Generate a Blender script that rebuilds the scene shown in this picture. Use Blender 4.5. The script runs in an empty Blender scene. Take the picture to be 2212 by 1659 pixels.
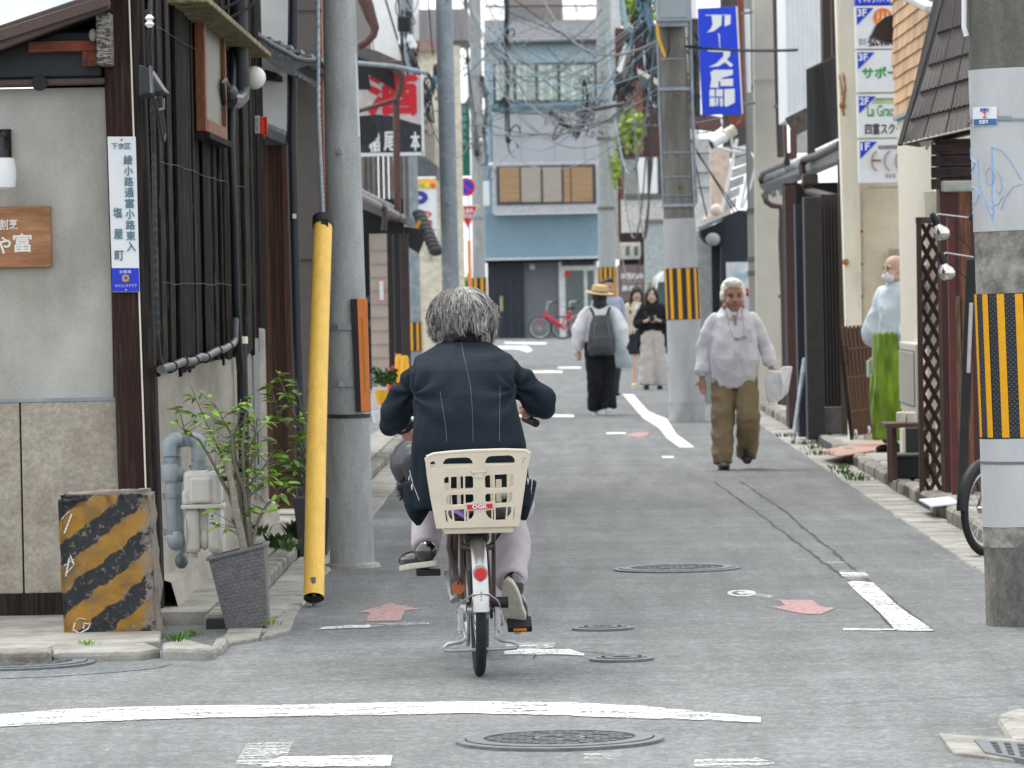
import bpy, bmesh, math, random
import numpy as np
from mathutils import Vector, Matrix, noise
random.seed(7)
sc = bpy.context.scene
COL = sc.collection
# ---------------------------------------------------------------- camera
F, EYE, W, HH = 10600.0, 1.5, 2212.0, 1659.0      # focal length in picture units, eye height
ROLL = math.radians(1.1)
yc = Vector((1197-W/2, -(620-HH/2), -F)).normalized()          # street direction seen by the camera
z0 = Vector((-math.sin(ROLL), math.cos(ROLL), 0))
zc = (z0 - yc*z0.dot(yc)).normalized()
xc = yc.cross(zc)
CR = Matrix((xc, yc, zc))                                       # camera space -> world
cam_d = bpy.data.cameras.new('camera'); cam = bpy.data.objects.new('camera', cam_d); COL.objects.link(cam)
cam.matrix_world = Matrix.Translation((0, 0, EYE)) @ CR.to_4x4()
cam_d.sensor_width = 36; cam_d.lens = 36*F/W
cam_d.clip_start = .5; cam_d.clip_end = 1500
cam_d.dof.use_dof = True; cam_d.dof.focus_distance = 19.3; cam_d.dof.aperture_fstop = 12.0
sc.camera = cam
# ---------------------------------------------------------------- world, sun, exposure
wd = bpy.data.worlds.new('World'); sc.world = wd; wd.use_nodes = True
nt = wd.node_tree; nt.nodes.clear()
sky = nt.nodes.new('ShaderNodeTexSky'); sky.sky_type = 'NISHITA'; sky.sun_disc = False
sky.sun_elevation = math.radians(62); sky.sun_rotation = math.radians(-35); sky.air_density = 1.0; sky.dust_density = 3.0
hs = nt.nodes.new('ShaderNodeHueSaturation'); hs.inputs['Saturation'].default_value = .30; hs.inputs['Value'].default_value = 1.0
mxw = nt.nodes.new('ShaderNodeMix'); mxw.data_type = 'RGBA'; mxw.inputs[0].default_value = .6
mxw.inputs[7].default_value = (8.6, 8.9, 9.2, 1)                 # even cloud cover over the clear sky
bg = nt.nodes.new('ShaderNodeBackground'); bg.inputs['Strength'].default_value = .15
wo = nt.nodes.new('ShaderNodeOutputWorld')
nt.links.new(sky.outputs[0], hs.inputs['Color']); nt.links.new(hs.outputs[0], mxw.inputs[6])
nt.links.new(mxw.outputs[2], bg.inputs[0]); nt.links.new(bg.outputs[0], wo.inputs[0])
sd = bpy.data.lights.new('sun', 'SUN'); sun = bpy.data.objects.new('sun', sd); COL.objects.link(sun)
sd.energy = 1.3; sd.angle = math.radians(22); sd.color = (1, .97, .92)
_el, _az = math.radians(62), math.radians(-35)
sun.rotation_euler = (Vector((math.sin(_az)*math.cos(_el), math.cos(_az)*math.cos(_el), math.sin(_el)))).to_track_quat('Z', 'Y').to_euler()
sc.view_settings.view_transform = 'Standard'; sc.view_settings.look = 'None'
sc.view_settings.exposure = 0.68; sc.view_settings.gamma = 1; sc.view_settings.use_curve_mapping = False
sc.render.engine = 'CYCLES'; sc.cycles.max_bounces = 6
sc.cycles.use_denoising = True
# ---------------------------------------------------------------- picture -> place
def ray(x, y): return CR @ Vector((x-W/2, -(y-HH/2), -F))
def PY(x, y, D):                      # point at street depth D
 r = ray(x, y); return Vector((0, 0, EYE)) + r*(D/r.y)
def G(x, y, z=0.0):                   # point at ground height z
 r = ray(x, y); return Vector((0, 0, EYE)) + r*((z-EYE)/r.z)
def PXX(x, y, X):                     # point on a plane along the street at offset X
 r = ray(x, y); return Vector((0, 0, EYE)) + r*(X/r.x)
def R(x0, y0, x1, y1, D):             # upright rectangle facing the camera: X0, X1, Z0, Z1
 c = PY((x0+x1)/2, (y0+y1)/2, D); w = abs(x1-x0)*D/F/2; h = abs(y1-y0)*D/F/2
 return c.x-w, c.x+w, c.z-h, c.z+h
# ---------------------------------------------------------------- mesh helpers
def link(o, parent=None):
 COL.objects.link(o)
 if parent is not None: o.parent = parent
 return o
def wloc(o):
 v = Vector((0, 0, 0))
 while o is not None: v += o.location; o = o.parent
 return v
def tag(o, label=None, cat=None, group=None, kind=None):
 if label: o['label'] = label
 if cat: o['category'] = cat
 if group: o['group'] = group
 if kind: o['kind'] = kind
 return o
def thing(name, label, cat, loc=(0, 0, 0), rotz=0, group=None):
 o = bpy.data.objects.new(name, None); o.empty_display_size = .1; COL.objects.link(o)
 o.location = loc; o.rotation_euler = (0, 0, rotz)
 return tag(o, label, cat, group)
class MB:
 def __init__(s): s.v = []; s.f = []; s.mi = []; s.cur = 0
 def add(s, vs, fs, M=None):
  b = len(s.v)
  s.v += [tuple(M @ Vector(p)) for p in vs] if M is not None else [tuple(p) for p in vs]
  s.f += [tuple(i+b for i in f) for f in fs]; s.mi += [s.cur]*len(fs); return s
 def box(s, x0, x1, y0, y1, z0, z1, M=None):
  if x0 > x1: x0, x1 = x1, x0
  if y0 > y1: y0, y1 = y1, y0
  if z0 > z1: z0, z1 = z1, z0
  vs = [(x0,y0,z0),(x1,y0,z0),(x1,y1,z0),(x0,y1,z0),(x0,y0,z1),(x1,y0,z1),(x1,y1,z1),(x0,y1,z1)]
  return s.add(vs, [(0,3,2,1),(4,5,6,7),(0,1,5,4),(1,2,6,5),(2,3,7,6),(3,0,4,7)], M)
 def cbox(s, c, size, M=None):
  return s.box(c[0]-size[0]/2, c[0]+size[0]/2, c[1]-size[1]/2, c[1]+size[1]/2, c[2]-size[2]/2, c[2]+size[2]/2, M)
 def bar(s, a, b, w, h, up=(0, 0, 1)):           # rectangular bar from a to b
  a = Vector(a); b = Vector(b); d = (b-a); L = d.length; d.normalize()
  u = Vector(up)
  if abs(u.dot(d)) > .98: u = Vector((0, 1, 0))
  x = d.cross(u).normalized(); z = x.cross(d)
  M = Matrix((x, d, z)).transposed().to_4x4(); M.translation = a
  return s.box(-w/2, w/2, 0, L, -h/2, h/2, M)
 def tube(s, pts, r, n=10, ref=None, cap=True, r2=None):
  pts = [Vector(p) for p in pts]; m = len(pts)
  rs = r if isinstance(r, (list, tuple)) else [r]*m
  vs = []; up = None
  for i, p in enumerate(pts):
   d = (pts[min(i+1, m-1)]-pts[max(i-1, 0)])
   if d.length < 1e-9: d = Vector((0, 0, 1))
   d.normalize()
   if up is None:
    up = Vector(ref) if ref else (Vector((0, 0, 1)) if abs(d.z) < .9 else Vector((0, 1, 0)))
   x = d.cross(up)
   if x.length < 1e-6: x = d.cross(Vector((1, .1, 0)))
   x.normalize(); up = x.cross(d)
   rr = rs[i]; ra, rb = rr if isinstance(rr, (tuple, list)) else (rr, rr)
   for k in range(n):
    a = 2*math.pi*k/n; vs.append(p + x*(ra*math.cos(a)) + up*(rb*math.sin(a)))
  fs = []
  for i in range(m-1):
   for k in range(n):
    fs.append((i*n+k, i*n+(k+1) % n, (i+1)*n+(k+1) % n, (i+1)*n+k))
  if cap: fs += [tuple(range(n-1, -1, -1)), tuple(range((m-1)*n, m*n))]
  return s.add(vs, fs)
 def cyl(s, a, b, r, n=16, r1=None): return s.tube([a, b], [r, r1 if r1 is not None else r], n)
 def ell(s, c, r, n=14, m=9, M=None):
  if not isinstance(r, (tuple, list)): r = (r, r, r)
  vs = [(c[0], c[1], c[2]-r[2])]; fs = []
  for j in range(1, m):
   t = math.pi*j/m
   for k in range(n):
    a = 2*math.pi*k/n
    vs.append((c[0]+r[0]*math.sin(t)*math.cos(a), c[1]+r[1]*math.sin(t)*math.sin(a), c[2]-r[2]*math.cos(t)))
  vs.append((c[0], c[1], c[2]+r[2])); T = len(vs)-1
  for k in range(n):
   fs.append((0, 1+(k+1) % n, 1+k)); fs.append((T, 1+(m-2)*n+k, 1+(m-2)*n+(k+1) % n))
  for j in range(m-2):
   for k in range(n):
    a = 1+j*n+k; b = 1+j*n+(k+1) % n; fs.append((a, b, b+n, a+n))
  return s.add(vs, fs, M)
 def lathe(s, prof, c=(0, 0, 0), n=20, M=None, cap=True):    # profile [(r, z)]
  vs = []; fs = []
  for r_, z_ in prof:
   for k in range(n):
    a = 2*math.pi*k/n; vs.append((c[0]+r_*math.cos(a), c[1]+r_*math.sin(a), c[2]+z_))
  for i in range(len(prof)-1):
   for k in range(n):
    fs.append((i*n+k, i*n+(k+1) % n, (i+1)*n+(k+1) % n, (i+1)*n+k))
  if cap: fs += [tuple(range(n-1, -1, -1)), tuple(range((len(prof)-1)*n, len(prof)*n))]
  return s.add(vs, fs, M)
 def prism(s, poly, a, b, axis='y'):             # poly in the two other axes, extruded from a to b
  n = len(poly); vs = []
  for t in (a, b):
   for p, q in poly:
    vs.append({'y': (p, t, q), 'x': (t, p, q), 'z': (p, q, t)}[axis])
  fs = [tuple(range(n)), tuple(range(2*n-1, n-1, -1))]
  for i in range(n): fs.append((i, i+n, (i+1) % n+n, (i+1) % n))
  return s.add(vs, fs)
 def quad(s, a, b, c, d): return s.add([a, b, c, d], [(0, 1, 2, 3)])
 def mesh(s, name, smooth=False, fix=True):
  me = bpy.data.meshes.new(name); me.from_pydata(s.v, [], s.f)
  if any(s.mi): me.polygons.foreach_set('material_index', s.mi)
  if fix:
   bm = bmesh.new(); bm.from_mesh(me); bmesh.ops.recalc_face_normals(bm, faces=bm.faces); bm.to_mesh(me); bm.free()
  if smooth:
   me.polygons.foreach_set('use_smooth', [True]*len(me.polygons))
   try: me.set_sharp_from_angle(angle=math.radians(42))
   except Exception: pass
  return me
 def build(s, name, mat, parent=None, smooth=False, bevel=0, world=True, fix=True):
  if parent is not None and world:
   w = wloc(parent); s.v = [(p[0]-w.x, p[1]-w.y, p[2]-w.z) for p in s.v]
  me = s.mesh(name, smooth, fix)
  for m_ in (mat if isinstance(mat, (list, tuple)) else [mat]): me.materials.append(m_)
  o = bpy.data.objects.new(name, me); link(o, parent)
  if bevel:
   b = o.modifiers.new('bevel', 'BEVEL'); b.width = bevel; b.segments = 2; b.limit_method = 'ANGLE'
   b.angle_limit = math.radians(40)
  return o
def copy_of(o, parent, loc, rot=None, mat=None, name=None, scale=None):
 c = o.copy(); c.location = loc
 if rot is not None: c.rotation_euler = rot
 if scale is not None: c.scale = scale
 COL.objects.link(c); c.parent = parent; return c
def copy_tree(o, parent=None, loc=None, rotz=None, label=None):
 c = o.copy(); COL.objects.link(c); c.parent = parent
 if loc is not None: c.location = loc
 if rotz is not None: c.rotation_euler = (0, 0, rotz)
 if label: c['label'] = label
 for ch in list(o.children): copy_tree(ch, c)
 return c
# ---------------------------------------------------------------- materials
MATS = {}
def M(name, col, rough=.7, metal=0, var=.18, vs=4.0, bump=.0, bs=60.0, col2=None, st=(1, 1, 1), spec=.35,
      rnd=0.0, trans=0, lo=.42, hi=.62, emit=0, detail=6, c2amt=1.0, fine=0, fines=300, coat=0):
 if name in MATS: return MATS[name]
 m = bpy.data.materials.new(name); m.use_nodes = True; t = m.node_tree; N = t.nodes; L = t.links
 b = N['Principled BSDF']; b.inputs['Roughness'].default_value = rough; b.inputs['Metallic'].default_value = metal
 b.inputs['Specular IOR Level'].default_value = spec
 if coat: b.inputs['Coat Weight'].default_value = coat
 geo = N.new('ShaderNodeNewGeometry'); mp = N.new('ShaderNodeMapping'); mp.inputs['Scale'].default_value = st
 L.new(geo.outputs['Position'], mp.inputs['Vector'])
 c = None
 rgb = N.new('ShaderNodeRGB'); rgb.outputs[0].default_value = (*col, 1); c = rgb.outputs[0]
 n1 = N.new('ShaderNodeTexNoise'); n1.inputs['Scale'].default_value = vs; n1.inputs['Detail'].default_value = detail
 n1.inputs['Roughness'].default_value = .62
 L.new(mp.outputs[0], n1.inputs['Vector'])
 if col2 is not None:
  mr = N.new('ShaderNodeMapRange'); mr.inputs['From Min'].default_value = lo; mr.inputs['From Max'].default_value = hi
  mr.inputs['To Max'].default_value = c2amt
  L.new(n1.outputs['Fac'], mr.inputs['Value'])
  mx = N.new('ShaderNodeMix'); mx.data_type = 'RGBA'; mx.inputs[7].default_value = (*col2, 1)
  L.new(mr.outputs[0], mx.inputs[0]); L.new(c, mx.inputs[6]); c = mx.outputs[2]
 def mulv(c, fac_socket, lo_, hi_, fmin=.3, fmax=.7):
  r = N.new('ShaderNodeMapRange'); r.inputs['From Min'].default_value = fmin; r.inputs['From Max'].default_value = fmax
  r.inputs['To Min'].default_value = lo_; r.inputs['To Max'].default_value = hi_
  L.new(fac_socket, r.inputs['Value'])
  h = N.new('ShaderNodeHueSaturation'); L.new(c, h.inputs['Color']); L.new(r.outputs[0], h.inputs['Value']); return h.outputs[0]
 if var:
  n2 = N.new('ShaderNodeTexNoise'); n2.inputs['Scale'].default_value = vs*2.7+.3; n2.inputs['Detail'].default_value = 8
  L.new(mp.outputs[0], n2.inputs['Vector']); c = mulv(c, n2.outputs['Fac'], 1-var, 1+var)
 if fine:
  n4 = N.new('ShaderNodeTexNoise'); n4.inputs['Scale'].default_value = fines; n4.inputs['Detail'].default_value = 2
  L.new(geo.outputs['Position'], n4.inputs['Vector']); c = mulv(c, n4.outputs['Fac'], 1-fine, 1+fine)
 if rnd:
  oi = N.new('ShaderNodeObjectInfo'); c = mulv(c, oi.outputs['Random'], 1-rnd, 1+rnd, 0, 1)
 L.new(c, b.inputs['Base Color'])
 if emit:
  L.new(c, b.inputs['Emission Color']); b.inputs['Emission Strength'].default_value = emit
 if trans:
  b.inputs['Transmission Weight'].default_value = trans
 if bump:
  n3 = N.new('ShaderNodeTexNoise'); n3.inputs['Scale'].default_value = bs; n3.inputs['Detail'].default_value = 5
  L.new(mp.outputs[0], n3.inputs['Vector'])
  bp = N.new('ShaderNodeBump'); bp.inputs['Strength'].default_value = min(1, bump); bp.inputs['Distance'].default_value = .01*max(1, bump)
  L.new(n3.outputs['Fac'], bp.inputs['Height']); L.new(bp.outputs[0], b.inputs['Normal'])
 MATS[name] = m; return m
def glass(name, col=(.05, .06, .07), rough=.05):
 return M(name, col, rough=rough, spec=.9, var=.1)
# ---------------------------------------------------------------- flat plates with holes, lettering
WS = bpy.data.scenes.new('workshop')          # empty scene used only to evaluate shapes quickly
def evaluated(o):
 WS.collection.objects.link(o); vl = WS.view_layers[0]; vl.update(); dg = vl.depsgraph
 me = bpy.data.meshes.new_from_object(o.evaluated_get(dg)); bpy.data.objects.remove(o); return me
def curve_mesh(cu):
 me = evaluated(bpy.data.objects.new('tmp', cu)); bpy.data.curves.remove(cu); return me
def plate(name, loops, thick, mat, parent, Mx, world=True, bevel=0):
 cu = bpy.data.curves.new('tmp', 'CURVE'); cu.dimensions = '2D'; cu.fill_mode = 'BOTH'; cu.extrude = thick/2
 for lp in loops:
  s = cu.splines.new('POLY'); s.points.add(len(lp)-1); s.use_cyclic_u = True
  for i, p in enumerate(lp): s.points[i].co = (p[0], p[1], 0, 1)
 me = curve_mesh(cu); me.name = name; me.transform(Mx)
 if parent is not None and world: me.transform(Matrix.Translation(-wloc(parent)))
 me.materials.clear(); me.materials.append(mat)
 o = bpy.data.objects.new(name, me); link(o, parent)
 return o
def rrect(x0, y0, x1, y1, r, n=5):
 pts = []
 for cx, cy, a0 in ((x1-r, y1-r, 0), (x0+r, y1-r, 90), (x0+r, y0+r, 180), (x1-r, y0+r, 270)):
  for i in range(n+1):
   a = math.radians(a0+90*i/n); pts.append((cx+r*math.cos(a), cy+r*math.sin(a)))
 return pts
def text_mesh(s, spacing=1.0):
 cu = bpy.data.curves.new('tmp', 'FONT'); cu.body = s; cu.size = 1; cu.extrude = 0; cu.align_x = 'CENTER'
 cu.space_line = spacing; cu.resolution_u = 3
 return curve_mesh(cu)
def lettering(s, x0, x1, z0, z1, Y, mat, parent, name='lettering', depth=.0012, spacing=1.0, bold=0, keep=False, Mx=None):
 """text fitted into the rectangle x0..x1, z0..z1 on the plane Y (facing -Y); Mx re-aims it"""
 me = text_mesh(s, spacing); n = len(me.vertices)
 if n == 0: return None
 co = np.empty(n*3); me.vertices.foreach_get('co', co); co = co.reshape(-1, 3)
 mn = co.min(0); mxx = co.max(0); sx = (x1-x0)/max(1e-6, mxx[0]-mn[0]); sz = (z1-z0)/max(1e-6, mxx[1]-mn[1])
 if keep: sx = sz = min(sx, sz)
 cx = (mn[0]+mxx[0])/2; cy = (mn[1]+mxx[1])/2
 offs = [(0, 0)] if not bold else [(0, 0), (bold, 0), (-bold, 0), (0, bold), (0, -bold)]
 faces = [tuple(p.vertices) for p in me.polygons]
 mb = MB()
 for k, (ox, oy) in enumerate(offs):
  vs = [((p[0]-cx)*sx+(x0+x1)/2+ox, Y-depth-k*.0002, (p[1]-cy)*sz+(z0+z1)/2+oy) for p in co]
  mb.add(vs, faces, Mx)
 bpy.data.meshes.remove(me)
 return mb.build(name, mat, parent, fix=False)
def letter_px(s, x0, y0, x1, y1, D, mat, parent, **k):
 a = R(x0, y0, x1, y1, D); return lettering(s, a[0], a[1], a[2], a[3], D, mat, parent, **k)
def panel_px(name, x0, y0, x1, y1, D, t, mat, parent=None, bevel=0, **k):
 a = R(x0, y0, x1, y1, D); return MB().box(a[0], a[1], D, D+t, a[2], a[3]).build(name, mat, parent, bevel=bevel, **k)
# ---------------------------------------------------------------- organic volumes: lofts fused by a voxel remesh
def fuse(mb, name, mat, parent, voxel=.01, smooth=6, wr=0, ws=(9, 9, 4), seed=0, world=False, fn=None, decim=0):
 t0_ = Vector(mb.v[0]); mb.v = [(p[0]-t0_.x, p[1]-t0_.y, p[2]-t0_.z) for p in mb.v]
 me = mb.mesh('tmp', fix=False); o = bpy.data.objects.new('tmp', me)
 r = o.modifiers.new('r', 'REMESH'); r.mode = 'VOXEL'; r.voxel_size = voxel; r.use_smooth_shade = True
 s = o.modifiers.new('s', 'SMOOTH'); s.factor = .5; s.iterations = smooth
 m2 = evaluated(o); bpy.data.meshes.remove(me); m2.transform(Matrix.Translation(t0_)); m2.update()
 m2.name = name
 if wr or fn:
  data = [(v.co.copy(), v.normal.copy()) for v in m2.vertices]; out = []
  for c, n in data:
   if wr:
    p = Vector((c.x*ws[0]+seed, c.y*ws[1], c.z*ws[2])); w = noise.noise(p); w2 = noise.noise(p*2.3+Vector((5, 3, 1)))
    c = c + n*(((1-abs(w)*2.2)*.7+w2*.35)*wr)
   if fn: c = fn(c, n)
   out += [c.x, c.y, c.z]
  m2.vertices.foreach_set('co', out)
 if world and parent is not None: m2.transform(Matrix.Translation(-wloc(parent)))
 m2.materials.clear(); m2.materials.append(mat)
 m2.polygons.foreach_set('use_smooth', [True]*len(m2.polygons))
 ob = bpy.data.objects.new(name, m2); link(ob, parent)
 return ob
def mixv(a, b, t): return a+(b-a)*t
# ================================================================ MATERIALS shared
def asphalt(name, base, streak=.0, grain=1.0):
 m = bpy.data.materials.new(name); m.use_nodes = True; t = m.node_tree; N = t.nodes; L = t.links
 b = N['Principled BSDF']; b.inputs['Roughness'].default_value = .82; b.inputs['Specular IOR Level'].default_value = .3
 geo = N.new('ShaderNodeNewGeometry')
 def nz(scale, det=4, st=None, rough=.6):
  n = N.new('ShaderNodeTexNoise'); n.inputs['Scale'].default_value = scale; n.inputs['Detail'].default_value = det
  n.inputs['Roughness'].default_value = rough
  if st:
   mp = N.new('ShaderNodeMapping'); mp.inputs['Scale'].default_value = st; L.new(geo.outputs['Position'], mp.inputs[0]); L.new(mp.outputs[0], n.inputs['Vector'])
  else: L.new(geo.outputs['Position'], n.inputs['Vector'])
  return n.outputs['Fac']
 def hsv(c, f, a, bb, f0=.3, f1=.7):
  r = N.new('ShaderNodeMapRange'); r.inputs['From Min'].default_value = f0; r.inputs['From Max'].default_value = f1
  r.inputs['To Min'].default_value = a; r.inputs['To Max'].default_value = bb; L.new(f, r.inputs['Value'])
  h = N.new('ShaderNodeHueSaturation'); L.new(c, h.inputs['Color']); L.new(r.outputs[0], h.inputs['Value']); return h.outputs[0]
 rgb = N.new('ShaderNodeRGB'); rgb.outputs[0].default_value = (*base, 1); c = rgb.outputs[0]
 c = hsv(c, nz(.9, 5), .86, 1.12)
 c = hsv(c, nz(1.0, 6, (5, .35, 1)), 1-.12-streak, 1.1)           # wheel tracks along the street
 c = hsv(c, nz(1.0, 5, (.5, 2.4, 1)), .88, 1.08)                  # cross bands
 c = hsv(c, nz(9, 6, None, .7), .82, 1.16)
 # aggregate: pale and dark stones a few millimetres across, stretched along the view by wear
 vo = N.new('ShaderNodeTexVoronoi'); vo.inputs['Scale'].default_value = 110; vo.feature = 'F1'; L.new(geo.outputs['Position'], vo.inputs['Vector'])
 sep = N.new('ShaderNodeSeparateColor'); L.new(vo.outputs['Color'], sep.inputs[0])
 c = hsv(c, sep.outputs[0], 1-.26*grain, 1+.34*grain, 0, 1)
 v2 = N.new('ShaderNodeTexVoronoi'); v2.inputs['Scale'].default_value = 46; L.new(geo.outputs['Position'], v2.inputs['Vector'])
 sp2 = N.new('ShaderNodeSeparateColor'); L.new(v2.outputs['Color'], sp2.inputs[0])
 c = hsv(c, sp2.outputs[1], 1-.13*grain, 1+.38*grain, .55, 1.0)
 L.new(c, b.inputs['Base Color'])
 bp = N.new('ShaderNodeBump'); bp.inputs['Strength'].default_value = .7; bp.inputs['Distance'].default_value = .006
 L.new(vo.outputs['Distance'], bp.inputs['Height'])
 b2 = N.new('ShaderNodeBump'); b2.inputs['Strength'].default_value = .35; b2.inputs['Distance'].default_value = .02
 L.new(nz(3.5, 4), b2.inputs['Height']); L.new(bp.outputs[0], b2.inputs['Normal']); L.new(b2.outputs[0], b.inputs['Normal'])
 return m
def paint(name, col, wear=.5, scale=8, st=(1, 1, 1), lo=.42, hi=.52):
 """road paint worn away in streaks and specks"""
 m = bpy.data.materials.new(name); m.use_nodes = True; t = m.node_tree; N = t.nodes; L = t.links
 b = N['Principled BSDF']; b.inputs['Roughness'].default_value = .7; b.inputs['Base Color'].default_value = (*col, 1)
 geo = N.new('ShaderNodeNewGeometry'); mp = N.new('ShaderNodeMapping'); mp.inputs['Scale'].default_value = st
 L.new(geo.outputs['Position'], mp.inputs[0])
 n = N.new('ShaderNodeTexNoise'); n.inputs['Scale'].default_value = scale; n.inputs['Detail'].default_value = 9; n.inputs['Roughness'].default_value = .72
 L.new(mp.outputs[0], n.inputs['Vector'])
 n2 = N.new('ShaderNodeTexNoise'); n2.inputs['Scale'].default_value = 75; n2.inputs['Detail'].default_value = 3; L.new(geo.outputs['Position'], n2.inputs['Vector'])
 ad = N.new('ShaderNodeMix'); ad.inputs[0].default_value = .38; L.new(n.outputs['Fac'], ad.inputs[2]); L.new(n2.outputs['Fac'], ad.inputs[3])
 r = N.new('ShaderNodeMapRange'); r.inputs['From Min'].default_value = lo; r.inputs['From Max'].default_value = hi
 r.inputs['To Min'].default_value = 1-wear; L.new(ad.outputs[0], r.inputs['Value'])
 L.new(r.outputs[0], b.inputs['Alpha'])
 return m
A_MAIN = asphalt('asphalt_main', (.190, .197, .196), .04, .75); A_SIDE = asphalt('asphalt_side', (.176, .182, .182), .12, .65)
A_PATCH = asphalt('asphalt_patch', (.165, .178, .182), 0, .8)
WHITE = paint('paint_white', (.74, .74, .73), .95, 8, (.45, 2.4, 1), .44, .51)
WHITE_OLD = paint('paint_white_old', (.7, .7, .69), 1.0, 6, (.5, 2.4, 1), .47, .60)
WHITE_FAR = paint('paint_white_far', (.82, .82, .8), .5, 9, (1, 1, 1), .36, .5)
PINK = paint('paint_pink', (.40, .235, .22), .6, 30, (1, 1, 1), .38, .5)
CONC = M('concrete', (.36, .345, .31), .85, 0, .14, 3, .4, 40, col2=(.25, .235, .2), st=(1, 1, .45), fine=.15, fines=120)
CONC_WALL = M('concrete_wall', (.35, .325, .275), .85, 0, .16, 3.2, .4, 45, col2=(.20, .18, .14), st=(1, .14, .55), lo=.44, hi=.70, fine=.12, fines=110)
CONC_POLE = M('concrete_pole', (.37, .385, .38), .8, 0, .12, 5, .3, 60, col2=(.29, .302, .30), st=(1, 1, .3), lo=.4, hi=.65, fine=.10, fines=90)
CONC_POLE_D = M('concrete_pole_dark', (.17, .165, .15), .85, 0, .16, 4, .4, 60, col2=(.11, .105, .095), st=(1, 1, .25), fine=.12, fines=70)
SLAB = M('pavement_slab', (.36, .35, .32), .85, 0, .16, 4, .3, 60, col2=(.25, .24, .21), rnd=.12, fine=.14, fines=120)
KERB = M('kerb_stone', (.30, .285, .25), .85, 0, .2, 6, .5, 50, col2=(.17, .16, .13), rnd=.14, fine=.15, fines=90)
MOSS = M('moss', (.12, .17, .035), .95, 0, .4, 30, .8, 120, col2=(.2, .24, .07))
IRON = M('cast_iron', (.15, .16, .17), .55, .3, .2, 12, .2, 80)
IRON_D = M('iron_recess', (.04, .042, .045), .8, 0, .2, 12)
CRACK = M('tar_seam', (.055, .055, .056), .85, 0, .2, 12)
BLACK = M('black_matt', (.015, .015, .017), .6, 0, .2, 9)
def wood(name, col, col2, sc_=6, st=(8, 8, .6), bump=.8, rnd=.2, rough=.75, **k):
 return M(name, col, rough, 0, .3, sc_, bump, 22, col2=col2, st=st, rnd=rnd, **k)
PLANK = wood('weathered_plank', (.018, .015, .013), (.13, .12, .10), 5, (14, 4, .8), 1.2, .45, .8, lo=.54, hi=.78, spec=.12)
POSTW = wood('corner_post_wood', (.036, .019, .017), (.085, .058, .042), 5, (12, 12, .5), .8, .1, .75, lo=.5, hi=.78, spec=.15)
DKWOOD = wood('dark_wood', (.014, .012, .011), (.035, .028, .024), 5, (9, 9, .5), .5, .15, spec=.12)
BRWOOD = wood('red_brown_wood', (.105, .042, .024), (.05, .025, .018), 4, (10, 10, .5), .4, .15, .5)
BRMETAL = M('brown_metal', (.075, .048, .04), .45, .0, .12, 5)
GREYBROWN = M('grey_brown_cladding', (.105, .095, .088), .6, 0, .08, 3)
PLASTER = M('plaster_grey', (.41, .405, .375), .9, 0, .14, 1.6, .2, 70, col2=(.27, .25, .21), st=(1, 1, .6), lo=.46, hi=.7, fine=.05, fines=60)
STONE = M('stone_panel', (.40, .36, .30), .8, 0, .12, 4, .3, 90, col2=(.29, .25, .20), lo=.42, hi=.7, fine=.16, fines=60, st=(1, 1, 1.4))
WHITEW = M('white_wall', (.80, .80, .79), .85, 0, .05, 2, .1, 50)
CREAM = M('cream_wall', (.72, .64, .50), .9, 0, .06, 3, .7, 38, fine=.05, fines=60)
CREAM_S = M('cream_smooth', (.78, .73, .60), .8, 0, .06, 2, .1, 50, col2=(.55, .48, .36), lo=.55, hi=.75, st=(1, 1, .3))
BEIGE = M('beige_wall', (.48, .455, .385), .8, 0, .05, 2, .15, 50)
BLUEW = M('blue_wall', (.20, .30, .36), .8, 0, .05, 2)
GREYT = M('grey_tile_wall', (.38, .395, .42), .7, 0, .04, 2)
STEEL = M('galvanised', (.235, .275, .31), .55, .25, .10, 7, .05, 60, col2=(.30, .34, .37), lo=.5, hi=.6)
CHROME = M('bright_metal', (.55, .56, .57), .3, .9, .08, 9)
SILV = M('silver_plastic', (.42, .42, .42), .45, .4, .1, 9)
YEL = M('guard_yellow', (.80, .50, .10), .4, 0, .07, 9, .15, 60, col2=(.55, .34, .08), st=(1, 1, .22), lo=.54, hi=.80, fine=.08, fines=140)
YBAND = M('band_yellow', (.75, .36, .005), .5, 0, .06, 9)
KBAND = M('band_black', (.022, .025, .03), .55, 0, .2, 9, .6, 90)
ORANGE = M('orange_reflector', (.80, .23, .06), .35, 0, .05, 9)
RED = M('sign_red', (.62, .02, .035), .45, 0, .08, 9)
BLUE = M('sign_blue', (.012, .05, .62), .4, 0, .04, 4)
NAVY = M('sign_navy', (.03, .05, .30), .5, 0, .05, 9)
SWHITE = M('sign_white', (.74, .77, .79), .35, 0, .03, 4)
SLATE = M('letter_slate', (.10, .19, .26), .5, 0, .03, 4)
CABLE = M('cable_black', (.025, .027, .03), .5, 0, .1, 9)
CABLEG = M('cable_grey', (.16, .17, .18), .6, 0, .1, 9)
CABLEB = M('cable_blue', (.10, .22, .29), .6, 0, .1, 9)
PIPEBK = M('pipe_black', (.02, .024, .03), .4, 0, .1, 9)
PIPEBR = M('pipe_brown', (.065, .046, .042), .4, 0, .1, 9)
TILE = M('roof_tile_grey', (.20, .21, .22), .45, .1, .2, 6, .15, 40, rnd=.15)
GLASSD = glass('dark_glass'); GLASSG = M('window_green', (.33, .42, .37), .25, 0, .1, 1.2, spec=.6)
LEAF = M('leaf_green', (.19, .34, .04), .5, 0, .3, 14, rnd=.45, spec=.4)
LEAFD = M('leaf_dark', (.05, .12, .02), .5, 0, .3, 14, rnd=.4)
BARK = M('twig_bark', (.16, .14, .11), .85, 0, .25, 30)

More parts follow.
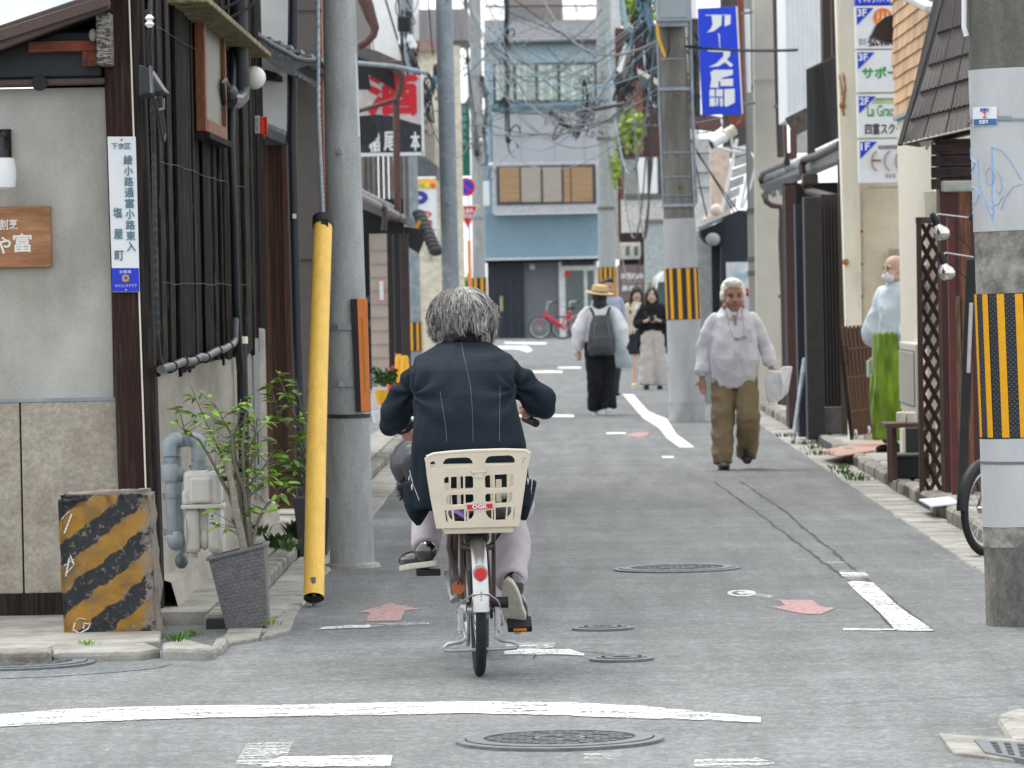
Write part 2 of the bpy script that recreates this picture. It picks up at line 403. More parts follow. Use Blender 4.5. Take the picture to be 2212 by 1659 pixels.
# ================================================================ GROUND
gs = MB().quad((-90, -5, 0), (90, -5, 0), (90, 420, 0), (-90, 420, 0)).build('road', A_MAIN, fix=False); tag(gs, kind='structure')
XL, XR = -1.23, 2.14
def gpoly(name, pts, z, mat, parent=None, label=None):
 mb = MB(); v = [G(x, y, z) for x, y in pts]; mb.add(v, [tuple(range(len(v)))])
 o = mb.build(name, mat, parent, fix=False)
 if o.data.polygons[0].normal.z < 0:
  for p in o.data.polygons: p.flip()
 if label: o['label'] = label
 return o
sst = MB().add([(XL, 20.95, -.004), (XR+.1, 20.6, -.004), (XL, 22.2, .002), (XR+.1, 21.9, .002), (XL-1.5, 152, .002), (XR+.1, 152, .002)], [(0,1,3,2), (2,3,5,4)]).build('side_street', A_SIDE, fix=False); tag(sst, kind='structure')
# longer repair patch and round patch in the crossing
gpoly('asphalt_patch', [(0, 1415), (150, 1413), (290, 1418), (350, 1424), (375, 1433), (340, 1443), (250, 1452), (120, 1461), (0, 1466)], .002, A_PATCH, gs)
# markings
mk = 'painted_marking'
def ragged(pts, j):
 out = []
 for a, b in zip(pts, pts[1:]):
  n = max(1, int(abs(b[0]-a[0])/16))
  for i in range(n): out.append((a[0]+(b[0]-a[0])*i/n+random.uniform(-1, 1)*j, a[1]+(b[1]-a[1])*i/n+random.uniform(-1, 1)*j))
 return out+[pts[-1]]
def strip(top, bot, z, mat, parent=gs, name=mk):
 j = .7 if abs(top[0][0]-top[-1][0]) > 120 else .45; return gpoly(name, ragged(top, j)+ragged(bot, j)[::-1], z, mat, parent)
strip([(0,1543),(150,1531),(350,1525),(600,1522),(860,1517),(1000,1515),(1240,1517),(1400,1525),(1500,1536),(1643,1549)],
      [(0,1569),(200,1558),(400,1551),(700,1545),(860,1543),(1000,1540),(1200,1544),(1400,1552),(1520,1555),(1643,1560)], .004, WHITE)
strip([(605,1634),(848,1631)], [(560,1656),(843,1654)], .004, WHITE)
strip([(535,1604),(632,1604)], [(505,1654),(612,1654)], .0036, WHITE_OLD)
strip([(1095,1388),(1200,1388),(1195,1398)], [(1090,1398),(1150,1399),(1196,1399)], .0046, WHITE_OLD)
strip([(1092,1401),(1230,1402),(1262,1411)], [(1088,1413),(1200,1413),(1262,1416)], .0046, WHITE)
strip([(1500,1640),(1640,1637),(1672,1646)], [(1500,1656),(1600,1657),(1672,1650)], .0036, WHITE_OLD)
strip([(1260,1628),(1330,1628)], [(1262,1640),(1328,1641)], .0036, WHITE_OLD)
def c4(x, y): return ((1200+x/1.58)/1.852, (2300+y/1.58)/1.852)
gpoly('direction_arrow', [c4(*p) for p in [(570,178),(762,216),(664,224),(636,288),(418,292),(442,236),(360,238)]], .0046, PINK, sst, 'pink arrow pointing up the street')
def c5(x, y): return ((2400+x*.7667)/1.852, (2100+y*.7667)/1.852)
gpoly('direction_arrow', [c5(*p) for p in [(935,390),(1108,392),(1150,425),(1232,432),(1150,466),(1050,462),(890,427),(968,420)]], .0046, PINK, sst, 'pink arrow pointing down the street')
gpoly('direction_arrow', [(1372,934),(1402,933),(1400,938),(1385,945),(1352,941)], .0046, PINK, sst, 'small faded pink arrow further up the street')
def ringpx(cx, cy, rx, ry, w, mat, par, z=.0046, n=26, name='bicycle_symbol', a0=0, a1=360):
 mb = MB(); vs = []
 for i in range(n+1):
  a = math.radians(a0+(a1-a0)*i/n)
  vs += [G(cx+rx*math.cos(a), cy+ry*math.sin(a), z), G(cx+(rx-w)*math.cos(a), cy+(ry-w*ry/rx)*math.sin(a), z)]
 return mb.add(vs, [(2*i, 2*i+1, 2*i+3, 2*i+2) for i in range(n)]).build(name, mat, par, fix=False)
# left bicycle symbol (worn strokes) and right one (wheel ring)
strip([(675,1357),(790,1346),(860,1343),(925,1344)], [(675,1361),(780,1354),(870,1350),(930,1348)], .0046, WHITE_OLD, sst, 'bicycle_symbol')
strip([(700,1353),(800,1349)], [(690,1359),(800,1355)], .0050, WHITE, sst, 'bicycle_symbol')
ringpx(1602, 1281, 31, 7, 9, WHITE, sst)
strip([(1590,1279),(1625,1277)], [(1600,1284),(1632,1283)], .0050, WHITE, sst, 'bicycle_symbol')
strip([(1625,1279),(1672,1287)], [(1618,1285),(1662,1291)], .0050, WHITE_OLD, sst, 'bicycle_symbol')
# right edge line
strip([(1843,1255),(1886,1258),(1935,1305),(2018,1362)], [(1830,1257),(1840,1268),(1900,1322),(1936,1362)], .0046, WHITE, sst)
strip([(1815,1230),(1866,1232),(1880,1246)], [(1812,1236),(1824,1250),(1834,1254)], .0046, WHITE_OLD, sst)
strip([(1812,1236),(1870,1238)], [(1818,1241),(1874,1243)], .0052, WHITE, sst)
strip([(1776,1212),(1830,1213)], [(1778,1216),(1834,1216)], .0046, WHITE_OLD, sst)
strip([(1822,1357),(1940,1358)], [(1822,1361),(1940,1361)], .0046, WHITE, sst)
# far edge line and far marks
strip([(1346,852),(1368,852),(1400,888),(1440,905),(1462,938),(1500,966)], [(1346,852),(1360,868),(1388,902),(1425,925),(1440,946),(1468,966)], .0046, WHITE_FAR, sst)
strip([(1175,894),(1240,896)], [(1175,901),(1240,901)], .0046, WHITE_FAR, sst)
strip([(1310,934),(1352,934)], [(1310,937),(1352,937)], .0046, WHITE_FAR, sst)
strip([(1430,985),(1455,985)], [(1430,989),(1455,989)], .0046, WHITE_FAR, sst)
strip([(1205,792),(1255,792)], [(1205,796),(1255,796)], .0046, WHITE_FAR, sst)
strip([(1150,801),(1215,801)], [(1150,805),(1215,805)], .0046, WHITE_FAR, sst)
strip([(1075,748),(1140,748),(1150,756)], [(1075,754),(1120,754),(1140,761)], .0046, WHITE_FAR, sst)
strip([(1090,739),(1180,740)], [(1090,742),(1180,743)], .0046, WHITE_FAR, sst)
# tar seams: two long lines along the right of the street
def seam(pts, w, jit=.02, parent=sst, z=.0034, seg=14):
 P = [G(x, y, z) for x, y in pts]; Q = []
 for a, b in zip(P, P[1:]):
  for i in range(seg):
   t = i/seg; q = a.lerp(b, t); q.x += random.uniform(-jit, jit); Q.append(q)
 Q.append(P[-1]); vs = []
 for i, q in enumerate(Q):
  d = (Q[min(i+1, len(Q)-1)]-Q[max(0, i-1)]); s = Vector((-d.y, d.x, 0)).normalized()*w*random.uniform(.4, 1.3)/2
  vs += [q+s, q-s]
 return MB().add(vs, [(2*i, 2*i+1, 2*i+3, 2*i+2) for i in range(len(Q)-1)]).build('tar_seam', CRACK, parent, fix=False)
seam([(1543,1040),(1640,1110),(1765,1205),(1830,1250),(1935,1361)], .022, .008)
seam([(1600,1040),(1700,1108),(1735,1140),(1800,1190),(1880,1258),(1960,1320),(2015,1362)], .022, .008)
seam([(1150,1395),(1155,1420)], .008, .01, gs)
seam([(560,1477),(700,1472),(900,1462),(1150,1455)], .007, .02, gs)
seam([(1780,1520),(2212,1500)], .008, .02, gs)
seam([(1250,1405),(1320,1412)], .01, .012, gs)

# ---------------------------------------------------------------- manhole covers
def manhole(cx, cy, r, pitch, label, rotz=0, ring=.06):
 c = G(cx, cy); t = thing('manhole_cover', label, 'manhole cover', (c.x, c.y, 0), rotz, 'manhole covers in the road')
 MB().lathe([(r, -.02), (r, .010), (r-.012, .012)], n=48).build('cover_disc', IRON_D, t, world=False)
 fr = MB(); n = 48
 fr.lathe([(r+.03, 0), (r+.03, .011), (r+.002, .013), (r+.002, 0)], n=n, cap=False)
 fr.lathe([(r-.004, .012), (r-.004, .016), (r-ring, .016), (r-ring, .012)], n=n, cap=False); fr.build('rim', IRON, t, smooth=True, world=False)
 tr = MB(); k = int(r/pitch)+1
 for i in range(-k, k+1):
  for j in range(-k*2, k*2+1):
   x = (i+(j % 2)*.5)*pitch; y = j*pitch*.5; d = math.hypot(x, y)
   if d > r-ring-.02 or .07 < d < .085 or (i+j) % 5 == 0: continue
   s = pitch*.30
   pts = [(x+s*math.cos(a), y+s*.8*math.sin(a)) for a in [math.pi/3*q+.3*(j % 3) for q in range(6)]]
   tr.prism(pts, .012, .0155, 'z')
 tr.lathe([(.085, .012), (.085, .016), (.07, .016), (.07, .012)], n=24, cap=False)
 tag(tr.build('tread_pattern', IRON, t, world=False), kind='stuff')
 return t
manhole(1209, 1602.5, .312, .05, 'large round iron manhole cover lying nearest the camera, below the bicycle')
manhole(1463, 1231, .305, .06, 'round iron manhole cover in the side street to the right of the bicycle')
manhole(25, 1437, .31, .06, 'dark round manhole cover at the left edge in front of the striped stone')
manhole(1302, 1360, .105, .03, 'smaller flat round cover just right of the rear tyre, farther of two')
manhole(1343, 1426.5, .10, .03, 'small round cover with a square tab, nearer of two right of the tyre')

# ---------------------------------------------------------------- kerbs, gutters, pavements
def stonerow(pname, piece, X0, X1, z0, z1, D0, D1, L, mat, gap=.012, jit=.006, round_=.012, far=None):
 root = MB().box(X0+.005, X1-.005, D0, D1, z0-.05, z1-.02).build(pname, CRACK); tag(root, kind='structure')
 base = MB().box(-(X1-X0)/2, (X1-X0)/2, -L/2+gap/2, L/2-gap/2, z0, z1)
 me = base.mesh(piece); me.materials.append(mat)
 bm = bmesh.new(); bm.from_mesh(me); bmesh.ops.bevel(bm, geom=bm.edges[:], offset=round_, segments=1, affect='EDGES'); bm.to_mesh(me); bm.free()
 y = D0; 
 while y < D1:
  if far and y > far:
   MB().box(X0, X1, y, D1, z0, z1).build(piece, mat, root); break
  o = bpy.data.objects.new(piece, me); o.location = ((X0+X1)/2+random.uniform(-jit, jit), y+L/2, random.uniform(-jit, jit)*.6)
  o.rotation_euler = (random.uniform(-.008, .008), random.uniform(-.012, .012), random.uniform(-.008, .008)); link(o, root); y += L
 return root
stonerow('gutter_left', 'gutter_slab', XL-.24, XL, -.05, .012, 21.6, 60, .6, SLAB, far=48)
stonerow('kerb_left', 'kerb_stone', XL-.36, XL-.25, -.05, .065, 21.9, 60, .62, KERB, far=48)
stonerow('gutter_right', 'gutter_slab', XR, XR+.26, -.05, .010, 24.8, 85, .6, SLAB, far=60)
stonerow('kerb_right', 'kerb_stone', XR+.27, XR+.38, -.05, .09, 26.2, 85, .62, KERB, far=60, jit=.012, round_=.02)
stonerow('pavement_right', 'paving_slab', XR+.39, XR+.95, .0, .085, 27, 85, .9, SLAB, far=62)
pv = MB().box(XL-.62, XL-.37, 22.2, 60, 0, .06).build('pavement_left', CONC); tag(pv, kind='structure')
# pale ramp plates by the leaning planter
rp = thing('kerb_ramp', 'pale concrete ramp plates at the kerb corner under the grey planter', 'kerb ramp', (-1.4, 21.6, 0))
for q in ([(470,1392),(505,1340),(575,1332),(560,1376)], [(500,1340),(560,1290),(640,1282),(600,1330)], [(565,1376),(600,1332),(650,1300),(625,1360)]):
 P = [G(x, y, .018) for x, y in q]; mb = MB(); mb.add(P+[p-Vector((0, 0, .03)) for p in P], [(0,1,2,3),(4,5,6,7),(0,1,5,4),(1,2,6,5),(2,3,7,6),(3,0,4,7)])
 mb.build('ramp_plate', SLAB, rp, bevel=.006)
# forecourt of the corner house
fc = MB(); P = [G(x, y, .04) for x, y in [(-40,1404),(105,1396),(345,1384),(352,1330),(345,1270),(-40,1290)]]
fc.add(P+[p-Vector((0, 0, .14)) for p in P], [tuple(range(6)), tuple(range(11, 5, -1))]+[(i, (i+1) % 6, (i+1) % 6+6, i+6) for i in range(6)])
fco = fc.build('forecourt', CONC, bevel=.01); tag(fco, kind='structure')
def chunk(name, px, z, th, mat, parent, bev=.02, wob=.02):
 P = [G(x, y, z)+Vector((random.uniform(-wob, wob)*.4, random.uniform(-wob, wob), random.uniform(-wob, wob)*.4)) for x, y in px]; n = len(P)
 return MB().add(P+[p-Vector((0, 0, th)) for p in P], [tuple(range(n)), tuple(range(2*n-1, n-1, -1))]+[(i, (i+1) % n, (i+1) % n+n, i+n) for i in range(n)]).build(name, mat, parent, bevel=bev)
chunk('edge_stone', [(-30,1398),(110,1393),(112,1407),(-30,1411)], .055, .12, KERB, fco)
chunk('edge_stone', [(112,1390),(200,1380),(320,1388),(345,1395),(300,1402),(112,1406)], .05, .07, SLAB, fco)
chunk('edge_stone', [(345,1390),(400,1375),(470,1392),(455,1400),(350,1400)], .05, .08, SLAB, fco)
chunk('edge_stone', [(462,1378),(486,1368),(492,1380),(478,1398),(455,1400)], .035, .1, KERB, fco)
def moss(px, r, n, name='moss', par=None, z=.1, lab=None):
 mb = MB()
 for _ in range(n):
  x = random.uniform(px[0], px[2]); t = (x-px[0])/max(1, px[2]-px[0]); y = mixv(px[1], px[3], t)+random.uniform(-3, 3)
  p = G(x, y, z); mb.ell((p.x, p.y, p.z), (r*random.uniform(.5, 1.4), r*random.uniform(.6, 1.6), r*.5), 6, 4)
 return tag(mb.build(name, MOSS, par), kind='stuff')
moss((0,1409,112,1403), .012, 110, z=.03, par=fco)
# weeds in kerb joints
def weed(px, py, z, n, h, label, spread=.05, cat='weed', mat=LEAF, grp=None):
 c = G(px, py, z); mb = MB()
 for _ in range(n):
  a = random.uniform(0, 6.28); L = h*random.uniform(.5, 1); s = Vector((math.cos(a), math.sin(a), 0))
  b = c+s*random.uniform(0, spread); t = b+s*L*.6+Vector((0, 0, L)); w = Vector((-s.y, s.x, 0))*L*.16; m_ = (b+t)/2+Vector((0, 0, L*.15))
  mb.add([b, m_-w, t, m_+w], [(0, 1, 2, 3)])
 o = mb.build('weed', LEAFD if n > 24 else mat, None, fix=False); return tag(o, label, cat, grp or 'weeds along the kerbs', 'stuff')
for i, (x, y, n, h) in enumerate([(192,1395,24,.03),(385,1388,30,.05),(410,1378,26,.04),(586,1352,22,.04),(600,1186,40,.10),(640,1165,45,.12),(665,1150,30,.07),(560,1158,26,.08),(625,1192,30,.08)]):
 weed(x, y, .09, n, h, 'small green weed growing at the foot of the concrete wall by the planter')
for x, y in [(1700,945),(1742,962),(1752,972),(1815,1015),(1828,1025),(1838,1032),(1850,1040),(1768,985)]:
 weed(x, y, .08, 34, .05, 'low weeds in the joint behind the right kerb stones', .14)
# corner kerb and drain, bottom right
ck = thing('corner_kerb', 'rounded pale corner kerb stones at the lower right edge', 'kerb', G(2200, 1560, 0))
chunk('corner_stone', [(2150,1540),(2185,1530),(2260,1530),(2260,1553),(2200,1549)], .025, .1, SLAB, ck, .03, 0)
chunk('corner_stone', [(2150,1543),(2200,1552),(2260,1556),(2260,1592),(2180,1590),(2168,1568)], .025, .1, SLAB, ck, .03, 0)
dr = thing('drain', 'pale concrete drain slab with a slotted iron grate at the lower right corner', 'drain', G(2120, 1610, 0))
chunk('drain_slab', [(2028,1583),(2060,1586),(2130,1590),(2275,1600),(2275,1650),(2060,1624),(2048,1610)], .012, .05, SLAB, dr, .004, 0)
gx = [G(2104, 1596, .018), G(2280, 1606, .018), G(2280, 1652, .018), G(2128, 1624, .018)]
MB().add(gx+[p-Vector((0, 0, .03)) for p in gx], [(0,1,2,3),(0,1,5,4),(1,2,6,5),(2,3,7,6),(3,0,4,7)]).build('grate', IRON, dr)
sl = MB()
for j in range(4):
 for i in range(5):
  u, v = .18+.17*i, .16+.2*j
  def q(u, v): return gx[0].lerp(gx[1], u).lerp(gx[3].lerp(gx[2], u), v)+Vector((0, 0, .002))
  sl.add([q(u, v), q(u+.09, v), q(u+.09, v+.13), q(u, v+.13)], [(0, 1, 2, 3)])
sl.build('grate_slots', BLACK, dr, fix=False)
# ================================================================ LEFT: corner house
WX = -1.85                      # street facade line on the left
FD = 22.5                       # front of the corner house
ch = thing('corner_house', 'old wooden corner house with grey plaster front and dark plank side wall', 'house', (-3.2, FD, 0))
a = R(-60, 185, 245, 860, FD)
x1 = PY(245, 800, FD).x
# plaster upper wall, stone lower panels
zt = PY(120, 190, FD).z; zm = PY(120, 862, FD).z
MB().box(-4.2, x1, FD, FD+.12, zm, zt).build('plaster_wall', PLASTER, ch, bevel=.004)
MB().box(-4.2, x1+.02, FD-.012, FD+.01, zm-.012, zm+.004).build('drip_strip', STEEL, ch)
xs = PY(46, 1000, FD).x
MB().box(-4.2, xs-.004, FD-.008, FD+.12, .14, zm-.012).build('stone_panel', STONE, ch, bevel=.004)
MB().box(xs+.004, x1+.03, FD-.008, FD+.12, .14, zm-.012).build('stone_panel', STONE, ch, bevel=.004)
MB().box(-4.2, x1+.03, FD-.02, FD+.1, .0, .14).build('base_rail', DKWOOD, ch)
# corner post
pl, pr = PY(228, 180, FD).x, PY(302, 300, FD).x
pst = MB(); b0 = PY(258, 1060, FD).x; b1 = PY(327, 1060, FD).x; zb, zz = .05, 4.6
def lean(z): return (z-PY(258, 1060, FD).z)*((PY(232, 300, FD).x-PY(258, 1060, FD).x)/(PY(232, 300, FD).z-PY(258, 1060, FD).z))
vs = []
for z in (zb, zz):
 for (xx, yy) in ((b0, FD-.06), (b1-.02, FD-.06), (b1-.02, FD+.10), (b0, FD+.10)): vs.append((xx+lean(z), yy, z))
pst.add(vs, [(0,3,2,1),(4,5,6,7),(0,1,5,4),(1,2,6,5),(2,3,7,6),(3,0,4,7)]); pst.build('corner_post', POSTW, ch, bevel=.006)
# edge board between post and side planks
eb = MB(); vs = []
for z in (zb, zz):
 for (xx, yy) in ((b1-.018, FD-.05), (b1+.035, FD-.02), (b1+.035, FD+.14), (b1-.018, FD+.14)): vs.append((xx+lean(z), yy, z))
eb.add(vs, [(0,3,2,1),(4,5,6,7),(0,1,5,4),(1,2,6,5),(2,3,7,6),(3,0,4,7)]); eb.build('edge_board', DKWOOD, ch, bevel=.006)
MB().tube([(b1-.02+lean(z), FD-.065, z) for z in (.6, 2, 4.4)], .004, 6).build('post_cord', CREAM_S, ch)
# black sheet panel above the plaster, with rail
r_ = R(-60, 84, 222, 172, FD)
MB().box(-4.2, r_[1], FD-.08, FD+.1, r_[2], r_[3]+.03).build('shutter_case', M('case_black', (.012, .017, .021), .45, 0, .1, 4), ch, bevel=.012)
MB().box(-4.2, r_[1]+.015, FD-.10, FD+.1, r_[2]-.03, r_[2]).build('shutter_rail', BRMETAL, ch, bevel=.006)
kn = PY(86, 182, FD-.1); MB().tube([(kn.x, FD-.115, kn.z+.005), (kn.x, FD-.10, kn.z+.005)], .036, 16).build('rail_stop', BLACK, ch)
# eave over the front: brown barge, underside, blue sheet roof
E = [PY(x, y, FD-.35) for x, y in [(-60, 130), (236, 20), (236, -26), (-60, 74)]]
ev = MB(); ev.add([E[3], E[2], E[2]+Vector((0, .05, .0)), E[3]+Vector((0, .05, 0)), E[0], E[1], E[1]+Vector((0, .05, 0)), E[0]+Vector((0, .05, 0))],
       [(0,1,2,3),(4,7,6,5),(0,4,5,1),(1,5,6,2),(2,6,7,3),(3,7,4,0)]); ev.build('eave_board', BRMETAL, ch, bevel=.008)
E2 = [PY(x, y, FD-.30) for x, y in [(-60, 86), (236, -12)]]
MB().bar(PY(-60, 96, FD-.37), PY(236, 0, FD-.37), .02, .05, (0, 0, 1)).build('eave_board', BRMETAL, ch, bevel=.004)
rf = MB(); A, B = PY(-60, 72, FD-.33), PY(262, -30, FD-.33); up = Vector((0, 1.3, .5))
rf.add([A, B, B+up, A+up], [(0,1,2,3)]); rf.build('roof_sheet', M('blue_sheet', (.36, .42, .52), .5, 0, .05, 3), ch)
bk = MB(); A, B = PY(-60, 130, FD-.30), PY(236, 22, FD-.30); bk.add([A, B, (B.x, FD+.3, B.z), (A.x, FD+.3, A.z)], [(0,1,2,3)]); bk.build('soffit', DKWOOD, ch)
# bracket end with white grain, red beam behind it
q = R(208, 27, 232, 140, FD-.25)
be = MB().box(q[0], q[1]+.012, FD-.26, FD+.1, q[2], q[3]).build('bracket_end', M('end_grain', (.42, .40, .36), .9, 0, .2, 7, .9, 30, col2=(.10, .085, .07), st=(5, 5, 22), lo=.47, hi=.53), ch, bevel=.006)
q = R(60, 92, 208, 140, FD-.2)
MB().box(q[0], q[1], FD-.18, FD+.08, PY(150, 115, FD).z, PY(150, 92, FD).z).build('purlin', wood('red_wood', (.25, .06, .03), (.08, .04, .03), 5, (1, 4, 8), .4), ch, bevel=.005)
q = R(178, 110, 208, 142, FD-.2); MB().box(q[0], q[1], FD-.2, FD-.1, q[2], q[3]).build('beam_block', wood('red_wood2', (.2, .05, .03), (.05, .03, .02), 5, (9, 4, 4), .6), ch)
q = R(192, 62, 208, 88, FD-.24); MB().ell(((q[0]+q[1])/2, FD-.22, (q[2]+q[3])/2), (.02, .03, .03), 8, 6).build('mortar_patch', CONC, ch)
# side wall: planks one by one
SD1 = 31.2; z_b = 1.14
sw = MB().box(WX-.5, WX-.03, FD+.13, SD1, 1.13, 6.2).build('side_wall', DKWOOD, ch)
y = FD+.16; k = 0
while y < SD1-.1:
 w = random.uniform(.27, .40); t = random.choice([.0, .006, .012, .016, .009]); zb_ = z_b+random.uniform(-.03, .02)
 mb = MB(); tw = random.uniform(-.012, .012)
 vs = [(WX-.03, y, zb_), (WX+t, y+.01, zb_), (WX+t+tw, y+w-.02, zb_), (WX-.03, y+w-.012, zb_)]
 ln = -.03*0; n0 = len(vs); vs2 = [(p[0], p[1], 6.2) for p in vs]
 mb.add(vs+vs2, [(0,3,2,1),(4,5,6,7),(0,1,5,4),(1,2,6,5),(2,3,7,6),(3,0,4,7)]); mb.build('plank', PLANK, ch, bevel=.004)
 if k % 2 == 0:
  MB().box(WX, WX+t+.012, y-.032, y+.022, zb_-.015, 6.2).build('batten', PLANK, ch, bevel=.006)
 y += w; k += 1
for z in (1.55, 2.12, 2.75):
 MB().tube([(WX+.028+random.uniform(0, .008), y_, z+random.uniform(-.006, .006)) for y_ in np.linspace(FD+.3, SD1-2.2, 22)], .0016, 5).build('tie_wire', CABLE, ch)
# concrete base wall, footing
cw = MB(); cw.box(WX-.3, WX+.005, FD+.02, 30.4, .0, 1.135); cw.build('base_wall', CONC_WALL, ch, bevel=.01)
MB().box(WX-.28, WX+.02, 30.4, 31.0, .0, 1.28).build('base_pier', CONC_WALL, ch, bevel=.02)
MB().box(WX+.005, WX+.018, 29.8, 30.3, .25, 1.22).build('steel_plate', M('grey_plate', (.22, .235, .25), .6, .1, .08, 4), ch, bevel=.003)
MB().box(WX+.018, WX+.024, 29.96, 30.0, .45, .64).build('plate_slot', BLACK, ch)
cf = MB(); n = 30
vs = []
for i in range(n+1):
 yy = FD+.1+(31-FD)*i/n; zf = .17+.012*math.sin(i*1.7)+random.uniform(-.008, .008)
 vs += [(WX+.004, yy, zf+.02), (WX+.055+random.uniform(0, .015), yy, zf), (WX+.07+random.uniform(0, .02), yy, .06)]
cf.add(vs, [f for i in range(n) for f in ((3*i, 3*i+1, 3*i+4, 3*i+3), (3*i+1, 3*i+2, 3*i+5, 3*i+4))]); cf.build('footing', CONC_WALL, ch)
# orange framed window
w0 = PXX(438, 200, WX+.05).y; w1 = PXX(484, 200, WX+.05).y; zlo = PXX(462, 322, WX+.05).z; zhi = 3.05
zlo = 2.34; zhi = PXX(450, 30, WX+.05).z
ORW = wood('orange_wood', (.24, .080, .03), (.13, .05, .025), 5, (8, 8, 1), .3, .1, .5)
wf = MB(); X0, X1 = WX+.0, WX+.065
wf.box(X0, X1, w0, w0+.1, zlo, zhi); wf.box(X0, X1, w1-.07, w1, zlo, zhi); wf.box(X0, X1-.02, w0+.05, w1-.05, zhi-.05, zhi+.01); wf.box(X0, X0+.02, w0, w1, zlo, zhi)
wn = wf.build('window', ORW, ch, bevel=.006)
MB().box(X0, X1+.004, w0+.1, w1-.07, zlo, zlo+.07).build('sill', ORW, wn, bevel=.005)
MB().box(X0, X1+.02, w0-.02, w1+.02, zlo-.035, zlo-.004).build('sill_board', DKWOOD, wn)
MB().box(X0, WX+.04, w0+.1, w1-.07, zlo+.07, zhi).build('pane', M('paper_glass', (.15, .145, .12), .35, 0, .35, 1.2, spec=.4, st=(1, 3, .8)), wn)
hd = thing('window_hood', 'mossy weathered board hood above the orange framed window', 'window hood', (WX, (w0+w1)/2, 3.2))
pa, pb = PXX(432, 18, WX+.16), PXX(536, 52, WX+.16)
HW = M('mossy_board', (.30, .25, .13), .9, 0, .3, 9, 1.0, 40, col2=(.12, .11, .06))
MB().bar((WX+.1, pa.y, PXX(432, 20, WX+.1).z), (WX+.1, w1+2.0, PXX(432, 20, WX+.1).z-.02), .2, .03).build('hood_board', HW, hd, bevel=.006)
for i in range(4):
 yy = w0+.1+i*.75; MB().tube([(WX+.03, yy, 3.05), (WX+.16, yy+.05, 3.12), (WX+.2, yy+.08, 3.2)], .009, 6).build('hood_bracket', CABLE, hd)
# ---- fittings on the side wall
def side(x, y, off=.04): return PXX(x, y, WX+off)
dp = thing('downpipe', 'thick black downpipe with elbow beside the orange window', 'downpipe', side(515, 100))
P0, P1 = side(516, -30, .09), side(519, 158, .09)
MB().cyl((P0.x, P1.y, 4.6), (P1.x, P1.y, P1.z), .048, 16).build('pipe', PIPEBK, dp, smooth=True)
MB().cyl((P1.x, P1.y, P1.z+.01), (P1.x, P1.y, P1.z-.08), .056, 16).build('socket', PIPEBK, dp, smooth=True)
e = [Vector((P1.x, P1.y, P1.z-.07)), Vector((P1.x, P1.y, P1.z-.13)), Vector((P1.x-.02, P1.y-.1, P1.z-.16)), Vector((P1.x-.05, P1.y-.25, P1.z-.16))]
MB().tube(e, .05, 14).build('elbow', M('pipe_steel', (.12, .13, .14), .3, .5, .1, 5), dp, smooth=True)
gl = thing('globe_lamp', 'white globe lamp on the dark plank wall behind the downpipe', 'lamp', side(552, 168, .12))
g = side(549, 168, .13); MB().ell((g.x, g.y, g.z), (.068, .068, .068), 24, 16).build('globe', M('opal', (.78, .77, .70), .3, 0, .03, 3), gl, smooth=True)
MB().cyl((WX, g.y, g.z+.0), (g.x-.05, g.y, g.z), .035, 12).build('lamp_base', CABLE, gl)
jb = thing('junction_box', 'dark grey meter conduit box beside the globe lamp', 'conduit box', side(500, 200))
p = side(497, 200, .05); MB().ell((p.x, p.y, p.z), (.045, .12, .045), 14, 10).build('box_body', M('dark_grey_pl', (.05, .055, .06), .5, 0, .1, 5), jb, smooth=True)
MB().tube([side(492, 185, .05), side(486, 172, .06), side(480, 180, .06), side(484, 230, .05)], .016, 8).build('cable_loop', CABLE, jb, smooth=True)
cp = thing('cable_pipe', 'thin black cable pipe running down the plank wall to the ground', 'pipe', side(520, 600))
pts = [side(505, -20, .05), side(502, 160, .05), side(499, 300, .05), side(506, 480, .05), side(509, 640, .05), side(516, 760, .05), side(519, 800, .05)]
yy = pts[-1].y; pts = [Vector((WX+.05, yy+.08*(i % 2), p.z)) if False else p for i, p in enumerate(pts)]
MB().tube(pts, .022, 10).build('pipe', PIPEBK, cp, smooth=True)
p = side(520, 740, .05); q_ = Vector((WX+.055, p.y, .1)); MB().tube([Vector((WX+.055, p.y, p.z)), q_], .032, 12).build('lower_pipe', PIPEBK, cp, smooth=True)
for yq in (735, 1042): 
 t_ = side(521, yq, .06); MB().cyl((WX+.055, p.y, t_.z-.02), (WX+.055, p.y, t_.z+.02), .036, 12).build('pipe_clip', CREAM_S, cp)
cc = thing('corrugated_conduit', 'ribbed black conduit hanging beside the corner post', 'conduit', side(335, 400))
pts = [side(x, y, .05) for x, y in [(325, -20), (322, 80), (326, 150), (328, 240), (332, 330), (334, 500), (337, 640), (340, 730), (344, 770), (352, 795), (362, 800)]]
mb = MB(); Q = []
for a_, b_ in zip(pts, pts[1:]):
 nn = max(2, int((b_-a_).length/.02))
 for i in range(nn): Q.append(a_.lerp(b_, i/nn))
mb.tube(Q, [.009 if i % 2 else .0115 for i in range(len(Q))], 8); mb.build('conduit', CABLE, cc, smooth=False)
gc = thing('grey_conduit', 'glossy grey conduit sagging along the lower edge of the planks', 'conduit', side(420, 775))
pts = [side(x, y, .05) for x, y in [(348, 798), (362, 793), (372, 792), (384, 786), (396, 781), (408, 782), (420, 779), (432, 771), (444, 772), (458, 763), (470, 757), (482, 755), (494, 748), (502, 744), (507, 735), (508, 690)]]
MB().tube(pts, .021, 10).build('conduit', M('conduit_grey', (.075, .08, .085), .35, 0, .1, 5), gc, smooth=True)
for i in (2, 4, 6, 8, 10, 12): MB().tube([pts[i]+Vector((.002, -.012, 0)), pts[i]+Vector((0.002, .012, 0))], .026, 10).build('strap', CABLE, gc)
mh = thing('meter_hood', 'black hooded meter box with looped cables on the plank wall', 'meter box', side(335, 170))
a_, b_ = side(326, 140, .05), side(347, 210, .05)
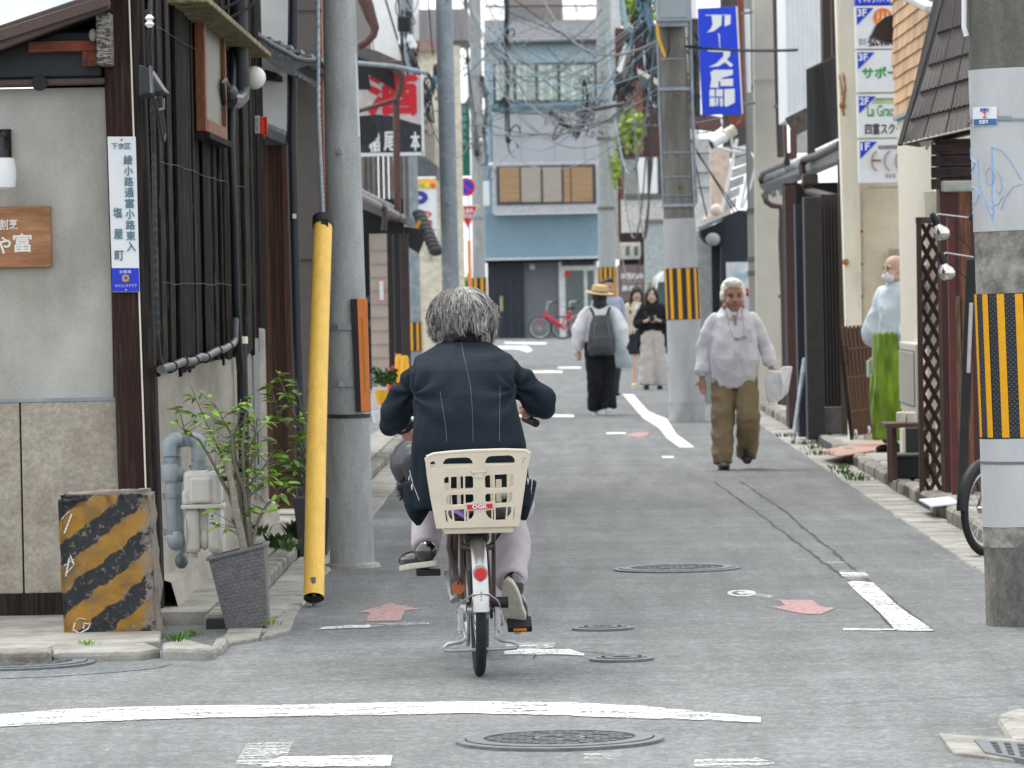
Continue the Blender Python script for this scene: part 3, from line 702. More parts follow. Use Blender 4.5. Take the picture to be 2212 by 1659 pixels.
MB().prism([(WX, a_.z), (WX+.05, a_.z-.02), (WX+.10, a_.z-.10), (WX+.12, b_.z), (WX, b_.z-.02)], a_.y-.1, a_.y+.2, 'y').build('hood', M('meter_black', (.025, .028, .035), .4, 0, .1, 4), mh, bevel=.01)
MB().tube([side(325, 145, .07), side(328, 200, .09), side(338, 240, .09), side(352, 235, .09), side(352, 215, .08)], .009, 8).build('cable', CABLE, mh, smooth=True)
MB().tube([side(335, 210, .09), side(345, 270, .1), side(353, 305, .1), side(356, 290, .1), side(350, 240, .09), side(345, 215, .08)], .008, 8).build('cable', CABLE, mh, smooth=True)
MB().tube([side(318, 20, .06), side(324, 60, .07), side(322, 90, .06), side(325, 140, .06)], .014, 8).build('cable', CABLE, mh, smooth=True)
for yq in (45,): 
 p = side(323, yq, .07); MB().lathe([(.01, -.03), (.022, -.015), (.01, 0), (.022, .012), (.008, .028)], p, 12).build('insulator', SWHITE, mh, smooth=True)
al = thing('alarm_box', 'small grey alarm box with a red lamp lens high on the dark wall', 'alarm box', side(560, 270))
D_ = 30.7; q = R(546, 270-20, 561, 270+18, D_); MB().box(q[0], q[1], D_, D_+.05, q[2], q[3]).build('box', M('alarm_grey', (.42, .40, .36), .5, 0, .03, 4), al, bevel=.004)
q2 = R(561, 252, 577, 291, D_); MB().box(q2[0]+.002, q2[1], D_, D_+.05, q2[2], q2[3]).build('lens', M('red_lens', (.75, .05, .02), .2, 0, .1, 20), al, bevel=.006)
MB().box(q2[1]-.012, q2[1]-.001, D_-.004, D_, q2[2]+.004, q2[3]-.004).build('lens_bar', M('red_dark', (.4, .01, .01), .3, 0, .1, 9), al)
Mx = Matrix.Translation(((q[0]+q[1])/2, 0, (q[2]+q[3])/2)) @ Matrix.Rotation(math.radians(90), 4, 'Y') @ Matrix.Translation((-(q[0]+q[1])/2, 0, -(q[2]+q[3])/2))
lettering('SECOM', (q[0]+q[1])/2-.04, (q[0]+q[1])/2+.04, (q[2]+q[3])/2-.011, (q[2]+q[3])/2+.011, D_, CABLE, al, Mx=Mx)
# ---- signs and lamp on the front
ap = thing('address_plate', 'tall white street address plate with a blue foot on the corner post', 'address sign', PY(268, 460, FD-.08))
D_ = FD-.085
def tilt_plate(name, x0, y0, x1, y1, xs0, xs1, mat, th=.006, yo=0):   # plate whose lower end is shifted to the right
 a_ = PY(x0, y0, D_); b_ = PY(x1, y0, D_); c_ = PY(xs1, y1, D_); d_ = PY(xs0, y1, D_)
 mb = MB(); V = [a_, b_, c_, d_]; V = [Vector((v.x, D_+yo, v.z)) for v in V]
 mb.add(V+[v+Vector((0, th, 0)) for v in V], [(0,1,2,3),(7,6,5,4),(0,4,5,1),(1,5,6,2),(2,6,7,3),(3,7,4,0)]); return mb.build(name, mat, ap, bevel=.002)
tilt_plate('white_plate', 232, 295, 293, 631, 243, 302, SWHITE)
tilt_plate('blue_foot', 241, 579, 300, 630, 243, 301.5, M('plate_blue', (.012, .035, .52), .35, 0, .03, 3), .003, -.003)
def ch_px(s, cx, cy, w, h, mat, par, D=None, **k): return letter_px(s, cx-w/2, cy-h/2, cx+w/2, cy+h/2, D if D else D_-.003, mat, par, **k)
for i, c in enumerate('下京区'): ch_px(c, 247+i*14.5, 316-.3*i, 12.5, 12.5, SLATE, ap, bold=.0006)
for i, c in enumerate('綾小路通富小路東入'): ch_px(c, 276.5+i*.85, 345.5+i*23.4, 19 if c != '小' else 18, 20, SLATE, ap, bold=.0011)
for i, c in enumerate('塩屋町'): ch_px(c, 254+i*1.8, 459+i*46.5, 18.5, 21, SLATE, ap, bold=.0011)
ch_px('京都南', 270.5, 587, 26, 7, SWHITE, ap, D_-.006); ch_px('ライオンズクラブ', 272, 617, 46, 7, SWHITE, ap, D_-.006)
GOLD = M('gold_print', (.5, .33, .05), .4, .2, .1, 9)
em = R(264, 593, 279, 609, D_-.006); ecx, ecz = (em[0]+em[1])/2, (em[2]+em[3])/2
g_ = MB(); n = 24
for i in range(n):
 a0, a1 = 2*math.pi*i/n, 2*math.pi*(i+1)/n; ro = .0165 if (i//2) % 6 not in (1, 4) else .0185; ri = .0085
 g_.add([(ecx+ro*math.cos(a0), D_-.0075, ecz+ro*math.sin(a0)), (ecx+ro*math.cos(a1), D_-.0075, ecz+ro*math.sin(a1)), (ecx+ri*math.cos(a1), D_-.0075, ecz+ri*math.sin(a1)), (ecx+ri*math.cos(a0), D_-.0075, ecz+ri*math.sin(a0))], [(0,1,2,3)])
g_.build('emblem', GOLD, ap, fix=False); lettering('L', ecx-.004, ecx+.004, ecz-.005, ecz+.005, D_-.006, GOLD, ap, name='emblem_letter', bold=.0006)
MB().cyl((PY(262.5, 302, D_).x, D_-.004, PY(262.5, 302, D_).z), (PY(262.5, 302, D_).x, D_, PY(262.5, 302, D_).z), .004, 8).build('screw', BLACK, ap)
MB().cyl((PY(272.5, 626, D_).x, D_-.007, PY(272.5, 626, D_).z), (PY(272.5, 626, D_).x, D_-.003, PY(272.5, 626, D_).z), .004, 8).build('screw', CHROME, ap)
wsn = thing('wooden_signboard', 'polished wooden signboard with carved white characters on the grey plaster', 'wooden sign', PY(50, 512, FD-.03))
SW = M('sign_board_wood', (.40, .19, .085), .45, 0, .18, 2.0, .1, 20, col2=(.24, .105, .045), st=(1.0, 1, 5), lo=.42, hi=.6)
q = R(-60, 446, 110, 578, FD-.035); MB().box(q[0], q[1], FD-.035, FD, q[2], q[3]).build('board', SW, wsn, bevel=.004)
CW_ = M('chalk_white', (.72, .70, .64), .8, 0, .12, 30)
letter_px('割烹', -3+2, 474, 38, 496, FD-.036, CW_, wsn, bold=.0008)
letter_px('富', 29, 505, 68, 544, FD-.036, CW_, wsn, bold=.0022)
letter_px('や', -9, 512, 23, 547, FD-.036, CW_, wsn, bold=.0022)
lm = thing('wall_lamp', 'white glass shade lamp under a dark bracket at the left edge', 'lamp', PY(8, 350, FD-.1))
q = R(-24, 340, 35, 410, FD-.16); cx_ = (q[0]+q[1])/2; r0 = (q[1]-q[0])/2
MB().lathe([(r0*.5, q[3]-q[2]), (r0*.9, q[3]-q[2]-.006), (r0, (q[3]-q[2])*.7), (r0*1.02, (q[3]-q[2])*.4), (r0*.93, .012), (r0*.7, 0)], (cx_, FD-.16, q[2]), 26).build('shade', M('opal2', (.74, .75, .76), .2, 0, .03, 3), lm, smooth=True)
q3 = R(-30, 278, 20, 339, FD-.1); MB().box(q3[0], q3[1], FD-.03, FD, q3[2], q3[3]).build('bracket_plate', DKWOOD, lm, bevel=.004)
MB().lathe([(.03, 0), (.025, .03), (.012, .05), (.01, .1)], (cx_, FD-.16, q[3]-.005), 12).build('holder', CABLE, lm, smooth=True)
MB().tube([(cx_, FD-.16, q[3]+.09), (cx_, FD-.1, q[3]+.11), (cx_, FD-.02, q[3]+.10)], .012, 8).build('arm', CABLE, lm)
# ---- gas meter with pipes, in front of the concrete base wall
GD = 22.05
gm = thing('gas_meter', 'cream gas meter with thick grey pipes in front of the concrete wall', 'gas meter', PY(430, 1100, GD))
MC = M('meter_cream', (.60, .585, .53), .5, 0, .05, 5, .05, 60, col2=(.5, .48, .42), lo=.5, hi=.7)
def gp(x, y, d=0): return PY(x, y, GD+d)
q = R(398, 1008, 480, 1090, GD)
o_ = MB(); o_.box(q[0], q[1], GD-.08, GD+.07, q[2], q[3]-.015); o_.build('upper_housing', MC, gm, bevel=.022)
MB().box(q[0]+.03, q[1]-.045, GD-.095, GD-.05, q[2]+.01, q[3]-.045).build('front_cover', MC, gm, bevel=.012)
MB().cyl((gp(428, 1000).x, GD, q[3]-.02), (gp(428, 1000).x, GD, q[3]+.02), .032, 16).build('inlet_neck', MC, gm, smooth=True)
MB().cyl((gp(468, 1000).x, GD+.02, q[3]-.03), (gp(468, 1000).x, GD+.02, q[3]+.003), .03, 16).build('outlet_boss', MC, gm, smooth=True)
q = R(394, 1088, 486, 1097, GD); MB().box(q[0], q[1], GD-.095, GD+.08, q[2], q[3]).build('flange', MC, gm, bevel=.004)
q = R(398, 1058, 410, 1088, GD); MB().box(q[0]-.005, q[1], GD-.085, GD+.06, q[2], q[3]).build('side_lobe', MC, gm, bevel=.01)
q = R(402, 1095, 482, 1198, GD)
MB().box(q[0], q[0]+.065, GD-.07, GD+.06, q[2]+.01, q[3]).build('bellows_case', MC, gm, bevel=.02)
MB().box(q[1]-.065, q[1], GD-.07, GD+.06, q[2]+.01, q[3]).build('bellows_case', MC, gm, bevel=.02)
MB().box(q[0]+.06, q[1]-.06, GD-.03, GD+.06, q[2]+.03, q[3]).build('centre_web', MC, gm, bevel=.01)
MB().ell(((q[0]+q[1])/2, GD-.03, q[2]+.07), (.022, .02, .05), 12, 8).build('web_boss', MC, gm, smooth=True)
for dx in (.028, -.028):
 for dz in (.04, .11, .17): MB().ell(((q[0]+q[1])/2+dx, GD-.06, q[2]+dz), (.007, .01, .007), 8, 6).build('bolt', MC, gm)
for sx in (q[0]+.004, q[1]-.004):
 MB().ell((sx, GD, (q[2]+q[3])/2), (.012, .085, .105), 16, 10).build('side_disc', MC, gm, smooth=True)
for dx in (.035, -.035): MB().cyl(((q[0]+q[1])/2+dx*1.3, GD-.02, q[2]-.015), ((q[0]+q[1])/2+dx*1.3, GD-.02, q[2]+.02), .013, 12).build('foot', MC, gm)
q = R(455, 1108, 464, 1132, GD); MB().box(q[0], q[1], GD-.0722, GD-.07, q[2], q[3]).build('data_label', SWHITE, gm)
for i in range(3):
 for j in range(2): MB().box(q[0]+.003+j*.008, q[0]+.008+j*.008, GD-.0732, GD-.0722, q[2]+.006+i*.015, q[2]+.014+i*.015).build('label_print', CABLEG, gm)
MB().cyl(gp(478, 1035), gp(492, 1033), .012, 10).build('knob', BLACK, gm)
GP = M('gas_pipe', (.27, .31, .335), .55, .1, .1, 6, .1, 50, col2=(.36, .38, .39), lo=.55, hi=.7)
def gtube(pts, r, name='pipe'): return MB().tube(pts, r, 14).build(name, GP, gm, smooth=True)
def arc3(c, r, a0, a1, d, n=6): 
 out = []
 for i in range(n+1):
  a_ = math.radians(a0+(a1-a0)*i/n); out.append(gp(c[0]+r*math.cos(a_), c[1]-r*math.sin(a_), d))
 return out
gtube(arc3((428-14, 970-4), 16, 90, 0, 0)+[gp(430, 995, 0)], .036, 'elbow')
gtube([gp(412, 950, 0), gp(400, 950, .05), gp(392, 951, .08)], .032, 'pipe')
gtube([gp(390, 950, .07)]+arc3((384, 962), 12, 90, 180, .0)[:0]+[gp(382, 951, .08), gp(376, 960, .08), gp(376, 985, .08)], .032, 'elbow')
gtube([gp(384, 949, -.02), gp(374, 950, -.04), gp(367, 956, -.05), gp(365, 968, -.05), gp(366, 985, -.05)], .033, 'elbow')
MB().cyl(gp(366, 984, -.05), gp(366, 992, -.05), .027, 12).build('collar', STEEL, gm)
MB().lathe([(.03, 0), (.034, .008), (.034, .03), (.028, .04)], gp(366, 1008, -.05), 6).build('union_nut', STEEL, gm)
MB().lathe([(.034, 0), (.038, .01), (.038, .07), (.03, .08)], gp(367, 1040, -.05), 14).build('valve_body', GP, gm, smooth=True)
MB().cyl(gp(374, 1025, -.03), gp(390, 1025, -.0), .035, 14).build('valve_cap', GP, gm, smooth=True)
MB().cyl(gp(430, 992), gp(430, 1004), .036, 8).build('union_nut', STEEL, gm); MB().cyl(gp(430, 1004), gp(430, 1012), .045, 8).build('union_nut', STEEL, gm)
gtube([gp(369, 1040, -.05), gp(371, 1100, -.05), gp(374, 1150, -.05)], .026, 'riser_pipe')
gtube([gp(383, 985, .1), gp(386, 1080, .1), gp(390, 1150, .1), gp(392, 1195, .1)], .022, 'riser_pipe')
MB().ell(gp(380, 1168, -.05), (.040, .045, .045), 14, 10).build('elbow_end', GP, gm, smooth=True)
MB().cyl(gp(375, 1148, -.05), gp(375, 1160, -.05), .03, 12).build('collar', MC, gm)
MB().ell(gp(392, 1212, .08), (.03, .035, .035), 14, 10).build('elbow_end', M('old_pipe', (.14, .155, .165), .5, .2, .1, 5), gm, smooth=True)
for yy in (1072, 1150):
 MB().bar(gp(352, yy, .12), gp(372, yy, -.04), .006, .03).build('pipe_bracket', STEEL, gm); MB().cyl(gp(371, yy+3, -.05), gp(371, yy-5, -.05), .031, 14).build('pipe_clamp', STEEL, gm)
# ---- striped stone marker: rough block with its own painted bands
SDp = 21.3
st_ = thing('boundary_stone', 'rough stone block painted with worn yellow and black diagonal stripes', 'stone block', G(240, 1392, .03))
q = R(125, 1062, 345, 1395, SDp)
def stonemat():
 m = bpy.data.materials.new('striped_stone'); m.use_nodes = True; t = m.node_tree; N = t.nodes; L = t.links; b = N['Principled BSDF']; b.inputs['Roughness'].default_value = .85
 tc = N.new('ShaderNodeTexCoord'); sp = N.new('ShaderNodeSeparateXYZ'); L.new(tc.outputs['Object'], sp.inputs[0])
 nz = N.new('ShaderNodeTexNoise'); nz.inputs['Scale'].default_value = 16; nz.inputs['Detail'].default_value = 6; L.new(tc.outputs['Object'], nz.inputs['Vector'])
 def math_(op, a, b_=None):
  n = N.new('ShaderNodeMath'); n.operation = op
  for i, s in enumerate((a, b_)):
   if s is None: continue
   if isinstance(s, (int, float)): n.inputs[i].default_value = s
   else: L.new(s, n.inputs[i])
  return n.outputs[0]
 u = math_('ADD', math_('MULTIPLY', sp.outputs[2], .80), math_('MULTIPLY', sp.outputs[0], -.62))
 u = math_('ADD', u, math_('MULTIPLY', nz.outputs['Fac'], .075))
 w = math_('FRACT', math_('DIVIDE', u, .172))
 mr = N.new('ShaderNodeMapRange'); mr.inputs['From Min'].default_value = .50; mr.inputs['From Max'].default_value = .54; L.new(w, mr.inputs['Value'])
 mr2 = N.new('ShaderNodeMapRange'); mr2.inputs['From Min'].default_value = .04; mr2.inputs['From Max'].default_value = .0; L.new(w, mr2.inputs['Value'])
 msk = math_('MINIMUM', math_('ADD', mr.outputs[0], mr2.outputs[0]), 1)
 ye = N.new('ShaderNodeMix'); ye.data_type = 'RGBA'; ye.inputs[6].default_value = (.40, .205, .025, 1); ye.inputs[7].default_value = (.24, .14, .05, 1)
 n5 = N.new('ShaderNodeTexNoise'); n5.inputs['Scale'].default_value = 9; n5.inputs['Detail'].default_value = 7; L.new(tc.outputs['Object'], n5.inputs['Vector'])
 r5 = N.new('ShaderNodeMapRange'); r5.inputs['From Min'].default_value = .42; r5.inputs['From Max'].default_value = .62; L.new(n5.outputs['Fac'], r5.inputs['Value']); L.new(r5.outputs[0], ye.inputs[0])
 mx = N.new('ShaderNodeMix'); mx.data_type = 'RGBA'; L.new(msk, mx.inputs[0]); L.new(ye.outputs[2], mx.inputs[6]); mx.inputs[7].default_value = (.028, .031, .035, 1)
 # bare stone where the paint has worn off: top, right edge and spots
 n6 = N.new('ShaderNodeTexNoise'); n6.inputs['Scale'].default_value = 34; n6.inputs['Detail'].default_value = 8; n6.inputs['Roughness'].default_value = .75; L.new(tc.outputs['Object'], n6.inputs['Vector'])
 ed = math_('ADD', math_('MAXIMUM', math_('MULTIPLY', math_('SUBTRACT', sp.outputs[0], .115), 2.2), 0), math_('MAXIMUM', math_('MULTIPLY', math_('SUBTRACT', sp.outputs[2], .655), 30), 0))
 wr = math_('ADD', n6.outputs['Fac'], ed)
 r6 = N.new('ShaderNodeMapRange'); r6.inputs['From Min'].default_value = .55; r6.inputs['From Max'].default_value = .66; L.new(wr, r6.inputs['Value'])
 m3 = N.new('ShaderNodeMix'); m3.data_type = 'RGBA'; L.new(r6.outputs[0], m3.inputs[0]); L.new(mx.outputs[2], m3.inputs[6]); m3.inputs[7].default_value = (.27, .235, .20, 1)
 L.new(m3.outputs[2], b.inputs['Base Color'])
 bp = N.new('ShaderNodeBump'); bp.inputs['Strength'].default_value = .9; bp.inputs['Distance'].default_value = .012; L.new(n6.outputs['Fac'], bp.inputs['Height']); L.new(bp.outputs[0], b.inputs['Normal'])
 return m
w_, h_ = q[1]-q[0], q[3]-q[2]
mb = MB(); NX, NZ, NY = 34, 46, 16
def sp_(x, y, z):    # rounded, lopsided block
 tx = (z/h_); x = x*(1-.015*tx)+(-.022)*(tx-.5)*1.0; p = Vector((x, y, z))
 if z > h_*.8: p.z += .012*(x/w_)*2
 n = noise.noise(p*9)*.014+noise.noise(p*26+Vector((3, 1, 2)))*.012+noise.noise(p*60)*.005
 return p, n
pts = []
bm = bmesh.new(); bmesh.ops.create_cube(bm, size=1)
bmesh.ops.bevel(bm, geom=bm.edges[:], offset=.03, segments=2, affect='EDGES')
bmesh.ops.subdivide_edges(bm, edges=bm.edges[:], cuts=12, use_grid_fill=True)
bmesh.ops.triangulate(bm, faces=bm.faces)
for v in bm.verts:
 p = Vector((v.co.x*w_*.94, v.co.y*.17, (v.co.z+.5)*h_)); v.co = sp_(*p)[0]
bm.normal_update()
for v in bm.verts: v.co += v.normal*sp_(*v.co)[1]
me = bpy.data.meshes.new('stone_body'); bm.to_mesh(me); bm.free(); me.materials.append(stonemat()); me.polygons.foreach_set('use_smooth', [True]*len(me.polygons))
so = bpy.data.objects.new('stone_body', me); link(so, st_); so.location = Vector(((q[0]+q[1])/2, SDp+.06, q[2]))-wloc(st_)
CH = M('chalk', (.62, .62, .60), .9, 0, .4, 60)
def stroke(pts, r=.0035):
 mb = MB(); mb.tube([PY(x, y, SDp-.034) for x, y in pts], [(r, r*.5)]*len(pts), 6); return mb.build('painted_mark', CH, st_)
stroke([(135, 1118), (150, 1105)]); stroke([(155, 1110), (139, 1152)]); stroke([(137, 1118), (133, 1122)])
stroke([(150, 1205), (142, 1245)]); stroke([(138, 1222), (160, 1208)]); stroke([(143, 1240), (158, 1222)], .005); stroke([(152, 1200), (160, 1220)])
stroke([(162, 1345), (158, 1360), (172, 1368), (190, 1358), (195, 1348), (182, 1346), (180, 1358)]); stroke([(165, 1340), (172, 1335), (186, 1338)])
# ================================================================ plants
def leaf_mesh(name, L=.05, Wd=.018, mat=None, curl=.3):
 mb = MB(); n = 5; vs = []
 for i in range(n+1):
  t = i/n; w = Wd*math.sin(math.pi*min(1, t*.93+.04))**.8*(1-.15*t); z = -curl*L*t*t
  vs += [(L*t, -w/2, z+.12*w), (L*t, 0, z-.08*w), (L*t, w/2, z+.12*w)]
 fs = []
 for i in range(n):
  for k in (0, 1): fs.append((3*i+k, 3*i+k+1, 3*i+k+4, 3*i+k+3))
 mb.add(vs, fs); me = mb.mesh(name, smooth=True, fix=False); me.materials.append(mat or LEAF); return me
LM = [leaf_mesh('leaf', .062, .026), leaf_mesh('leaf', .054, .021, None, .5)]
LMD = [leaf_mesh('leaf', .05, .02, LEAFD)]
def put_leaf(parent, p, d, s=1.0, meshes=LM, name='leaf'):
 o = bpy.data.objects.new(name, random.choice(meshes)); d = Vector(d).normalized()
 x = d; y = Vector((0, 0, 1)).cross(x)
 if y.length < .05: y = Vector((0, 1, 0))
 y.normalize(); z = x.cross(y); m = Matrix((x, y, z)).transposed() @ Matrix.Rotation(random.uniform(-.7, .7), 3, 'X')
 o.rotation_euler = m.to_euler(); o.location = p-wloc(parent); o.scale = (s, s, s); link(o, parent); return o
def branch_plant(root, stems, D, r0=.010, n_leaf=9, s=1.0, meshes=LM, twist=.05, maxleaf=300, twig=True):
 """stems: lists of picture points at depth D (+offset) that twigs and leaves grow from"""
 cnt = 0
 for st in stems:
  dd = random.uniform(-.12, .12); P = [PY(x, y, D+dd*i/(len(st)-1)) for i, (x, y) in enumerate(st)]
  MB().tube(P, [r0*(1-.75*i/(len(P)-1)) for i in range(len(P))], 7).build('stem', BARK, root, smooth=True)
  nn = n_leaf
  for i in range(nn):
   if cnt >= maxleaf: return
   t = .35+.65*(i+random.random()*.6)/nn; k = min(len(P)-2, int(t*(len(P)-1))); f = t*(len(P)-1)-k
   p = P[k].lerp(P[k+1], min(1, f)); a = random.uniform(0, 6.28)
   if twig and t < .9:
    e = p+Vector((math.cos(a)*.09, math.sin(a)*.07, random.uniform(.02, .09)))*random.uniform(.5, 1.1)
    MB().tube([p, e], [.0025, .0012], 5).build('twig', BARK, root)
   else: e = p
   for j in range(random.choice([2, 3, 3])):
    a2 = a+random.uniform(-1.3, 1.3)
    put_leaf(root, e+Vector((0, 0, random.uniform(-.01, .01))), (math.cos(a2), math.sin(a2), random.uniform(-.1, .7)), s*random.uniform(.75, 1.15), meshes); cnt += 1
# leaning grey planter with a young evergreen
PD = 21.75
pp = thing('potted_tree', 'young green shrub in a tall grey brick-textured planter leaning at the kerb', 'potted plant', G(520, 1360, .06))
V = [PY(450, 1208, PD-.1), PY(571, 1178, PD-.1), PY(580, 1352, PD-.06), PY(490, 1366, PD-.06)]
Bv = [v+Vector((0, .24, .0)) for v in V[:2]]+[v+Vector((0, .16, 0)) for v in V[2:]]
POT = M('planter_grey', (.15, .15, .155), .6, 0, .18, 12, .3, 60)
MB().add(V+Bv, [(0,1,2,3),(7,6,5,4),(1,5,6,2),(2,6,7,3),(3,7,4,0)]).build('pot', POT, pp, bevel=.008)
for a_, b_ in ((V[0], V[1]), (V[1], Bv[1]), (Bv[1], Bv[0]), (Bv[0], V[0])): MB().bar(a_, b_, .02, .014).build('pot_rim', POT, pp, bevel=.003)
so_ = MB(); so_.add([v+Vector((0, 0, -.015)) for v in (V[0], V[1], Bv[1], Bv[0])], [(0,1,2,3)]); so_.build('soil', M('soil', (.05, .04, .03), .95, 0, .3, 30), pp)
bri = MB()
for r_i in range(21):
 v0, v1 = r_i/21, (r_i+.86)/21; nb = 9; off = (r_i % 2)*.5
 for c_i in range(-1, nb):
  u0, u1 = max(.01, (c_i+off)/nb+.004), min(.99, (c_i+off+1)/nb-.006+random.uniform(-.004, .004))
  if u1-u0 < .02: continue
  def uv(u, v): return V[0].lerp(V[1], u).lerp(V[3].lerp(V[2], u), v)
  h = random.uniform(.001, .0035); A = [uv(u0, v0), uv(u1, v0+random.uniform(-.003, .003)), uv(u1, v1), uv(u0, v1)]; fr_ = Vector((0, -h, 0))
  bri.add(A+[p*1+fr_+(sum(A, Vector())/4-p)*.12 for p in A], [(4,5,6,7),(0,4,5,1),(1,5,6,2),(2,6,7,3),(3,7,4,0)])
tag(bri.build('brick_relief', POT, pp), kind='stuff')
branch_plant(pp, [[(527,1185),(520,1130),(498,1080),(492,1010),(470,965),(440,900),(412,832)], [(527,1185),(518,1110),(480,1040),(452,985),(430,950),(400,935),(386,880)],
 [(538,1183),(532,1120),(528,1050),(524,960),(530,900),(545,850)], [(538,1183),(530,1090),(545,1040),(570,1010),(590,975)], [(538,1183),(528,1060),(505,1000),(500,940),(478,900),(462,870)],
 [(538,1183),(532,1110),(540,1070),(560,1055),(588,1035)], [(540,1183),(560,1120),(580,1085),(612,1070)], [(530,1184),(510,1120),(500,1050),(520,990),(545,955),(560,930)],
 [(525,1186),(516,1150),(500,1120)], [(527,1185),(520,1090),(512,1010),(505,950),(516,900),(520,862)], [(538,1183),(534,1040),(548,980),(556,900)]], PD+.08, .011, 10, 1.0, maxleaf=295)
MB().tube([PY(x, y, PD+.02) for x, y in [(527,1188),(520,1150),(508,1090),(500,1040),(491,1005),(487,985)]], [.018, .017, .015, .014, .013, .012], 10).build('trunk', M('pale_bark', (.27, .25, .20), .85, 0, .2, 20), pp, smooth=True)
# second potted shrub further back
p2 = thing('back_potted_shrub', 'bare-stemmed shrub with drooping leaves in a dark pot behind the yellow guard', 'potted plant', PY(670, 1190, 27.5))
D2 = 28.0
q = R(634, 1075, 716, 1200, 27.6); vs = []
for z, k in ((q[2], .72), (q[3], 1)):
 cx_ = (q[0]+q[1])/2; w = (q[1]-q[0])/2*k
 vs += [(cx_-w, 27.6-w*.0, z), (cx_+w, 27.6, z), (cx_+w, 27.9, z), (cx_-w, 27.9, z)]
MB().add(vs, [(0,3,2,1),(4,5,6,7),(0,1,5,4),(1,2,6,5),(2,3,7,6),(3,0,4,7)]).build('pot', M('pot_dark', (.05, .05, .055), .6, 0, .15, 8), p2, bevel=.006)
branch_plant(p2, [[(672,1085),(665,1000),(650,930),(620,860),(598,800)], [(672,1085),(655,1020),(630,1000),(610,975)], [(672,1085),(680,1000),(672,930),(650,880),(640,820)],
 [(672,1085),(700,1010),(705,950),(700,900)], [(665,1000),(640,940),(600,900),(590,850)], [(668,1060),(640,1030),(618,1018)], [(672,1085),(650,1060),(640,1010)]], D2, .012, 9, 1.4, maxleaf=170, twig=True)
MB().ell(PY(672, 1078, D2-.1), (.06, .06, .035), 10, 6).build('soil_mound', M('moss_soil', (.16, .11, .06), .95, 0, .4, 40), p2)
# ================================================================ poles, guy guard
def pole(name, label, bx, by, tx, ty, D, r0, taper=.0085, mat=CONC_POLE, z1=9.0, group=None, n=28):
 b = PY(bx, by, D); t = PY(tx, ty, D); dx = (t.x-b.x)/(t.z-b.z)
 root = thing(name, label, 'utility pole', (b.x-dx*b.z, D, 0), 0, group)
 mb = MB(); zs = np.linspace(-.05, z1, 12)
 mb.tube([(b.x+dx*(z-b.z), D, z) for z in zs], [max(.02, r0-taper*z) for z in zs], n, ref=(0, 1, 0)); mb.build('shaft', mat, root, smooth=True)
 def ax(z): return (b.x+dx*(z-b.z), max(.02, r0-taper*z))
 return root, ax
def ring(root, ax, D, z, h, t, mat, name='band', n=28):
 x, r = ax(z); return MB().lathe([(r+t*.2, -h/2), (r+t, -h/2), (r+t, h/2), (r+t*.2, h/2)], (x, D, z), n, cap=False).build(name, mat, root, smooth=False)
def hazard(root, ax, D, z0, z1, n_str, rel=.006, phase=0, dia=True):
 """yellow and black reflective sleeve: base sleeve plus proud yellow strips, embossed black between"""
 x0, r = ax((z0+z1)/2); ln = (ax(z1)[0]-ax(z0)[0])/(z1-z0)
 mb = MB(); N_ = 48
 mb.tube([(ax(z0)[0], D, z0), (ax(z1)[0], D, z1)], r+rel, N_, ref=(0, 1, 0), cap=False); mb.build('sleeve', KBAND, root, smooth=True)
 for k in range(n_str):
  a0 = phase+2*math.pi*k/n_str; da = 2*math.pi/n_str*.42; vs = []
  for z in (z0+.004, z1-.004):
   for j in range(5):
    a = a0+da*j/4; vs.append((ax(z)[0]+(r+rel+.002)*math.cos(a), D+(r+rel+.002)*math.sin(a), z))
  MB().add(vs, [(j, j+1, j+6, j+5) for j in range(4)]).build('yellow_strip', YBAND, root, fix=False)
 if dia:
  em = MB(); zz = z0+.01; row = 0; st = .021
  while zz < z1-.012:
   m_ = int(2*math.pi*(r+rel)/st)
   for j in range(m_):
    a = 2*math.pi*(j+.5*(row % 2))/m_
    ph = ((a-phase) % (2*math.pi/n_str))/(2*math.pi/n_str)
    if ph < .45 or math.sin(a) > .3: continue
    R_ = r+rel+.0006; X, Y = ax(zz)[0]+R_*math.cos(a), D+R_*math.sin(a); tx, ty = -math.sin(a), math.cos(a); s = st*.36
    c0 = (X+.004*math.cos(a), Y+.004*math.sin(a), zz)
    em.add([(X-tx*s, Y-ty*s, zz), (X, Y, zz-s), (X+tx*s, Y+ty*s, zz), (X, Y, zz+s), c0], [(0,1,4),(1,2,4),(2,3,4),(3,0,4)])
   zz += st*.5; row += 1
  tag(em.build('embossed_net', M('net_black', (.035, .04, .045), .4, 0, .1, 9, spec=.6), root), kind='stuff')
# pole 1
P1D = 26.6
p1, ax1 = pole('concrete_pole', 'smooth grey concrete pole behind the yellow guy guard', 761, 1225, 733, 0, P1D, .121, .0105)
def pz(x, y, D): return PY(x, y, D).z
MB().lathe([(.16, -.02), (.15, .02), (.12, .03)], (ax1(0)[0], P1D, 0), 24).build('base_collar', CONC, p1)
for yy in (706, 828):
 z = pz(765, yy, P1D); ring(p1, ax1, P1D, z, .034, .004, STEEL, 'steel_strap')
 MB().box(ax1(z)[0]-.045, ax1(z)[0]+.03, P1D-ax1(z)[1]-.012, P1D-ax1(z)[1]+.004, z-.016, z+.016).build('strap_buckle', STEEL, p1, bevel=.002)
z = pz(765, 898, P1D); ring(p1, ax1, P1D, z, .02, .006, CABLE, 'rubber_band')
bx = PY(735, 328, P1D); MB().cyl((bx.x, P1D-.13, bx.z), (bx.x, P1D-.08, bx.z), .013, 10).build('step_bolt', STEEL, p1)
q = R(768, 116, 774, 296, P1D); MB().bar((q[1], P1D-.02, q[2]), (q[1]-.012, P1D-.02, q[3]), .012, .05).build('number_plate', SWHITE, p1)
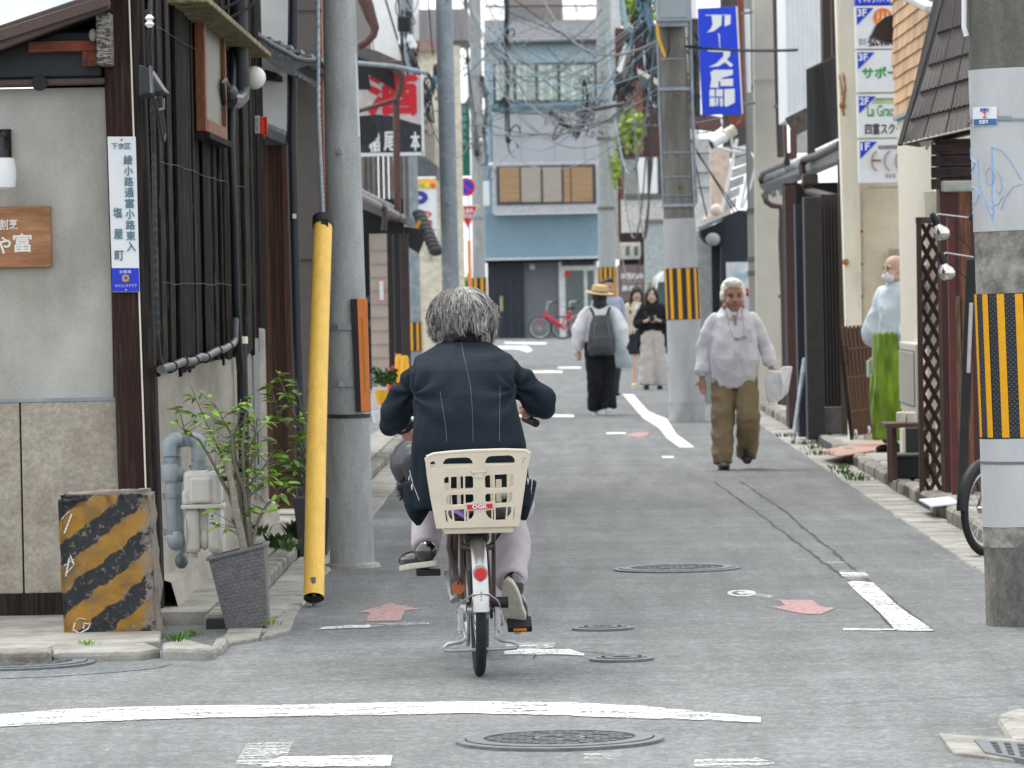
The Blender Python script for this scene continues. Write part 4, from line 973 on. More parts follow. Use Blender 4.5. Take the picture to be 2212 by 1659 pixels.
rp_ = thing('reflector_plate', 'black plate with an orange reflector strip strapped to the concrete pole', 'reflector', PY(778, 768, P1D-.13))
def slab4(name, pts, D, t, mat, par, bevel=.002):
 V = [PY(x, y, D) for x, y in pts]; return MB().add(V+[v+Vector((0, t, 0)) for v in V], [(0,1,2,3),(7,6,5,4),(0,4,5,1),(1,5,6,2),(2,6,7,3),(3,7,4,0)]).build(name, mat, par, bevel=bevel)
slab4('backing', [(757,646),(794,645),(801,889),(769,890)], P1D-.125, .02, M('backing_black', (.012, .011, .014), .35, 0, .1, 4), rp_)
slab4('reflector_strip', [(771,645),(793,645),(800,888),(780,889)], P1D-.133, .007, ORANGE, rp_)
slab4('yellow_line', [(780,686),(784,686),(791,846),(787,846)], P1D-.1345, .001, M('olive_yellow', (.5, .25, .01), .4, 0, .05, 9), rp_, 0)
# yellow guy-wire guard
gy = thing('guy_guard', 'long yellow plastic guard tube round the guy wire beside the pole', 'guy wire guard', PY(681, 1310, 23.3))
GB, GT = PY(678, 1292, 23.3), PY(698, 472, 24.6)
n = 18; pts = []
for i in range(n+1):
 t = i/n; p = GB.lerp(GT, t); p.x += -.006*math.sin(t*math.pi); pts.append(p)
mb = MB(); mb.tube(pts, [.0475+.002*(1-i/n) for i in range(n+1)], 26, ref=(0, 1, 0), cap=False)
ob = mb.build('guard_tube', YEL, gy, smooth=True)
inn = MB(); inn.tube(pts[:4], .044, 20, ref=(0, 1, 0), cap=False); inn.build('tube_inside', BLACK, gy)
d = (pts[-1]-pts[-2]).normalized()
MB().tube([pts[-1]-d*.05, pts[-1]+d*.002], .0535, 26, ref=(0, 1, 0)).build('top_clamp', BLACK, gy, smooth=True)
MB().cbox(pts[-1]-d*.03+Vector((.012, -.052, 0)), (.035, .02, .05)).build('clamp_lock', BLACK, gy, bevel=.003)
MB().tube([pts[-1], PY(688, 250, 24.95), PY(686, -150, 25.4)], .0085, 8).build('guy_wire', STEEL, gy, smooth=True)
wr = MB(); A_, B_ = pts[-1], PY(686, -150, 25.4)
for k in range(3):
 Q = []
 for i in range(150):
  t = i/149; c = A_.lerp(B_, t) if t < 0 else (pts[-1].lerp(PY(688, 250, 24.95), min(1, t*2)) if t < .5 else PY(688, 250, 24.95).lerp(PY(686, -150, 25.4), t*2-1)); a = t*95+k*2.09
  Q.append(c+Vector((math.cos(a)*.0075, math.sin(a)*.0075, 0)))
 wr.tube(Q, .0035, 5)
tag(wr.build('wire_strands', STEEL, gy, smooth=True), kind='stuff')
MB().tube([GB+Vector((0, 0, .1)), GB-Vector((-.005, 0, .12))], .012, 8).build('anchor_rod', CABLEG, gy)
MB().tube([GB+Vector((0,0,.012)), GB-Vector((0, 0, .02))], [.0495, .03], 24, ref=(0, 1, 0), cap=False).build('torn_skirt', BLACK, gy)
# steel poles further up on the left
p2s, ax2 = pole('steel_pole', 'slim blue-grey steel pole with yellow and black sleeve behind the eaves', 896, 800, 877, 0, 70, .112, .0015, STEEL, 10, None)
hazard(p2s, ax2, 70, pz(895, 758, 70), pz(892, 696, 70), 9, .012, .15, False)
for yy in (140, 330): ring(p2s, ax2, 70, pz(885, yy, 70), .05, .012, STEEL, 'clamp')
p3s, ax3 = pole('steel_pole', 'smooth blue-grey steel pole rising behind the cyclist head', 974, 640, 959, 0, 60, .108, .001, STEEL, 10)
for yy, dx in ((440, 0), (210, -3), (0, 0)):
 p = PY(968+dx, yy, 60); MB().ell((p.x, 59.88, p.z), (.018, .02, .018), 10, 7).build('bolt_head', STEEL, p3s)
ring(p3s, ax3, 60, pz(960, 200, 60), .02, .004, STEEL, 'joint_ring')
p4s, ax4 = pole('concrete_pole', 'pale narrow concrete pole behind the no parking sign', 1036, 640, 1026, 0, 108, .155, .004, CONC_POLE, 12)
for yy in (165, 310, 470): ring(p4s, ax4, 108, pz(1028, yy, 108), .06, .02, STEEL, 'clamp')
hazard(p4s, ax4, 108, pz(1040, 700, 108), pz(1038, 600, 108), 7, .015, .4, False)
p5s, ax5 = pole('concrete_pole', 'far pale concrete pole in front of the blue building edge', 1312, 600, 1303, 0, 112, .21, .006, M('pole_pale', (.34, .365, .36), .8, 0, .08, 3), 14)
hazard(p5s, ax5, 112, pz(1316, 668, 112), pz(1316, 577, 112), 12, .02, .2, False)
for yy in (262, 300, 450): ring(p5s, ax5, 112, pz(1306, yy, 112), .07, .02, CONC_POLE_D, 'clamp')
# middle pole with cabinet
PMD = 53.6
pm, axm = pole('concrete_pole', 'thick concrete pole in mid street with grey wrap and striped sleeve', 1483, 860, 1452, 100, PMD, .188, .0085, CONC_POLE_D, 10)
def sleeve(root, ax, D, z0, z1, t, mat, name, n=36):
 return MB().tube([(ax(z0)[0], D, z0), (ax(z1)[0], D, z1)], [ax(z0)[1]+t, ax(z1)[1]+t], n, ref=(0, 1, 0), cap=True).build(name, mat, root, smooth=True)
WRAP = M('pale_wrap', (.40, .405, .41), .7, 0, .08, 3, .1, 60, col2=(.31, .31, .30), st=(1, 1, .3), lo=.5, hi=.7)
sleeve(pm, axm, PMD, pz(1470, 868, PMD), pz(1470, 472, PMD), .006, WRAP, 'paper_wrap')
sleeve(pm, axm, PMD, -.02, pz(1480, 868, PMD), .012, CONC_POLE, 'painted_foot')
hazard(pm, axm, PMD, pz(1472, 690, PMD), pz(1470, 579, PMD), 12, .012, .25, False)
for yy, t in ((444, .02), (422, .008), (382, .006), (193, .02), (128, .008), (330, .006)): ring(pm, axm, PMD, pz(1460, yy, PMD), .035 if t > .01 else .012, t, STEEL, 'steel_band')
for yy in (205, 403):
 p = PY(1456+yy*.03, yy, PMD); MB().ell((p.x, PMD-.18, p.z), (.02, .02, .02), 8, 6).build('rust_bolt', M('rust', (.2, .09, .03), .9, 0, .3, 20), pm)
for xo in (-36, 34):
 MB().tube([PY(1455+xo, -20, PMD-.05), PY(1462+xo, 250, PMD-.05), PY(1470+xo, 440, PMD-.05)], .018, 8).build('riser_pipe', STEEL, pm, smooth=True)
cb = thing('switch_cabinet', 'grey steel cabinet mounted high on the middle pole', 'electrical cabinet', PY(1453, 20, PMD-.3))
q = R(1417, -60, 1490, 47, PMD-.3); MB().box(q[0], q[1], PMD-.4, PMD-.2, q[2], q[3]).build('cabinet_body', M('cabinet_grey', (.28, .32, .345), .5, .1, .05, 2), cb, bevel=.012)
MB().box(q[0]+.02, q[1]-.02, PMD-.36, PMD-.1, q[2]-.05, q[2]).build('mounting_rail', STEEL, cb)
MB().box(q[0]+.04, q[1]-.04, PMD-.412, PMD-.4, q[2]+.04, q[3]).build('door_leaf', M('cabinet_grey', (.28, .32, .345)), cb, bevel=.004)
MB().tube([PY(1420, 48, PMD-.3), PY(1422, 80, PMD-.3), PY(1432, 110, PMD-.25), PY(1438, 123, PMD-.25)], .018, 8).build('orange_cable', M('orange_cable', (.75, .42, .03), .5), cb, smooth=True)
MB().tube([PY(1441, 52, PMD-.3), PY(1444, 80, PMD-.3), PY(1446, 105, PMD-.3), PY(1440, 123, PMD-.25)], .012, 8).build('black_cable', CABLE, cb, smooth=True)
# near right pole
PRD = 21.25
pr_, axr = pole('concrete_pole', 'large concrete pole at the right edge with striped reflective sleeve', 2221, 1348, 2172, 100, PRD, .180, .008, CONC_POLE_D, 9)
WR2 = M('white_wrap', (.50, .51, .52), .6, 0, .07, 2.5, .35, 260, col2=(.40, .40, .39), st=(1, 1, .5), lo=.52, hi=.7)
MOTT = M('mottled_concrete', (.30, .29, .265), .85, 0, .25, 7, .3, 60, col2=(.16, .15, .13), lo=.42, hi=.6, fine=.14, fines=60)
sleeve(pr_, axr, PRD, pz(2150, 499, PRD), pz(2150, 150, PRD), .004, WR2, 'upper_wrap')
sleeve(pr_, axr, PRD, pz(2150, 633, PRD), pz(2150, 499, PRD)-.001, .001, MOTT, 'bare_ring')
hazard(pr_, axr, PRD, pz(2160, 945, PRD), pz(2150, 633, PRD), 14, .007, .12, True)
sleeve(pr_, axr, PRD, pz(2160, 1135, PRD), pz(2150, 945, PRD)-.001, .005, WR2, 'lower_wrap')
sleeve(pr_, axr, PRD, pz(2160, 1178, PRD), pz(2160, 1136, PRD), .003, MOTT, 'stained_ring')
sleeve(pr_, axr, PRD, -.02, pz(2160, 1178, PRD), .002, M('dirty_foot', (.20, .19, .17), .8, 0, .3, 3, .4, 40, col2=(.045, .05, .055), st=(1.2, 1.2, .5), lo=.44, hi=.66, fine=.2, fines=50), 'weathered_foot')
ring(pr_, axr, PRD, pz(2150, 998, PRD), .012, .008, CABLEG, 'grey_cord', 40)
ring(pr_, axr, PRD, pz(2150, 262, PRD), .012, .008, STEEL, 'steel_band', 40)
MB().tube([PY(2083, -30, PRD-.05), PY(2083, 60, PRD-.05), PY(2088, 78, PRD-.05)], .012, 8).build('white_cord', SWHITE, pr_)
tp_ = thing('pole_tag', 'small white and blue lamp number tag strapped to the right pole', 'tag', PY(2129, 245, PRD-.2))
zc_ = pz(2129, 247, PRD); xx_, rr_ = axr(zc_)
def onpole(px_, py_, D, off):   # surface point of the right pole seen at a picture position
 z = pz(px_, py_, D-.17); x_, r_ = axr(z); t = max(-1, min(1, (PY(px_, py_, D-.17).x-x_)/(r_+off))); a_ = math.acos(t)
 return Vector((x_+(r_+off)*math.cos(a_), D-(r_+off)*math.sin(a_), z))
def wrapquad(x0, y0, x1, y1, off, mat, name, par, n=6):
 vs = []
 for i in range(n+1):
  xq = x0+(x1-x0)*i/n; vs += [onpole(xq, y0, PRD, off), onpole(xq, y1, PRD, off)]
 mb = MB(); mb.add(vs+[v+Vector((0, .004, 0)) for v in vs], [(2*i, 2*i+1, 2*i+3, 2*i+2) for i in range(n)]); return mb.build(name, mat, par, fix=False)
wrapquad(2106, 230, 2154, 271, .010, SWHITE, 'tag_plate', tp_); wrapquad(2107, 256, 2153, 270, .012, M('tag_blue', (.05, .15, .36), .5, 0, .05, 9), 'tag_foot', tp_)
for s_, x0, y0, x1, y1, m_ in (('照明灯', 2117, 233, 2140, 241, NAVY), ('2', 2124, 241, 2132, 254, RED), ('京都市', 2115, 258, 2139, 267, SWHITE)):
 c_ = onpole((x0+x1)/2, (y0+y1)/2, PRD, .016); w_ = (x1-x0)/2*PRD/F; h_ = (y1-y0)/2*PRD/F
 ang = math.atan2(c_.x-axr(c_.z)[0], PRD-c_.y); Mx = Matrix.Translation(c_) @ Matrix.Rotation(ang, 4, 'Z')
 lettering(s_, -w_, w_, -h_, h_, 0, m_, tp_, Mx=Mx, bold=.0006)
wrapquad(2092, 255, 2106, 262, .011, STEEL, 'strap', tp_); wrapquad(2154, 251, 2185, 259, .011, STEEL, 'strap', tp_)
# blue spray drawing on the wrap
SPRAY = M('spray_blue', (.22, .42, .72), .7, 0, .2, 30)
def spray(pts, r=.004):
 Q = []
 for a_, b_ in zip(pts, pts[1:]):
  for i in range(6): t = i/6; Q.append(onpole(a_[0]+(b_[0]-a_[0])*t, a_[1]+(b_[1]-a_[1])*t, PRD, .0045))
 MB().tube(Q, [(r*random.uniform(.5, 1), .0012) for _ in Q], 6).build('sprayed_line', SPRAY, pr_)
for L_ in ([(2144,318),(2146,370),(2144,420),(2147,448),(2146,484)], [(2144,318),(2165,325),(2185,350),(2211,395)], [(2211,397),(2190,402),(2172,425),(2160,460)],
           [(2140,360),(2132,372),(2134,395),(2144,400),(2150,385),(2146,368),(2138,362)], [(2155,370),(2163,385),(2165,405),(2160,420),(2152,408)], [(2100,318),(2104,340),(2112,350),(2105,370),(2098,375)],
           [(2116,330),(2118,380),(2120,400),(2128,425),(2140,447),(2148,452)], [(2102,400),(2112,405),(2120,420),(2112,440),(2104,430),(2100,440),(2110,455)], [(2146,445),(2158,440),(2168,420)], [(2130,440),(2145,470),(2150,450)], [(2098,455),(2112,463)]):
 spray(L_)
# ================================================================ LEFT: houses further up
def fwall(name, x0, y0, x1, y1, D, mat, par, depth=.15, bev=0, **k):   # wall panel facing the camera
 return panel_px(name, x0, y0, x1, y1, D, depth, mat, par, bevel=bev, **k)
wh = thing('white_house', 'narrow house with white upper wall and dark brown boards behind the plank house', 'house', (-2.3, 31.6, 0))
fwall('upper_wall', 500, -200, 628, 292, 31.6, WHITEW, wh)
fwall('lower_boards', 560, 300, 645, 1100, 31.7, BRWOOD, wh)
for x in (588, 597, 606, 614): fwall('board_joint', x, 305, x+1.5, 1090, 31.69, BLACK, wh, .01)
MB().tube([PY(634, -80, 31.4), PY(630, 300, 31.4), PY(640, 700, 31.4), PY(652, 1110, 31.4)], .033, 12).build('downpipe', PIPEBK, wh, smooth=True)
fwall('clip', 632, 462, 640, 472, 31.35, SWHITE, wh, .01)
cl = MB().box(-2.0, PY(700, 400, 33).x, 33, 37.5, 0, 6).build('cladding_wall', GREYBROWN, wh)
fwall('corner_trim', 688, -200, 697, 560, 32.99, M('rust_trim', (.25, .09, .05), .6), wh, .05)
fwall('cladding_seam', 640, 22, 697, 24, 32.98, PIPEBK, wh, .01); fwall('cladding_seam', 640, 560, 700, 562, 32.98, PIPEBK, wh, .01)
# strip of tiles at the foot of the white wall: each tile one piece
tm = MB().tube([(0, -.10, 0), (0, .06, .03)], .03, 10).mesh('roof_tile', smooth=True); tm.materials.append(TILE)
for i in range(6):
 p = PY(577+i*8, 286+i*3.2, 31.5); o = bpy.data.objects.new('roof_tile', tm); o.location = p-wloc(wh); link(o, wh)
fwall('tile_bed', 572, 292, 622, 312, 31.52, M('tile_bed', (.12, .12, .125), .8), wh, .1)
# tiled gable eave that projects towards the street
ge = thing('tiled_eave', 'grey tiled pent roof end with curled carving above the white globe lamp', 'roof', PY(620, 130, 33))
D_ = 31.0
prof = [(520, 30), (540, 58), (560, 78), (590, 98), (618, 113), (640, 126), (660, 131), (686, 132)]
low = [(686, 140), (662, 141), (640, 150), (655, 160), (672, 170), (690, 182), (682, 190), (655, 175), (635, 165), (600, 150), (565, 122), (535, 95)]
P = [PY(x, y, D_) for x, y in prof+low]; n = len(P)
MB().tube([PY(x, y-1, D_) for x, y in prof], .016, 10).build('ridge_roll', TILE, ge, smooth=True)
mb = MB(); mb.add([Vector((p.x, D_, p.z)) for p in P]+[Vector((p.x, D_+.05, p.z)) for p in P], [tuple(range(n)), tuple(range(2*n-1, n-1, -1))]+[(i, i+n, (i+1) % n+n, (i+1) % n) for i in range(n)])
mb.build('gable_tile', M('carved_tile', (.13, .135, .14), .55, .1, .15, 9), ge)
for k, (cx_, cy_) in enumerate([(556, 92), (570, 98), (592, 112), (606, 124), (622, 128)]):
 pts = [PY(cx_+(3+i*.35)*math.cos(i*.8+k), cy_+(2+i*.3)*math.sin(i*.8+k), D_-.003) for i in range(12)]
 MB().tube(pts, .004, 6).build('carved_curl', M('carved_hi', (.20, .21, .22), .5, .1), ge)
for i in range(6):
 a_ = PY(560+i*22, 76+i*9, D_+.0); MB().box(a_.x-.01, a_.x+.07, D_+.05+.0, D_+5.5, a_.z-.03, a_.z-.008).build('roof_course', TILE, ge)
for i in range(4):
 a_ = PY(640+i*9, 160+i*5, D_-.02); MB().cyl((a_.x, D_-.03, a_.z), (a_.x, D_+.2, a_.z), .014, 10).build('eave_tile_end', TILE, ge)
MB().add([PY(500, 130, D_+.05), PY(600, 158, D_+.05), PY(600, 170, D_+.05), PY(500, 160, D_+.05)]+[PY(500, 130, D_+.05)+Vector((0, 5.5, 0)), PY(600, 158, D_+.05)+Vector((0, 5.5, 0)), PY(600, 170, D_+.05)+Vector((0, 5.5, 0)), PY(500, 160, D_+.05)+Vector((0, 5.5, 0))],
 [(0,1,2,3),(7,6,5,4),(0,4,5,1),(2,6,7,3),(1,5,6,2),(3,7,4,0)]).build('soffit', DKWOOD, ge)
MB().add([PY(540, 70, D_+.05), PY(690, 136, D_+.05), PY(690, 136, D_+.05)+Vector((0, 6, .0)), PY(540, 70, D_+.05)+Vector((0, 6, 0))], [(0,1,2,3)]).build('roof_deck', DKWOOD, ge)
# ---- dark machiya with gutters, beyond pole 1
m1 = thing('dark_machiya', 'dark timber townhouse with tiled eaves and gutter pipes behind the first pole', 'house', (-2.2, 50, 0))
MB().box(-3.2, -2.25, 57.2, 62, 2.4, 5.5).build('upper_storey', M('grey_boards', (.17, .165, .15), .8, 0, .2, 3, st=(8, 8, .4)), m1)
for i in range(9): fwall('wall_board', 786+i*11, 333, 795+i*11, 470, 58-.02*i, M('grey_board', (.21, .20, .185), .85, 0, .25, 5, st=(9, 9, .5), rnd=.2), m1, .03)
MB().box(-3.2, -1.95, 38, 44, 0, 2.35).build('lower_wall', M('dark_lattice', (.02, .02, .022), .7, 0, .2, 5), m1)
for x0, x1, D in ((775, 800, 44), (838, 850, 52), (855, 866, 55)):
 fwall('post', x0, 505, x1, 840 if x0 < 800 else 790, D, M('post_black', (.018, .018, .02), .6), m1, .12)
for yy in (640, 692): fwall('post_band', 778, yy, 800, yy+14, 43.9, M('band_grey', (.14, .14, .135), .8), m1, .02)
fwall('tiled_wall', 800, 505, 842, 800, 53.5, M('pinkish_tile', (.46, .40, .345), .8, 0, .06, 3), m1, .1)
for k in range(9): fwall('tile_joint', 800, 540+k*29, 842, 541.2+k*29, 53.48, M('joint', (.33, .29, .25), .9), m1, .01)
fwall('recess_wall', 842, 505, 885, 800, 56, M('recess_brown', (.055, .04, .036), .8), m1, .1)
nb = thing('notice_board', 'small white notice with a pink border on the pale tiled wall', 'notice', PY(825, 628, 53.3))
fwall('board', 818, 603, 831, 653, 53.35, M('notice_pink', (.6, .22, .2), .6), nb, .02); fwall('sheet', 819.5, 607, 828.5, 648, 53.33, SWHITE, nb, .01)
# eave tiles row, one object each, receding
et = MB().tube([(.24, 0, .12), (-.02, 0, 0)], .055, 9).mesh('eave_tile', smooth=True); et.materials.append(TILE)
for i in range(34):
 o = bpy.data.objects.new('eave_tile', et); o.location = Vector((-1.86, 42+i*.52, 2.42+(.004*(i % 3))))-wloc(m1); o.rotation_euler = (0, 0, math.pi); link(o, m1)
MB().add([(-2.3, 42, 2.62), (-1.80, 42, 2.38), (-1.80, 60, 2.38), (-2.3, 60, 2.62)], [(0,1,2,3)]).build('eave_deck', M('eave_grey', (.16, .165, .17), .7), m1)
MB().box(-1.86, -1.78, 42, 60.5, 2.30, 2.37).build('fascia', PIPEBR, m1)
MB().tube([(-1.74, y_, 2.34-.001*(y_-42)) for y_ in np.linspace(42, 60.5, 8)], .05, 10).build('gutter', PIPEBR, m1, smooth=True)
D_ = 49
MB().tube([PY(x, y, D_) for x, y in [(785, 430), (800, 435), (822, 442), (831, 450), (832, 470), (829, 498)]], .030, 10).build('gutter_pipe', PIPEBR, m1, smooth=True)
MB().tube([PY(x, y, 57) for x, y in [(790, 548), (800, 546), (860, 530), (905, 512), (915, 495)]], .030, 10).build('gutter_pipe', PIPEBK, m1, smooth=True)
MB().tube([PY(x, y, 55) for x, y in [(770, 525), (776, 519), (828, 505)]], .028, 10).build('gutter_pipe', PIPEBK, m1, smooth=True)
MB().add([PY(835, 446, 56.8), PY(898, 476, 56.8), PY(893, 490, 56.8), PY(835, 462, 56.8)], [(0,1,2,3)]).build('metal_flashing', M('flash', (.26, .27, .28), .6, 0), m1)
for i in range(10):
 p = PY(905+i*4.0, 462+i*9, 61-.1*i); MB().ell(p, (.09, .07, .06), 9, 6).build('ridge_end_tile', M('tile_dark', (.07, .07, .075), .6), m1)
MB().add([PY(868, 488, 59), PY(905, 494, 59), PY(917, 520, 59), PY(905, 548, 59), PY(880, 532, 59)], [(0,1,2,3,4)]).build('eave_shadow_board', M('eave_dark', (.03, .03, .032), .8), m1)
MB().tube([PY(x, y, 59.5) for x, y in [(864, 492), (875, 501), (890, 502), (901, 492), (906, 476)]], .022, 8).build('yellow_hose', M('hose_yellow', (.75, .40, .02), .5), m1, smooth=True)
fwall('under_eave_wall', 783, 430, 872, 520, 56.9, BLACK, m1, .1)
# gable with dark roof above the sake sign, brown gutter work
g1 = thing('gable_roof', 'dark tiled gable with rusty gutter pipes above the red lettered sign', 'roof', PY(840, 210, 56))
A = [(770, 98), (815, 110), (858, 129), (864, 146), (850, 152), (770, 124)]
mb = MB(); P = [PY(x, y, 55) for x, y in A]; n = len(P)
mb.add(P+[p+Vector((0, 1.6, 0)) for p in P], [tuple(range(n)), tuple(range(2*n-1, n-1, -1))]+[(i, i+n, (i+1) % n+n, (i+1) % n) for i in range(n)]); mb.build('roof_slab', M('roof_darkgrey', (.13, .125, .115), .8, 0, .2, 5), g1)
MB().add([PY(x, y, 54.9) for x, y in [(770, 122), (848, 148), (856, 197), (796, 161), (802, 194), (770, 194)]], [(0,1,2,3,4,5)]).build('soffit', BLACK, g1)
RB = M('rusty_brown', (.10, .048, .042), .6, 0, .2, 6)
MB().tube([PY(x, y, 54.7) for x, y in [(780, -20), (793, 12), (804, 45), (810, 60), (806, 76), (792, 90), (774, 100)]], [.075, .075, .06, .05, .045, .045, .045], 12).build('rusty_pipe', RB, g1, smooth=True)
MB().box(*[f(PY(840, 140, 54.6).x, PY(868, 140, 54.6).x) for f in (min, max)], 54.6, 54.9, PY(850, 152, 54.6).z, PY(850, 130, 54.6).z).build('gutter_end', RB, g1, bevel=.02)
MB().tube([PY(x, y, 54.6) for x, y in [(856, 145), (868, 165), (866, 190), (856, 215), (857, 380), (860, 480)]], .04, 10).build('rusty_downpipe', RB, g1, smooth=True)
MB().tube([PY(x, y, 54.6) for x, y in [(772, 448-5), (826, 420), (885, 398)]], .02, 8)
MB().tube([PY(x, y, 54.5) for x, y in [(775, 240), (820, 226), (858, 214)]], .025, 8).build('sign_arm', RB, g1)
MB().tube([PY(x, y, 54.4) for x, y in [(770, 136), (850, 143), (925, 158)]], .025, 8).build('cross_pipe', STEEL, g1)
sk = thing('sake_sign', 'white signboard with big red characters over a black arch with white writing', 'shop sign', PY(840, 250, 56.5))
D_ = 56.4; fwall('board', 745, 165, 912, 332, D_, M('sign_pale', (.62, .57, .57), .5), sk, .08, .01)
fwall('frame_edge', 745, 330, 914, 337, D_-.02, SWHITE, sk, .1)
fwall('frame_edge', 910, 160, 915, 337, D_-.02, SWHITE, sk, .1)
arc = [(745, 330), (745, 262), (775, 252), (810, 247), (845, 250), (880, 262), (910, 270), (910, 330)]
P = [PY(x, y, D_-.01) for x, y in arc]; MB().add(P, [tuple(range(len(P)))]).build('black_arch', M('arch_black', (.03, .035, .045), .5), sk, fix=False)
letter_px('酒', 796, 163, 900, 246, D_-.01, RED, sk, bold=.022)
letter_px('稲', 798, 288, 820, 328, D_-.015, SWHITE, sk, bold=.006); letter_px('尾', 830, 285, 853, 325, D_-.015, SWHITE, sk, bold=.006); letter_px('本', 888, 285, 906, 325, D_-.015, SWHITE, sk, bold=.006)
rs = thing('round_sign', 'black round sign or mirror back behind the first pole', 'round sign', PY(785, 282, 53))
MB().cyl(PY(785, 282, 53), PY(785, 282, 53)+Vector((0, .06, 0)), .095*1.7, 24).build('disc', BLACK, rs)
# white and cream buildings behind
wb = thing('white_building', 'tall white building with a brown parapet line behind the slim steel pole', 'building', (-3.5, 95, 0))
fwall('white_face', 730, -300, 905, 260, 95, WHITEW, wb, 1)
fwall('cream_face', 868, 100, 1000, 800, 94, M('cream_far', (.62, .57, .45), .8), wb, .5)
fwall('brown_parapet', 866, 88, 945, 110, 93.8, M('parapet', (.30, .20, .17), .7), wb, .3)
fwall('tiled_roof', 905, 20, 1010, 88, 93.9, M('roof_far', (.25, .24, .25), .7, 0, .2, 1.5, st=(6, 6, .3)), wb, 3)
fwall('wall_rib', 925, 250, 930, 560, 93.9, M('rib', (.35, .3, .26), .8), wb, .2)
MB().add([PY(885, 262, 93.5), PY(905, 215, 93.5), PY(940, 300, 93.5), PY(935, 420, 93.5), PY(905, 420, 93.5)], [(0,1,2,3,4)]).build('shingled_gable', M('gable_grey', (.27, .245, .21), .8, 0, .2, 2, st=(1, 1, 8)), wb)
aw = thing('grey_awning', 'dark grey sloping awning left of the parking sign', 'awning', PY(925, 355, 84))
P = [(895, 335), (918, 338), (945, 358), (945, 385), (895, 378)]; V = [PY(x, y, 84) for x, y in P]; n = 5
MB().add(V+[v+Vector((0, 2, 0)) for v in V], [tuple(range(n)), tuple(range(2*n-1, n-1, -1))]+[(i, i+n, (i+1) % n+n, (i+1) % n) for i in range(n)]).build('awning_sheet', M('awning_grey', (.10, .11, .125), .6), aw)
pk = thing('parking_sign', 'white parking sign with a blue P and coloured lamps along its top', 'parking sign', PY(905, 455, 82))
D_ = 82; fwall('board', 890, 382, 943, 528, D_, SWHITE, pk, .15, .02)
fwall('orange_band', 891, 386, 942, 408, D_-.01, M('lamp_orange', (.8, .45, .1), .5), pk, .01)
for i, c in enumerate([(.75,.12,.03), (.2,.5,.1), (.85,.6,.05), (.75,.12,.03)]):
 p = PY(898+i*12.5, 401, D_-.02); MB().cyl(p, p+Vector((0, .01, 0)), .04, 14).build('lamp_dot', M('dot%d' % i, c, .5), pk)
letter_px('P', 893, 415, 922, 456, D_-.015, NAVY, pk, bold=.02)
p = PY(918, 463, D_-.015); MB().tube([p, p+Vector((0, .008, 0))], [(.11, .055)]*2, 20, ref=(0, 0, 1)).build('red_oval', RED, pk)
letter_px('24h', 908, 459, 928, 468, D_-.025, SWHITE, pk); letter_px('時間', 912, 476, 932, 488, D_-.015, RED, pk, bold=.01)
fwall('divider', 890, 496, 943, 498, D_-.01, CABLEG, pk, .01); letter_px('パーク', 900, 503, 938, 512, D_-.015, RED, pk, bold=.006)
gs_ = thing('green_banner', 'tall dark green vertical banner sign with pale characters beside the far pole', 'banner sign', PY(1000, 300, 104))
fwall('banner', 984, 222, 1015, 380, 104, M('banner_green', (.015, .13, .10), .6), gs_, .15)
for i, c in enumerate('京都綾小路'): letter_px(c, 994, 232+i*17, 1008, 245+i*17, 103.95, M('pale_green', (.30, .45, .42), .6), gs_)
np_ = thing('no_parking_sign', 'round blue no parking sign with red rim and diagonal bar', 'traffic sign', PY(1007, 404, 100))
p = PY(1007, 404, 100); rr = 19.5*100/F
MB().cyl(p, p+Vector((0, .03, 0)), rr*1.04, 32).build('sign_disc', SWHITE, np_); MB().cyl(p-Vector((0, .006, 0)), p, rr, 32).build('red_rim', RED, np_)
MB().cyl(p-Vector((0, .012, 0)), p-Vector((0, .006, 0)), rr*.74, 32).build('blue_face', BLUE, np_)
MB().bar(p+Vector((-rr*.58, -.016, rr*.58)), p+Vector((rr*.58, -.016, -rr*.58)), rr*.22, .006, (0, 1, 0)).build('red_bar', RED, np_)
stp = thing('stop_sign', 'inverted red triangle stop sign below the round sign', 'traffic sign', PY(1006, 468, 100))
V = [PY(985, 443, 100), PY(1034, 443, 100), PY(1011, 497, 100)]
MB().add(V+[v+Vector((0, .03, 0)) for v in V], [(0,1,2),(5,4,3),(0,3,4,1),(1,4,5,2),(2,5,3,0)]).build('sign_plate', SWHITE, stp)
c_ = sum(V, Vector())/3; V2 = [c_+(v-c_)*.86+Vector((0, -.01, 0)) for v in V]; MB().add(V2, [(0,1,2)]).build('red_face', RED, stp, fix=False)
letter_px('止まれ', 997, 450, 1023, 460, 99.97, SWHITE, stp, bold=.006); letter_px('STOP', 1001, 463, 1019, 471, 99.97, SWHITE, stp, bold=.004)
post = thing('sign_post', 'thin pale and orange post carrying the two traffic signs', 'sign post', PY(1018, 560, 100.2))
MB().tube([PY(1012, 385, 100.3), PY(1014, 520, 100.3)], .03, 8).build('upper_post', SWHITE, post); MB().tube([PY(1013, 520, 100.3), PY(1019, 740, 100.3)], .038, 8).build('orange_post', M('post_orange', (.8, .26, .08), .6), post)
